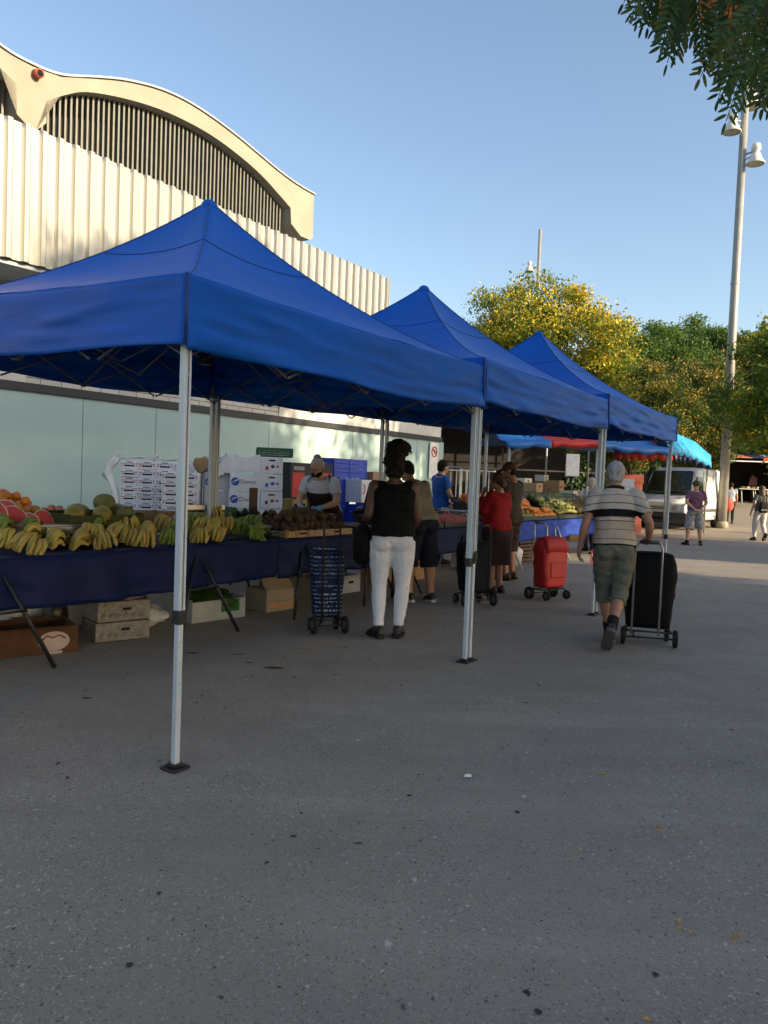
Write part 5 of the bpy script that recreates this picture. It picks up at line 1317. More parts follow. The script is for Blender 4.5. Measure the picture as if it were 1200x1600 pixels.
shoe_black = mat('shoe_black', (.012, .012, .012), .5); sole_dark = mat('sole_dark', (.02, .02, .02), .8); sole_white = mat('sole_white', (.45, .45, .42), .7)
hair_dark = mat('hair_dark', (.012, .009, .007), .7, var=.5, vscale=30, bump=.6, bscale=80)
hair_grey = mat('hair_grey', (.34, .33, .31), .65, var=.25, vscale=25, bump=.6, bscale=90, stretch=(1, 1, .3))
hair_aub = mat('hair_auburn', (.05, .014, .008), .6, var=.4, vscale=25, bump=.6, bscale=80)

# woman in black with white trousers
def curls(c):
    mb = MB(); H_, F_, U, X = c['H'], c['F'], c['U'], c['X']
    mb.ell(H_ + U * .045 - F_ * .03, (.098, .105, .118), rot=c['Rm'], nu=20, nv=14)
    mb.ell(H_ + U * .155 - F_ * .01 + X * .03, (.112, .108, .085), rot=c['Rm'], nu=20, nv=14)
    mb.ell(H_ - F_ * .05 - U * .06, (.085, .06, .09), rot=c['Rm'], nu=18, nv=12)
    o = vox(mb, 'hair', hair_dark, c['t'], .008, 2, amp=.020, freq=26)
    rr = random.Random(3); mb = MB()
    for k in range(90):
        a = rr.uniform(0, 6.28); e = rr.uniform(-.35, 1.3)
        n_ = (X * math.cos(a) * math.cos(e) + F_ * math.sin(a) * math.cos(e) + U * math.sin(e))
        b0 = H_ + U * (.12 if e > .1 else .03) + X * .02 * (e > .1) + n_ * .085
        d = (n_ + X * .5 * max(0, rr.uniform(-.4, 1)) + Vector((rr.uniform(-.4, .4), rr.uniform(-.4, .4), rr.uniform(-.3, .3)))).normalized()
        pts = [b0]
        for q in range(4): pts.append(pts[-1] + d * rr.uniform(.006, .012)); d = (d + Vector((rr.uniform(-.6, .6), rr.uniform(-.6, .6), rr.uniform(-.7, .3)))).normalized()
        mb.tube(pts, [.008, .007, .006, .004, .002], 5)
    for k in range(12):  # the tuft that falls over to the right
        b0 = H_ + U * rr.uniform(.14, .20) + X * rr.uniform(.06, .11); pts = [b0]; d = (X + U * rr.uniform(-.2, .5)).normalized()
        for q in range(5): pts.append(pts[-1] + d * .014); d = (d + Vector((0, rr.uniform(-.3, .3), -.45))).normalized()
        mb.tube(pts, [.011, .010, .009, .007, .005, .003], 6)
    mb.build('curls', hair_dark, o)
WP = at_z(607, 996, 0)
person('woman with curly dark hair, black sleeveless top and white trousers', (WP.x, WP.y, 0), .10,
       dict(hil=(-.10, 0, .90), hir=(.10, 0, .90), knl=(-.105, .03, .49), knr=(.115, .02, .49), anl=(-.10, -.02, .085), anr=(.085, .0, .085), tol=(-.15, .12, .03), tor=(.12, .14, .03),
            ell=(-.235, -.05, 1.13), wrl=(-.25, .17, 1.06), fil=(-.22, .30, 1.10), elr=(.225, -.04, 1.12), wrr=(.20, .16, 1.00), fir=(.15, .30, 1.02), head=(0, .03, 1.60), face=(.12, .95, -.22)),
       scale=.985, girth=1.13, skin=skin_d, shirt=blacktop, sleeve=0, shirt_hem=.02, rl=[.112, .106, .072, .060, .064, .046, .040], pants=denim_w, pleg=.965, pfit=.62, shoes=(shoe_black, sole_dark), hairfn=curls, voxel=.009, shirt_fit=1.15)
# her shoulder bag hangs on the left arm
bgp = Vector((WP.x - .27, WP.y + .06, 0))
hb = thing('shoulder_bag', 'black shoulder bag hanging at the left side of the woman in white trousers', 'bag', (bgp.x, bgp.y, .66), .3)
mb = MB(); mb.loft([[(x * .085 * w_, y * .12 * w_ * 1.2, z) for x, y in ((math.cos(a), math.sin(a)) for a in np.linspace(0, 2 * math.pi, 17)[:-1])] for z, w_ in ((0, .55), (.04, .9), (.18, 1.0), (.30, .8), (.36, .45))]); mb.build('bag_body', bagblack, hb)
MB().tube([(.0, -.08, .33), (.03, -.06, .55), (.06, -.02, .74), (.06, .03, .74), (.03, .07, .55), (0, .08, .33)], .011, 6).build('bag_strap', bagblack, hb)

# bent man in the grey shirt
grey_shirt = mat('taupe_shirt', (.20, .185, .14), .8, bump=.3, bscale=16)
navy_short = mat('navy_shorts', (.010, .011, .022), .8, bump=.2)
MP = at_z(650, 940, 0)
person('dark haired man in a grey brown shirt and navy shorts leaning over the tomato table', (MP.x, MP.y, 0), .55,
       dict(pelvis=(0, -.05, .93), chest=(0, .10, 1.23), neck=(0, .22, 1.40), head=(0, .31, 1.52), face=(-.25, .75, -.6), shl=(-.185, .20, 1.36), shr=(.185, .20, 1.36), ell=(-.25, .32, 1.12), elr=(.24, .32, 1.12), wrl=(-.2, .54, 1.02), wrr=(.18, .54, 1.02), fil=(-.16, .68, .97), fir=(.14, .68, .97),
            hil=(-.095, -.05, .90), hir=(.095, -.05, .90), knl=(-.11, .02, .49), knr=(.12, -.04, .49), anl=(-.12, -.03, .085), anr=(.14, -.10, .085), tol=(-.14, .12, .03), tor=(.18, .05, .03)),
       scale=1.02, girth=1.14, belly=.03, skin=skin_t, shirt=grey_shirt, sleeve=.5, pants=navy_short, pleg=.60, pfit=1.9, shoes=(shoe_black, sole_white), hair=hair_dark, voxel=.011, shirt_hem=-.04, shirt_fit=1.2)

# vendor in blue
blue_shirt = mat('blue_polo', (.02, .10, .36), .75, bump=.3, bscale=16)
vp = at_t(690, 730, 3.95)
person('young short haired seller in a blue polo shirt looking to the right', (vp.x, vp.y, 0), -1.15,
       dict(face=(-.25, .95, -.1), head=(0, .03, 1.60), wrl=(-.12, .30, .98), wrr=(.14, .28, .98), ell=(-.22, .06, 1.12), elr=(.23, .06, 1.12), fil=(-.04, .44, .98), fir=(.06, .42, .97)),
       scale=1.06, girth=1.0, skin=skin_l, shirt=blue_shirt, sleeve=.55, pants=mat('jeans', (.03, .04, .08), .8), shoes=(shoe_black, sole_dark), hair=hair_dark, voxel=.011, cap=blue_shirt)

# aproned seller
apron_m = mat('dark_apron', (.018, .007, .007), .75, bump=.2)
mask_m = mat('black_mask', (.008, .008, .009), .8)
def apron(t, J, ring, prof):
    mb = MB()
    half = lambda r: [r[k] for k in range(0, 11)]
    rows = []
    for q, rx, ry, f in [(-.16, .20, .17, .02), (-.08, .20, .165, .02)] + [p for p in prof if 0 <= p[0] <= .7]:
        full = ring(max(q, -.16), rx * 1.02 + .034, ry + .036, n=20, fwd=f); w0 = 0
        seg = full[0:11] if q < .4 else full[2:9]
        # resample to eleven points
        out = []
        for k in range(11):
            u = k / 10 * (len(seg) - 1); i = min(int(u), len(seg) - 2); out.append(seg[i].lerp(seg[i + 1], u - i))
        rows.append(out)
    low = [p - Vector((0, -.02, .40)) for p in rows[0]]
    mb.loft([low] + rows, 0, True, caps=False, closed=False)
    o = mb.build('apron', apron_m, t); md = o.modifiers.new('t', 'SOLIDIFY'); md.thickness = .006
    for k in (0, 10):
        st = MB()
        s = 1 if k == 0 else -1; a = rows[-1][k]; sh = J['shr'] if s > 0 else J['shl']
        top = sh.lerp(J['neck'], .35) + Vector((0, 0, .065)); st.tube([a, a.lerp(top, .55) + Vector((0, -.02 if False else .03, .02)), top, top + Vector((0, .06 if False else -.10, -.08))], [(.018, .005)] * 4, 8)
        st.build('apron_strap', apron_m, o)
def mask_hat(c):
    H_, F_, U, X, Rm = c['H'], c['F'], c['U'], c['X'], c['Rm']
    mb = MB(); mb.ell(H_ - U * .048 + F_ * .040, (.064, .066, .050), rot=Rm, nu=18, nv=12); mb.build('face_mask', mask_m, c['t'])
    mb = MB()
    for s in (-1, 1): mb.tube([H_ - U * .04 + X * s * .062 + F_ * .05, H_ - U * .0 + X * s * .082 - F_ * .01], .003, 5)
    mb.build('mask_loop', mask_m, c['t'])
    mb = MB(); mb.ell(H_ + U * .10 - F_ * .075, (.048, .048, .045), rot=Rm, nu=14, nv=10, fn=lambda v: 1 + .1 * mnoise.noise(v * 4)); mb.build('hair_bun', mat('hair_grey2', (.22, .20, .18), .7, var=.3, vscale=25), c['t'])
lp_ = at_t(508, 760, 3.42)
glove_m = mat('blue_glove', (.09, .30, .55), .4)
def gl(c):
    mask_hat(c)
    J = c['J']
    for sd in 'lr':
        wr, fi = J['wr' + sd], J['fi' + sd]; hd = (fi - wr).normalized(); mb = MB()
        mb.tube([wr - hd * .05, wr, wr + hd * .04, wr + hd * .09], [.036, .034, .045, .042], 12)
        for k in range(4): b0 = wr + hd * .085 + Vector((1, 0, 0)) * (k - 1.5) * .021; mb.tube([b0, b0 + hd * .04 - Vector((0, 0, .01)), b0 + hd * .07 - Vector((0, 0, .035))], [.013, .012, .009], 8)
        vox(mb, 'glove', glove_m, c['t'], .009, 2)
person('grey haired seller in dark apron, black face mask and blue gloves', (lp_.x, lp_.y, 0), math.pi - .35,
       dict(pelvis=(0, -.08, .95), chest=(0, .07, 1.25), neck=(0, .16, 1.42), head=(0, .245, 1.535), face=(0, .72, -.70), shl=(-.18, .13, 1.37), shr=(.18, .13, 1.37), ell=(-.27, .20, 1.11), elr=(.27, .2, 1.11), wrl=(-.10, .40, 1.03), wrr=(.13, .40, 1.03), fil=(-.02, .50, .98), fir=(.03, .50, .98), hil=(-.09, -.08, .9), hir=(.09, -.08, .9)),
       scale=1.015, girth=1.08, belly=.03, skin=skin_l, shirt=mat('white_tee', (.55, .54, .60), .8, bump=.2), sleeve=.62, pants=mat('dark_trousers', (.02, .02, .02), .8), shoes=(shoe_black, sole_dark), hair=hair_grey, hairfn=gl, voxel=.010, apron=apron)

# woman in red with dark skirt
red_m = mat('red_jacket', (.26, .010, .016), .75, bump=.35, bscale=14)
RP = at_z(772, 927, 0)
def longhair(m, ln=.28, w=.085):
    def f(c):
        H_, F_, U, X, Rm = c['H'], c['F'], c['U'], c['X'], c['Rm']
        mb = MB(); mb.ell(H_ + U * .03 - F_ * .02, (.092, .102, .105), rot=Rm, nu=20, nv=14)
        mb.tube([H_ - F_ * .055 + U * .04, H_ - F_ * .085 - U * .06, H_ - F_ * .095 - U * .06 - Vector((0, 0, ln * .5)), H_ - F_ * .09 - U * .06 - Vector((0, 0, ln))], [(.085, .055), (w, .05), (w * .9, .04), (w * .4, .02)], 14, up=tuple(F_))
        vox(mb, 'hair', m, c['t'], .008, 2, amp=.010, freq=22, stretch=(1, 1, .35))
    return f
person('woman with auburn hair in a red jacket and dark skirt, hand raised to her chin', (RP.x, RP.y, 0), .85,
       dict(head=(0, .035, 1.585), face=(-.2, .95, -.2), ell=(-.23, .10, 1.14), wrl=(-.07, .22, 1.38), fil=(-.03, .20, 1.50), elr=(.24, .08, 1.12), wrr=(.10, .30, 1.06), fir=(.0, .42, 1.06)),
       scale=.93, girth=1.22, belly=.02, skin=skin_t, shirt=red_m, sleeve=1.8, shirt_hem=-.12, skirt=(mat('dark_skirt', (.035, .022, .022), .85, bump=.3), .42), shoes=(mat('shoe_brown', (.05, .02, .015), .6), sole_dark), hairfn=longhair(hair_aub, .05, .08), voxel=.011, shirt_fit=1.7)
# man in a cap behind her
def cap_hat(m, brim=.10):
    def f(c):
        H_, F_, U, X, Rm = c['H'], c['F'], c['U'], c['X'], c['Rm']
        mb = MB(); mb.ell(H_ + U * .048 - F_ * .012, (.095, .112, .090), rot=Rm, nu=20, nv=12)
        mb.loft([[H_ + U * (.052 - .02 * q) + F_ * (.075 + brim * q) + X * x * (.080 - .022 * q * abs(x)) + U * (.006 * (1 - x * x)) for x in np.linspace(-1, 1, 9)] + [H_ + U * (.044 - .02 * q) + F_ * (.075 + brim * q) + X * x * (.080 - .022 * q * abs(x)) for x in np.linspace(1, -1, 9)] for q in (0, .5, 1)], smooth=True)
        mb.build('cap', m, c['t'])
    return f
hp = at_z(793, 906, 0)
person('man in a brown cap and dark grey shirt standing behind the woman in red', (hp.x, hp.y, 0), .9,
       dict(face=(-.3, .9, -.25), head=(0, .05, 1.59), wrl=(-.15, .32, 1.0), fil=(-.08, .45, 1.0), wrr=(.16, .3, 1.02), fir=(.1, .42, 1.0)),
       scale=1.03, girth=1.12, belly=.04, skin=skin_t, shirt=mat('charcoal_shirt', (.055, .05, .045), .8, bump=.2), sleeve=.6, pants=mat('brown_shorts', (.05, .035, .03), .8), pleg=.60, pfit=1.8, shoes=(mat('sandal', (.10, .06, .035), .7), sole_dark), hair=hair_dark, hat=cap_hat(mat('cap_brown', (.085, .055, .035), .8), .09), voxel=.012)

# striped man
def stripes():
    m = mat('striped_polo', (.40, .35, .30), .8, bump=.3, bscale=14); nt = m.node_tree; N = nt.nodes; L = nt.links; b = N['Principled BSDF']
    tc = N.new('ShaderNodeTexCoord'); sp = N.new('ShaderNodeSeparateXYZ'); L.new(tc.outputs['Object'], sp.inputs[0])
    nz = N.new('ShaderNodeTexNoise'); nz.inputs['Scale'].default_value = 4; L.new(tc.outputs['Object'], nz.inputs[0])
    a = N.new('ShaderNodeMath'); a.operation = 'MULTIPLY_ADD'; a.inputs[1].default_value = .03; L.new(nz.outputs['Fac'], a.inputs[0]); L.new(sp.outputs[2], a.inputs[2])
    # sag of the stripes across the back: lower at the sides
    ax = N.new('ShaderNodeMath'); ax.operation = 'MULTIPLY'; L.new(sp.outputs[0], ax.inputs[0]); L.new(sp.outputs[0], ax.inputs[1])
    a2 = N.new('ShaderNodeMath'); a2.operation = 'MULTIPLY_ADD'; a2.inputs[1].default_value = .55; L.new(ax.outputs[0], a2.inputs[0]); L.new(a.outputs[0], a2.inputs[2])
    cr = N.new('ShaderNodeValToRGB'); cr.color_ramp.interpolation = 'CONSTANT'
    mr = N.new('ShaderNodeMapRange'); mr.inputs[1].default_value = .80; mr.inputs[2].default_value = 1.60; L.new(a2.outputs[0], mr.inputs[0]); L.new(mr.outputs[0], cr.inputs[0])
    el = cr.color_ramp.elements; el[0].position = 0; el[0].color = (.012, .012, .013, 1); el[1].position = .21; el[1].color = (.42, .335, .255, 1)
    def stp(z, c):
        e = el.new((z - .80) / .80); e.color = (*c, 1)
    tan = (.42, .335, .255); ltan = (.47, .405, .34); thin = (.10, .08, .07); blk = (.008, .008, .009)
    for z, c in ((1.005, thin), (1.012, tan), (1.085, thin), (1.092, tan), (1.165, thin), (1.172, ltan), (1.205, blk), (1.275, ltan), (1.325, thin), (1.332, ltan), (1.395, thin), (1.402, ltan)): stp(z, c)
    L.new(cr.outputs[0], b.inputs['Base Color'])
    return m
SP = at_z(958, 1006, 0)
khaki = mat('khaki_shorts', (.125, .128, .10), .8, bump=.2, bscale=18)
person('grey haired man in striped polo shirt and khaki shorts pulling a black trolley', (2.10, 6.98, 0), -.16,
       dict(pelvis=(0, 0, .92), chest=(.0, .07, 1.24), neck=(.0, .13, 1.43), head=(.0, .185, 1.565), face=(.0, .98, -.2), shl=(-.172, .10, 1.385), shr=(.172, .10, 1.385),
            ell=(-.265, .0, 1.12), wrl=(-.30, .05, .88), fil=(-.31, .10, .71), elr=(.285, -.07, 1.14), wrr=(.315, .13, .99), fir=(.33, .25, .955),
            hil=(-.09, 0, .89), hir=(.09, 0, .89), knl=(-.06, .15, .50), anl=(.02, .17, .09), tol=(.03, .34, .04), knr=(.07, .03, .49), anr=(-.03, -.27, .21), tor=(-.05, -.19, .05)),
       scale=1.0, girth=.98, belly=.04, skin=skin_t, shirt=stripes(), sleeve=.72, shirt_hem=-.02, pants=khaki, pleg=.64, pfit=1.5, shoes=(mat('shoe_grey', (.035, .033, .03), .7), mat('sole_grey', (.10, .095, .085), .8)), sock=mat('sock_black', (.012, .011, .011), .8), sockh=.28, hair=hair_grey, voxel=.009, shirt_fit=1.5, cap=mat('collar_dark', (.02, .02, .02), .8), curl=.8)

# man with hands behind his back
PP = at_z(1083, 852, 0)
purple = mat('purple_tee', (.16, .075, .13), .8, bump=.25, bscale=16)
def greyshorts():
    return mat('grey_camo_shorts', (.16, .18, .21), .8, col2=(.42, .42, .40), vscale=9)
person('man in purple shirt and cap, hands clasped behind his back, before the van', (PP.x, PP.y, 0), -.05,
       dict(ell=(-.27, -.09, 1.14), elr=(.27, -.09, 1.14), wrl=(-.07, -.21, .95), wrr=(.07, -.21, .96), fil=(.05, -.22, .89), fir=(-.05, -.235, .90), knl=(-.14, .02, .49), knr=(.15, .02, .49), anl=(-.17, -.02, .085), anr=(.18, -.02, .085), tol=(-.22, .12, .03), tor=(.24, .12, .03)),
       scale=1.0, girth=1.14, belly=.03, skin=skin_l, shirt=purple, sleeve=.66, pants=greyshorts(), pleg=.56, pfit=2.1, shoes=(shoe_black, sole_dark), sock=mat('sock_black', (.012, .011, .011)), sockh=.12, hat=cap_hat(mat('cap_olive', (.09, .07, .04), .8), .06), voxel=.012, curl=.9)
# young woman walking far right
LP_ = at_z(1186, 845, 0)
person('long haired woman in a grey top and white trousers walking away at the right edge', (LP_.x, LP_.y, 0), .05,
       dict(knl=(-.10, .14, .50), anl=(-.09, .12, .09), tol=(-.10, .28, .04), knr=(.09, .0, .48), anr=(.05, -.24, .22), tor=(.05, -.18, .06), ell=(-.26, -.06, 1.12), wrl=(-.30, .02, .88), fil=(-.31, .06, .72)),
       scale=.98, girth=1.02, skin=skin_l, shirt=mat('grey_top', (.085, .085, .085), .8, bump=.2), sleeve=.5, shirt_hem=-.02, pants=mat('white_trousers', (.55, .53, .50), .8, bump=.2), pleg=.97, pfit=1.3, shoes=(mat('sandal', (.10, .06, .035), .7), sole_dark), hairfn=longhair(mat('hair_brown', (.06, .03, .016), .6, var=.4, vscale=25), .30), voxel=.012)
b2 = thing('backpack', 'small black patterned bag on the back of the long haired woman', 'bag', (LP_.x - .02, LP_.y - .20, .86), .05)
mb = MB(); mb.loft([[(x * .13 * w_, y * .055 * w_, z) for x, y in ((math.copysign(abs(math.cos(a)) ** .5, math.cos(a)), math.copysign(abs(math.sin(a)) ** .5, math.sin(a))) for a in np.linspace(0, 2 * math.pi, 21)[:-1])] for z, w_ in ((0, .75), (.03, .95), (.2, 1.0), (.30, .85), (.33, .5))]); mb.build('bag_body', bagblack, b2)
mb = MB()
for k in range(4): mb.box((-.075 + k * .05, -.057, .09), (.022, .006, .045), bev=.003)
mb.build('white_print', mat('print_white', (.4, .4, .4), .7), b2)
for s in (-1, 1): MB().tube([(s * .08, .02, .30), (s * .11, .05, .50), (s * .10, .14, .58)], .012, 6).build('bag_strap', bagblack, b2)
# far shoppers by the blue awning
def far_person(label, px, py_top, Y, rz, h, **kw):
    p = at_y(px, 760, Y); person(label, (p.x, Y, ground_z(Y)), rz, None, scale=h / 1.72, voxel=.016, face=False, **kw)
jeans = mat('jeans', (.03, .04, .08), .8)
far_person('white haired shopper in a pale grey shirt under the blue awning', 924, 735, 17.5, .6, 1.66, skin=skin_l, shirt=mat('pale_grey_shirt', (.32, .34, .36), .8), sleeve=.6, pants=jeans, shoes=(shoe_black, sole_dark), hair=hair_grey, girth=1.1)
far_person('shopper in a green shirt right of the white haired shopper', 941, 742, 16.6, .7, 1.58, skin=skin_t, shirt=mat('green_shirt', (.14, .22, .14), .8), sleeve=.6, pants=jeans, shoes=(shoe_black, sole_dark), hair=hair_dark, girth=1.15)
far_person('dark clothed shopper standing against the bright sheet behind the fruit', 881, 728, 23.5, .4, 1.72, skin=skin_t, shirt=mat('black_tee', (.012, .012, .014), .8), sleeve=.6, pants=jeans, shoes=(shoe_black, sole_dark), hair=hair_dark)
far_person('shopper with a pale blue shirt half hidden by the thick lamp post', 1143, 742, 33.0, -.2, 1.75, skin=skin_t, shirt=mat('pale_blue_shirt', (.30, .38, .46), .8), sleeve=.5, pants=mat('dark_trousers', (.02, .02, .02), .8), shoes=(shoe_black, sole_dark), hair=hair_dark)
q = at_y(1141.5, 760, 32.3); rb = MB(); rb.ell((0, 0, .22), (.17, .12, .26), nu=14, nv=10); rb.tube([(-.1, 0, .40), (-.05, 0, .62), (.05, 0, .62), (.1, 0, .40)], .012, 6)
tag(rb.build('shopping_bag', mat('bag_salmon', (.50, .10, .07), .7), None, (q.x, 32.3, .62 + ground_z(32.3))), 'salmon red bag beside the thick lamp post', 'bag')
far_person('far shopper in pink near the dark stall, right of the lamp post', 1176, 745, 44.0, .3, 1.65, skin=skin_l, shirt=mat('pink_top', (.30, .12, .13), .8), sleeve=.6, pants=mat('dark_trousers', (.02, .02, .02)), shoes=(shoe_black, sole_dark), hair=hair_dark)
# ------------------------------------------------------------------ white van
def van(label, loc, rz):
    """panel van: nose towards -y, x across, origin at the ground under the middle of the front bumper"""
    t = thing('parked_van', label, 'van', loc, rz)
    paint = mat('van_white', (.87, .86, .83), .28, var=.04, vscale=2, coat=.4)
    glass = mat('van_glass', (.020, .024, .026), .06, spec=.8)
    trim = mat('van_bumper', (.045, .046, .048), .6, var=.15)
    L_, Hh, Wd = 5.0, 2.34, 1.96
    # body as rings along y: (y, z bottom, z beltline, z roof, half width)
    def sect(y, zb, zr, w, wt):
        pts = []
        for x, z in ((-w, zb), (-w, zb + .45 * (min(zr, 1.15) - zb)), (-w, min(zr - .05, 1.12)), (-(w * .35 + wt * .65), max(min(zr - .05, 1.12), zr * .75)), (-wt, zr - .10), (-wt + .10, zr - .015), (-wt * .5, zr + .015), (0, zr + .02)): pts.append((x, y, z))
        return pts + [(-x, yy, z) for x, yy, z in pts[-2::-1]]
    rings = [sect(.06, .42, .86, .84, .74), sect(.0, .42, .92, .90, .80), sect(.10, .38, 1.02, .96, .88), sect(.45, .36, 1.14, .98, .92), sect(.78, .36, 1.26, .98, .90), sect(1.08, .36, 1.66, .98, .86), sect(1.36, .36, 2.08, .98, .84), sect(1.55, .36, 2.22, .98, .84), sect(1.9, .36, 2.31, .98, .85), sect(2.6, .36, Hh, .98, .86), sect(4.3, .36, Hh, .98, .86), sect(4.9, .38, Hh - .03, .97, .85), sect(L_, .42, Hh - .1, .95, .83)]
    MB().loft(rings, 0, True).build('van_body', paint, t, fix=True)
    # windscreen
    def onscr(u, v, d=.02):
        y0, z0, y1, z1 = .80, 1.27, 1.44, 2.13
        q = v; hw = .83 - .10 * q
        return (u * hw, y0 + (y1 - y0) * q - (d + .045) * .8 + .02 * u * u, z0 + (z1 - z0) * q + (d + .045) * .6)
    mb = MB(); us = np.linspace(-1, 1, 13); vsx = np.linspace(.02, .97, 7)
    mb.add([onscr(u, v, .025) for v in vsx for u in us] + [onscr(u, v, -.06) for v in vsx for u in us], [(j * 13 + i, j * 13 + i + 1, (j + 1) * 13 + i + 1, (j + 1) * 13 + i) for j in range(6) for i in range(12)], 0, True)
    mb.build('windscreen', glass, t, fix=True)
    mb = MB()
    fr = [onscr(u, .0, .02) for u in us] + [onscr(1, v, .02) for v in vsx] + [onscr(u, 1, .02) for u in us[::-1]] + [onscr(-1, v, .02) for v in vsx[::-1]]
    mb.tube(fr + [fr[0]], .022, 6); mb.build('windscreen_seal', trim, t)
    for x0, x1 in ((-.62, -.05), (.05, .62)): MB().tube([onscr(x0, .04, .04), onscr(x1, .10, .045)], .012, 5).build('wiper', blackp, t)
    mb = MB(); mb.tube([onscr(.38 + .16 * math.cos(a), .10 + .10 * math.sin(a), .03) for a in np.linspace(0, math.pi, 9)], .012, 5); mb.build('steering_wheel', mat('wheel_grey', (.12, .12, .12), .5), t)
    MB().tube([onscr(-.85, .06, .03), onscr(-.5, .075, .03), onscr(-.15, .06, .03)], [.02, .03, .015], 6).build('dashboard_papers', mat('paper_green', (.05, .30, .10), .7), t)
    # bumper, grille, lights, plate
    mb = MB(); mb.loft([[(x * w, y, z) for z, y in ((.26, .05), (.34, -.05), (.56, -.07), (.64, -.02), (.64, .12), (.26, .14))] for x, w in ((-1, .99), (-.8, 1.0), (0, 1), (.8, 1.0), (1, .99))], smooth=False)
    o = mb.build('front_bumper', trim, t, fix=True)
    MB().box((0, -.075, .42), (.9, .02, .10), bev=.008).build('air_intake', dark_slot, o)
    mb = MB()
    for z in (.76, .82): mb.box((0, -.005, z), (.66, .03, .028), bev=.006)
    mb.build('grille', dark_slot, t)
    for s in (-1, 1):
        mb = MB(); mb.loft([[(s * (.46 + .44 * q), -.012 + .10 * q * q + dy, .70 + dz * (1.0 + .25 * q)) for dy, dz in ((-.03, 0), (-.01, .16), (.10, .19), (.10, -.01))] for q in np.linspace(0, 1, 6)], smooth=False)
        mb.build('headlight', mat('lamp_glass', (.34, .36, .30), .10, spec=.8, coat=.6), t, fix=True)
        # door mirror
        mb = MB(); mb.box((s * 1.10, .98, 1.42), (.16, .10, .30), bev=.03); mb.tube([(s * .95, 1.02, 1.36), (s * 1.08, 1.0, 1.38)], .03, 6); mb.build('mirror', trim, t)
        # cab side window, door seams, moulding
        mb = MB(); xs_ = lambda z: s * (np.interp(z, [1.12, 1.9, 2.2], [.985, .905, .865]) + .012)
        pol = [(.98, 1.30), (1.42, 1.98), (2.02, 2.0), (2.02, 1.24), (1.1, 1.24)]
        mb.add([(xs_(z), y, z) for y, z in pol] + [(xs_(z) - s * .05, y, z) for y, z in pol], [tuple(range(5))] + [(i, i + 5, (i + 1) % 5 + 5, (i + 1) % 5) for i in range(5)]); mb.build('side_window', glass, t, fix=True)
        mb = MB()
        for y in (1.02, 2.12, 3.4): mb.tube([(s * .988, y, .45), (s * .988, y, 1.15), (xs_(1.9) - s * .006, y + .02, 1.9), (xs_(2.15) - s * .006, y + .05, 2.15)], .009, 4)
        mb.tube([(s * .986, 1.02, 1.2), (s * .986, 2.12, 1.2)], .006, 4)
        mb.build('door_seam', mat('seam_grey', (.14, .14, .13), .7), t)
        MB().box((s * .992, 2.9, .72), (.03, 3.0, .12), bev=.01).build('side_moulding', trim, t)
        MB().box((s * .992, 2.0, 1.08), (.03, .16, .035), bev=.008).build('door_handle', trim, t)
        for y in (.92, 3.95):
            r = .33
            wh = MB(); prof = [(r * .62, -.10), (r * .95, -.10), (r, -.06), (r, .06), (r * .95, .10), (r * .62, .10)]
            rr_ = [[(s * .90 + zz, y + rr * math.cos(2 * math.pi * k / 28), r + rr * math.sin(2 * math.pi * k / 28)) for k in range(28)] for rr, zz in prof]
            wh.loft(rr_ + [rr_[0]], 0, True, caps=False); w_ = wh.build('wheel', rubber, t, fix=True)
            mb = MB(); mb.tube([(s * .83, y, r), (s * .965, y, r)], r * .62, 20); mb.tube([(s * .965, y, r), (s * .985, y, r)], [r * .4, r * .2], 12); mb.build('rim', mat('rim_steel', (.30, .30, .29), .4, metal=.5), w_)
            mb = MB(); mb.tube([(s * .955, y + .43 * math.cos(a), .36 + .43 * math.sin(a)) for a in np.linspace(0, math.pi, 15)], .045, 6); mb.build('wheel_arch', dark_slot if False else trim, t)
            MB().box((s * .80, y, .52), (.36, .84, .34)).build('wheel_well', dark_slot, t) if False else None
    MB().box((0, 2.4, .30), (1.7, 4.4, .10)).build('underbody', blackm, t)
    return t
van('white panel van with a dark windscreen parked beside the lamp post, under the blue awning', (10.05, 28.25, 0), math.atan2(-.62, .78))

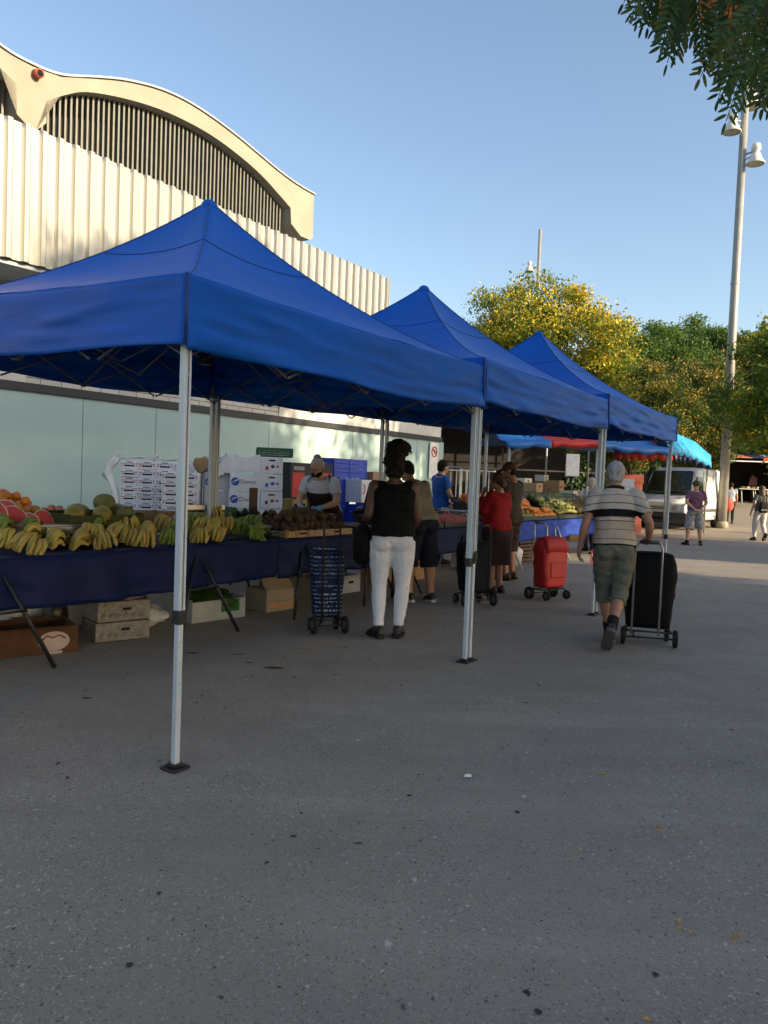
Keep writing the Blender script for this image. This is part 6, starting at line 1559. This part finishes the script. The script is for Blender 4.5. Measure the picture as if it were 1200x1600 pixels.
# ------------------------------------------------------------------ awnings behind the tents
aw_blue = mat('awning_blue', (.010, .13, .42), .5, var=.1)
aw_sunlit = mat('awning_sunlit', (.03, .30, .56), .5, var=.12, vscale=1.5)  # the awning's blue again, with sunlight painted into the colour
aw_red = mat('awning_red', (.50, .025, .020), .55, var=.1)
aw_navy = mat('awning_navy', (.010, .018, .09), .6)
def awning(label, pts_top, pts_edge, scal, mats_by_u, back, posts, name='market_awning'):
    """cloth roof: polyline of crest points, polyline of eaves points, a scalloped valance under the eaves and a back slope"""
    t = thing(name, label, 'awning', pts_edge[0] - Vector((0, 0, pts_edge[0].z)))
    O = Vector(t.location)
    n = 60
    def along(pts, u):
        q = u * (len(pts) - 1); i = min(int(q), len(pts) - 2); return pts[i].lerp(pts[i + 1], q - i)
    groups = {}
    for k in range(n):
        u = (k + .5) / n; m = [mm for a, mm in mats_by_u if u >= a][-1]; groups.setdefault(m.name, (m, []))[1].append(k)
    for nm, (m, ks) in groups.items():
        mb = MB()
        for k in ks:
            a, b = k / n, (k + 1) / n
            ta, tb, ea, eb = along(pts_top, a) - O, along(pts_top, b) - O, along(pts_edge, a) - O, along(pts_edge, b) - O
            sg_ = Vector((0, 0, -.10))
            ma, mb_ = ta.lerp(ea, .5) + sg_, tb.lerp(eb, .5) + sg_
            ba, bb = ta + back, tb + back
            da = scal * (.62 + .38 * abs(math.sin(a * 6.5 * math.pi))); db = scal * (.62 + .38 * abs(math.sin(b * 6.5 * math.pi)))
            fw = Vector((0, -.03 * math.sin(a * 9), 0)); fw2 = Vector((0, -.03 * math.sin(b * 9), 0))
            mb.add([ba, bb, ta, tb, ma, mb_, ea, eb, ea - Vector((0, 0, da)) + fw, eb - Vector((0, 0, db)) + fw2], [(0, 1, 3, 2), (2, 3, 5, 4), (4, 5, 7, 6), (6, 7, 9, 8)], 0, True)
        o = mb.build('awning_cloth', m, t, fix=True, weld=.0005); md = o.modifiers.new('th', 'SOLIDIFY'); md.thickness = .012
    for p in posts:
        q = p - O; MB().tube([(q.x, q.y, ground_z(p.y)), (q.x, q.y, q.z)], .03, 8).build('post', pm, t)
    return t
E_ = [at_y(792, 690, 21.2), at_y(862, 688, 21.6), at_y(935, 690, 22.0), at_y(990, 698, 22.4), at_y(1046, 700, 22.8)]
T_ = [p + Vector((-.15, 1.7, .42)) for p in E_]
awning('long market awning with blue, red and blue scalloped panels, seen under the tents', T_, E_, .22, [(0, aw_blue), (.25, aw_red), (.52, aw_blue)], Vector((-.3, 2.4, -.4)), [E_[0] + Vector((.1, .1, 0)), E_[2] + Vector((0, .1, 0)), E_[0] + Vector((.5, 4, 0))])
E_ = [at_y(1046, 700, 22.9), at_y(1072, 703, 23.6), at_y(1092, 711, 24.2), at_y(1112, 722, 24.8)]
T_ = [at_y(1040, 680, 23.4), at_y(1056, 677, 23.8), at_y(1086, 690, 24.3), at_y(1111, 712, 24.85)]
awning('end of the market awning, sunlight painted as bright cyan, draping down before the white van', T_, E_, .20, [(0, aw_sunlit)], Vector((-.6, 2.6, .25)), [E_[0] + Vector((.02, .2, 0))])
E_ = [at_y(962, 703, 26.0), at_y(1000, 705, 26.2), at_y(1052, 704, 26.4)]
T_ = [p + Vector((0, 1.0, .30)) for p in E_]
awning('red scalloped awning behind the blue one, above the van roof', T_, E_, .34, [(0, aw_red)], Vector((0, 1.0, .2)), [E_[0] + Vector((0, .1, 0))])
E_ = [at_y(1052, 705, 26.6), at_y(1075, 707, 26.6), at_y(1108, 718, 26.6)]
T_ = [p + Vector((0, .8, .25)) for p in E_]
awning('inside of the cyan awning end, its shade painted navy', T_, E_, .36, [(0, aw_navy)], Vector((0, .8, .15)), [E_[2] + Vector((0, .1, 0))])  # inner face of the cyan cloth, its shade put into the colour
# bright sheet and goods beneath the awning
p = at_y(894, 745, 19.5)
o = MB().box((0, 0, 1.98), (.36, .03, .56), bev=.01).build('hanging_sheet', mat('white_sheet', (.85, .84, .80), .7, bump=.3, bscale=4), None, (p.x, 19.5, 0), (0, 0, .2)); tag(o, 'bright white sheet hanging behind the fruit display', 'sheet')
rr = random.Random(9)
for i, (px, Y, w, h, m_, lab) in enumerate(((912, 20.5, .7, 1.05, brown_card, 'brown carton pile at the left of the pale shirted shopper'), (960, 21.5, .9, 1.3, mat('tan_card', (.34, .22, .13)), 'tan carton pile behind the walking man'), (975, 23.0, .6, 1.7, white_card, 'tall white carton pile left of the van'), (905, 23.5, .8, 1.3, mat('pale_yellow_card', (.60, .55, .42)), 'cream carton pile below the white sheet'), (985, 25.0, .7, 1.9, mat('salmon_card', (.45, .14, .11), .7), 'salmon coloured carton pile left of the van'))):
    q = at_y(px, 760, Y); t_ = thing('carton_pile', lab, 'carton', (q.x, Y, 0), rr.uniform(-.3, .3))
    z = .0; k = 0
    while z < h - .05:
        hh = rr.uniform(.22, .34); MB().box((rr.uniform(-.03, .03), 0, z + hh / 2 + .002), (w * rr.uniform(.9, 1), .5, hh - .006), bev=.008).build('carton_body', m_, t_); z += hh
# second far parked van, a sliver between the shoppers
# far stall right of the lamp post
fs_ = at_y(1150, 760, 42.0)
fs = thing('market_stall', 'far dark stall with white and red canopy, right of the lamp post', 'market stall', (fs_.x + .4, 42.5, ground_z(42.5)), -.1)
MB().box((.5, 2.2, 1.3), (5.4, .1, 2.6)).build('back_cloth', mat('stall_dark', (.014, .010, .010), .8), fs)
for sx in (-2.1, 3.1): MB().box((sx, .9, 1.3), (.06, 2.6, 2.6)).build('side_cloth', mat('stall_dark', (.014, .010, .010), .8), fs)
def slab(name, x0, x1, y0, y1, z0, z1, m): 
    o = MB().add([(x0, y0, z0), (x1, y0, z0), (x1, y1, z1), (x0, y1, z1)], [(0, 1, 2, 3)]).build(name, m, fs); md = o.modifiers.new('th', 'SOLIDIFY'); md.thickness = .03
slab('canopy', -2.3, .2, -1.2, 2.3, 2.48, 2.92, mat('salmon_cloth', (.50, .20, .14), .7)); slab('canopy', .2, 1.2, -1.2, 2.3, 2.49, 2.93, aw_navy); slab('canopy', 1.2, 3.4, -1.2, 2.3, 2.48, 2.92, white_card)
MB().box((1.2, -1.22, 2.36), (.9, .02, .26)).build('orange_valance', mat('orange_cloth', (.55, .10, .02), .7), fs)
MB().box((.4, -1.24, 2.28), (5.0, .02, .06)).build('white_edge', white_card, fs)
MB().box((.15, -1.6, .80), (1.6, .7, .05), bev=.01).build('table_top', mat('pale_table', (.55, .53, .47), .6), fs)
for x in (-.5, .1, .2, .8): MB().tube([(x, -1.8, .78), (x + .06, -1.85, 0)], .025, 6).build('table_leg', mat('pale_table', (.55, .53, .47)), fs)
for i in range(5): MB().box((-.4 + i * .26, -1.6, .88), (.2, .4, .10), bev=.03).build('folded_goods', [mat('goods_green', (.10, .16, .05), .8), mat('goods_pale', (.4, .4, .3), .8)][i % 2], fs)

# ------------------------------------------------------------------ trees
def leaf_mesh(name, centers, size, mats, idx, seed, aspect=.42, fold=True):
    """many small leaf faces; centers n x 3, idx material per leaf"""
    rng = np.random.default_rng(seed); n = len(centers)
    d = rng.normal(size=(n, 3)); d[:, 2] -= .35; d /= np.linalg.norm(d, axis=1)[:, None]
    r = rng.normal(size=(n, 3)); w = np.cross(d, r); w /= np.linalg.norm(w, axis=1)[:, None]
    nn = np.cross(w, d)
    L_ = size * rng.uniform(.6, 1.35, n)[:, None]; Wd = L_ * aspect
    c = np.asarray(centers)
    A = c - d * L_ / 2; B = c + d * L_ / 2; Lf = c + w * Wd / 2 + nn * Wd * .12; Rt = c - w * Wd / 2 + nn * Wd * .12
    co = np.stack([A, Rt, B, Lf], 1).reshape(-1, 3)
    me = bpy.data.meshes.new(name); me.vertices.add(4 * n); me.vertices.foreach_set('co', co.ravel())
    me.loops.add(4 * n); me.loops.foreach_set('vertex_index', np.arange(4 * n))
    me.polygons.add(n); me.polygons.foreach_set('loop_start', np.arange(0, 4 * n, 4)); me.polygons.foreach_set('loop_total', np.full(n, 4))
    for m in mats: me.materials.append(m)
    me.polygons.foreach_set('material_index', np.asarray(idx, dtype=np.int32))
    me.update(calc_edges=True); me.validate(); return me
bark = mat('bark', (.075, .055, .040), .9, var=.35, vscale=6, bump=.8, bscale=14, stretch=(1, 1, .3))
def tree_parts(seed, h, cr, base, ncl, per, size, mats, flower=.0, trunk_r=.2, crz=None, clump=.55, top_bias=0):
    """crown as leaf clumps scattered through a lumpy ellipsoid; trunk with limbs reaching the clumps"""
    rng = np.random.default_rng(seed); crz = crz or (h - base) / 2; cz = base + crz
    C = []; IDX = []; ends = []
    for k in range(ncl):
        v = rng.normal(size=3); v /= np.linalg.norm(v)
        rad = rng.uniform(.25, 1.0) ** .55
        lump = 1 + .22 * mnoise.noise(Vector(v * 1.7 + seed))
        p = np.array([v[0] * cr * rad * lump, v[1] * cr * rad * lump, cz + v[2] * crz * rad * lump])
        if p[2] < base: p[2] = base + rng.uniform(0, .5)
        ends.append((p, rad)); r = clump * rng.uniform(.65, 1.35)
        m_ = int(per * rng.uniform(.6, 1.4))
        q = np.clip(rng.normal(size=(m_, 3)), -1.75, 1.75) * np.array([r, r, r * .62]) * .62 + p
        C.append(q)
        fl = flower * rng.uniform(.2, 1.8) * (1.35 if rad > .6 else .5)
        up = (q[:, 2] - p[2]) / (r * .62)
        pr = np.clip(fl + .22 * up * (flower > 0), 0, .95)
        isf = rng.random(m_) < pr
        tone = rng.integers(0, 2, m_) if rng.random() < .5 else np.full(m_, rng.integers(0, 2))
        IDX.append(np.where(isf, 2 + (rng.random(m_) < .35), tone))
    C = np.concatenate(C); IDX = np.concatenate(IDX)
    me = leaf_mesh('crown', C, size, mats, IDX, seed + 1)
    mb = MB(); rr = random.Random(seed)
    th = base + crz * .55
    tp = [(rr.uniform(-.12, .12) * q * 2, rr.uniform(-.12, .12) * q * 2, th * q) for q in np.linspace(0, 1, 7)]; tp[0] = (0, 0, -.1)
    mb.tube(tp, [trunk_r * (1.35 if i == 0 else 1 - .45 * i / 6) for i in range(7)], 12)
    for p, rad in ends[:26]:
        q0 = rr.uniform(.55, 1); i = q0 * 6; a = Vector(tp[int(i) if i < 6 else 6]); b = Vector(p)
        m1 = a.lerp(b, .4) + Vector((0, 0, -.15 * (b - a).length * .3)); m2 = a.lerp(b, .75) + Vector((rr.uniform(-.15, .15), rr.uniform(-.15, .15), .1))
        mb.tube([a, m1, m2, b], [trunk_r * .40, trunk_r * .24, trunk_r * .13, trunk_r * .05], 7)
    return me, mb.mesh('trunk', bark)
def tree(label, x, y, parts, rz=0, s=1.0, group=None, name='tree'):
    t = thing(name, label, 'tree', (x, y, ground_z(y)), rz, group); t.scale = (s, s, s)
    link_mesh('trunk', parts[1], t); link_mesh('crown', parts[0], t); return t
lg = leafmat('leaf_light', (.16, .24, .03)); lg2 = leafmat('leaf_mid', (.095, .16, .024)); ye = leafmat('blossom_yellow', (.56, .44, .03), .3); oc = leafmat('blossom_ochre', (.42, .29, .025), .3)
dg1 = leafmat('leaf_deep', (.06, .12, .024)); dg2 = leafmat('leaf_dark', (.032, .068, .016)); br1 = leafmat('pod_brown', (.22, .16, .03), .3)
T1 = tree_parts(11, 8.9, 3.3, 2.4, 210, 560, .135, [lg, lg2, ye, oc], .34, .22, clump=.62)
T2 = tree_parts(12, 8.4, 3.6, 2.3, 200, 460, .155, [dg1, dg2, br1, oc], .20, .24, clump=.68)
T3 = tree_parts(13, 10.0, 4.0, 2.6, 200, 420, .20, [dg1, lg2, dg1, lg2], 0, .26, clump=.75)
T4 = tree_parts(14, 8.2, 3.7, 2.0, 200, 260, .24, [dg2, dg1, br1, dg2], .14, .24, clump=.7)
def tree_at(label, px, Y, parts, rz, s=1.0, group=None, name='tree'):
    q = at_y(px, 760, Y); return tree(label, q.x, Y, parts, rz, s, group, name)
tree_at('yellow flowering tree with a broad round crown, behind the blue tents', 846, 31, T1, .3, 1.06, name='flowering_tree')
tree_at('smaller yellow flowering tree left of the round crowned one, behind the middle tent', 752, 34, T1, 2.2, .94, name='flowering_tree')
tree_at('green tree showing above the third tent peak, right of the yellow one', 1012, 47, T3, 0, 1.0)
tree_at('brownish flowering tree in front of the green one, left of the lamp post', 985, 36, T2, 1.0, .80, name='flowering_tree')
tree_at('tall green tree directly left of the lamp post in the far row', 1092, 50, T3, 2.0, 1.08)
tree_at('brownish flowering tree behind the lamp post', 1080, 38, T2, 2.6, .86, name='flowering_tree')
tree_at('green tree right of the lamp post in the far row', 1165, 49, T3, 4.0, 1.02)
tree_at('dark brownish tree right of the lamp post, nearer than the green row', 1178, 47, T2, 4.4, 1.15, name='flowering_tree')
tree_at('dark tree at the right edge behind the far stall', 1240, 45, T4, 1.4, 1.05)
tree_at('dark tree behind the white van', 1040, 44, T4, 3.0, .95)
tree_at('dark tree behind the far stall, left of the one at the right edge', 1130, 52, T4, 5.0, 1.0)
tree_at('green tree hidden low behind the tents at the left end of the far row', 930, 52, T3, 5.0, .85)
tree_at('leafy light green tree overhanging the far stall from the right edge', 1262, 27, tree_parts(15, 7.6, 3.0, 2.55, 150, 260, .17, [lg, lg2, ye, oc], .10, .2, clump=.55), .8, 1.0)
# far belt of dark greenery
rng = np.random.default_rng(5)
n = 60000
x = rng.uniform(-20, 75, n); y = 62 + rng.uniform(0, 7, n); top = 4.6 + 1.6 * np.array([mnoise.noise(Vector((a * .25, 0, 3))) for a in x]); z = 1.1 + rng.random(n) ** .8 * top
hm = leaf_mesh('hedge', np.stack([x, y, z], 1), .5, [dg2, dg1], rng.integers(0, 2, n), 6)
tag(link_mesh('far_greenery', hm), 'dark belt of far greenery closing the end of the square', 'greenery', kind='stuff')
# trees along the lane to the right of the picture: they shade the lane and the tents
TS = tree_parts(21, 10.0, 3.9, 3.0, 250, 250, .30, [dg1, lg2, ye, oc], .12, .26, clump=.85)
SH = [(13.2, -10.5, 1.08), (13.6, -5.6, 1.05), (13.0, -1.0, 1.02), (14.2, 3.4, 1.10), (18.6, -12.0, 1.25), (18.8, -5.2, 1.2), (19.0, .6, 1.12), (22.5, 12.5, .95)]
for i, (x, y, s) in enumerate(SH):
    tree('broad street tree shading the lane, %s' % ('nearest the camera side' if i == 2 else 'number %d along the lane outside the picture' % (i + 1)), x, y, TS, i * 1.3, s, 'street trees right of the lane')
TSP = tree_parts(23, 9.6, 3.2, 3.9, 62, 150, .26, [dg1, lg2, ye, oc], .12, .22, clump=.7)  # unseen tree added, crown thinned so its gaps dapple the light on the hall
tree('unseen sparse tree added to dapple the sun on the glass wall, last of the row outside the picture', 15.2, 12.2, TSP, .4, 1.0, 'street trees right of the lane')
# ------------------------------------------------------------------ overhanging branch of a near tree (pinnate leaves)
leafy = [leafmat('pinnate_dark', (.022, .062, .014), .35, .45), leafmat('pinnate_mid', (.045, .105, .02), .4, .45), leafmat('pinnate_olive', (.075, .105, .018), .3, .45)]
def pinnate(mb, base, dirv, L_, pairs, m, rr, ll=.046, spread=1):
    d = Vector(dirv).normalized(); side = d.cross(Vector((rr.uniform(-.5, .5) * spread, rr.uniform(-1, -.3), rr.uniform(-.2, .5) * spread))).normalized()
    pts = []; p = Vector(base)
    for k in range(pairs + 1):
        pts.append(p.copy()); p = p + d * (L_ / pairs); d = (d + Vector((0, 0, -.05))).normalized()
    mb.tube(pts, [.0016] * len(pts), 3, m=3)
    for k, q in enumerate(pts):
        if k == 0: continue
        dd = (pts[k] - pts[k - 1]).normalized()
        for s in ((-1, 1) if k < len(pts) - 1 else (0,)):
            ax = (dd * .72 + side * s * .75).normalized() if s else dd
            w = ax.cross(dd.cross(side)).normalized()
            nrm = ax.cross(w).normalized()
            l = ll * rr.uniform(.85, 1.12) * (1 - .25 * abs(k / len(pts) - .5)); h = l * .118
            ax = (ax + nrm * rr.uniform(-.25, .25)).normalized()
            a = q + ax * .003
            o = [a, a + ax * l * .25 + w * h, a + ax * l * .6 + w * h * 1.05, a + ax * l * .88 + w * h * .6, a + ax * l, a + ax * l * .88 - w * h * .6, a + ax * l * .6 - w * h * 1.05, a + ax * l * .25 - w * h]
            mb.add(o, [tuple(range(8))], m)
ot = thing('overhanging_tree', 'near tree with feathery dark green leaves reaching into the picture at the upper right', 'tree', (3.9, 2.6, 0))
O = Vector((3.9, 2.6, 0))
rr = random.Random(31)
mb = MB()
# tips along the visible lower outline of the foliage
tips = []
edge = [(1000, 20), (1012, 45), (1030, 70), (1050, 70), (1062, 95), (1090, 118), (1105, 135), (1120, 145), (1140, 150), (1152, 170), (1165, 160), (1185, 165), (1200, 170)]
for px, py in edge:
    for k in range(2):
        Y = rr.uniform(2.45, 2.9)
        b = at_y(px + rr.uniform(18, 40), py - rr.uniform(82, 108), Y)
        tips.append((b, Vector((-.40 + rr.uniform(-.25, .2), rr.uniform(-.2, .2), -.92))))
for k in range(290):
    px = rr.uniform(1015, 1380); lo = np.interp(px, [1015, 1060, 1110, 1160, 1250, 1380], [-70, -15, 25, 45, 75, 110])
    py = lo - abs(rr.gauss(0, 130)) - 10; Y = rr.uniform(2.4, 4.2)
    if px < 1080 and rr.random() < .30: continue
    b = at_y(px, py, Y); tips.append((b, Vector((rr.uniform(-.9, .5), rr.uniform(-.5, .5), -rr.uniform(.45, 1.0)))))
for i, (b, d) in enumerate(tips):
    pinnate(mb, b - O, d, rr.uniform(.17, .23), rr.randint(8, 10), rr.choice((0, 0, 1, 1, 2)), rr, spread=.15 if i < 40 else 1)
# the crown further up and to the right, outside the picture
cc = np.array([[2.9 + rr.gauss(0, 1.2), 2.9 + rr.gauss(0, 1.1), 4.6 + rr.gauss(0, .8)] for _ in range(520)])
for p in cc:
    if p[0] / max(.5, p[1]) < .36 + .1 * rr.random() or p[2] < 3.2: continue
    pinnate(mb, Vector(p) - O, (rr.uniform(-1, 1), rr.uniform(-1, 1), -.6), .24, 8, rr.choice((0, 1, 2)), rr, .055)
twig = mat('twig_green', (.06, .07, .02), .7)
mb.build('crown', leafy + [twig], ot)
for k in range(15):
    px = rr.uniform(1005, 1200); py = np.interp(px, [1000, 1100, 1200], [20, 70, 90]) - rr.uniform(0, 70); c = at_y(px, py, rr.uniform(2.5, 3.4)) - O
    mb = MB(); mb.tube([c + Vector((0, 0, .06)), c, c - Vector((0, 0, .05))], [.003, .006, .003], 5)
    for q in range(12):
        mb.ell(c + Vector((rr.uniform(-.012, .012), rr.uniform(-.012, .012), -.05 + .1 * q / 11)), (.0065, .0065, .0075), nu=6, nv=4)
    mb.build('flower_cluster', mat('dry_blossom', (.42, .16, .03), .7, var=.4, vscale=30), ot)
mb = MB()
mb.tube([(0, 0, -.1), (-.05, .02, 1.2), (-.12, .05, 2.4), (-.35, .1, 3.3), (-.7, .15, 3.9)], [.20, .16, .14, .11, .08], 14)
for e in ((1.35, 2.75, 3.25), (1.5, 3.0, 3.45), (1.7, 3.3, 3.35), (2.1, 2.6, 3.3), (2.5, 3.6, 4.2), (1.9, 2.2, 4.4), (3.2, 3.4, 4.8)):
    e = Vector(e) - O; a = Vector((-.35, .1, 3.3)); mb.tube([a, a.lerp(e, .5) + Vector((0, 0, .18)), e], [.05, .026, .008], 7)
mb.build('trunk', bark, ot)

# ------------------------------------------------------------------ small things on the ground
petal = mat('petal_yellow', (.55, .27, .02), .6)
def petals(label, px, py, n, seed, spread=.03):
    p = at_z(px, py, .004); rr = random.Random(seed); mb = MB()
    for k in range(n):
        x, y = rr.gauss(0, spread), rr.gauss(0, spread); a = rr.uniform(0, 6.28); r = rr.uniform(.007, .013)
        mb.add([(x + r * math.cos(a), y + r * math.sin(a), .002), (x + r * .6 * math.cos(a + 1.57), y + r * .6 * math.sin(a + 1.57), .008), (x - r * math.cos(a), y - r * math.sin(a), .003), (x - r * .6 * math.cos(a + 1.57), y - r * .6 * math.sin(a + 1.57), .010)], [(0, 1, 2, 3)])
    tag(mb.build('fallen_blossom', petal, None, p), label, 'blossom')
for i, (px, py, n, lab) in enumerate(((1040, 1300, 7, 'largest cluster of fallen yellow blossom on the right of the asphalt'), (942, 1210, 4, 'yellow petals on the asphalt, left of the largest cluster'), (1147, 1203, 3, 'yellow petal at the right, level with the tent foot'), (1065, 1450, 4, 'yellow petals below the largest cluster'), (1143, 1468, 4, 'yellow petals at the lower right edge'), (584, 1282, 3, 'small orange petals in the middle of the asphalt'), (985, 1594, 2, 'yellow petals at the bottom edge of the picture'), (906, 1335, 2, 'faint orange petals between the middle and the largest cluster'))):
    petals(lab, px, py, n, i)
tag(MB().add([(-.02, -.012, .004), (.018, -.016, .006), (.022, .012, .010), (-.012, .016, .005), (0, 0, .016)], [(0, 1, 4), (1, 2, 4), (2, 3, 4), (3, 0, 4)]).build('paper_scrap', mat('scrap_white', (.75, .75, .74), .6), None, at_z(730, 1214, .004)), 'small white scrap of paper on the asphalt right of the tied tent legs', 'paper')
def stain(label, px, py, w, d, seed, m=None):
    p = at_z(px, py, .004); mb = MB(); n = 22
    mb.add([(w * math.cos(a) * (1 + .5 * fnoise((math.cos(a) * 1.5, math.sin(a) * 1.5, seed), 1.4)), d * math.sin(a) * (1 + .5 * fnoise((math.cos(a) * 1.5, math.sin(a) * 1.5, seed + 3), 1.4)), 0) for a in np.linspace(0, 2 * math.pi, n + 1)[:-1]], [tuple(range(n))])
    tag(mb.build('dark_patch', m or mat('dark_tar', (.05, .047, .044), .7), None, p), label, 'stain', kind='structure')
for i, (px, py, w, d) in enumerate(((428, 1043, .075, .03), (390, 1035, .03, .02), (372, 1022, .045, .015), (540, 1012, .02, .015), (1024, 1522, .010, .011), (841, 1580, .010, .011), (202, 1507, .010, .012), (135, 1090, .03, .015), (417, 1347, .008, .008), (560, 1317, .018, .005), (458, 1306, .012, .008), (300, 1020, .05, .02))):
    stain('dark spot', px, py, w, d, i)
# loose grit lying on the asphalt near the camera
rng = np.random.default_rng(8); n = 1500
gx = rng.uniform(-2.2, 3.2, n); gy = rng.uniform(1.5, 7.5, n); mb = MB()
for x, y in zip(gx, gy):
    s = rng.uniform(.0018, .0048); a = rng.uniform(0, 6.28); h_ = s * .6
    pts = [(x + s * math.cos(a + k * 1.57) * rng.uniform(.6, 1.2), y + s * math.sin(a + k * 1.57) * rng.uniform(.6, 1.2), .0) for k in range(4)] + [(x, y, h_)]
    mb.add(pts, [(0, 1, 4), (1, 2, 4), (2, 3, 4), (3, 0, 4)], int(rng.integers(0, 2)))
tag(mb.build('grit', [mat('grit_pale', (.30, .28, .25), .8), mat('grit_dark', (.05, .048, .045), .8)]), 'loose pale and dark grit scattered on the asphalt', 'grit', kind='stuff')
bpy.data.batch_remove(TRASH)
bpy.data.scenes.remove(WORK)
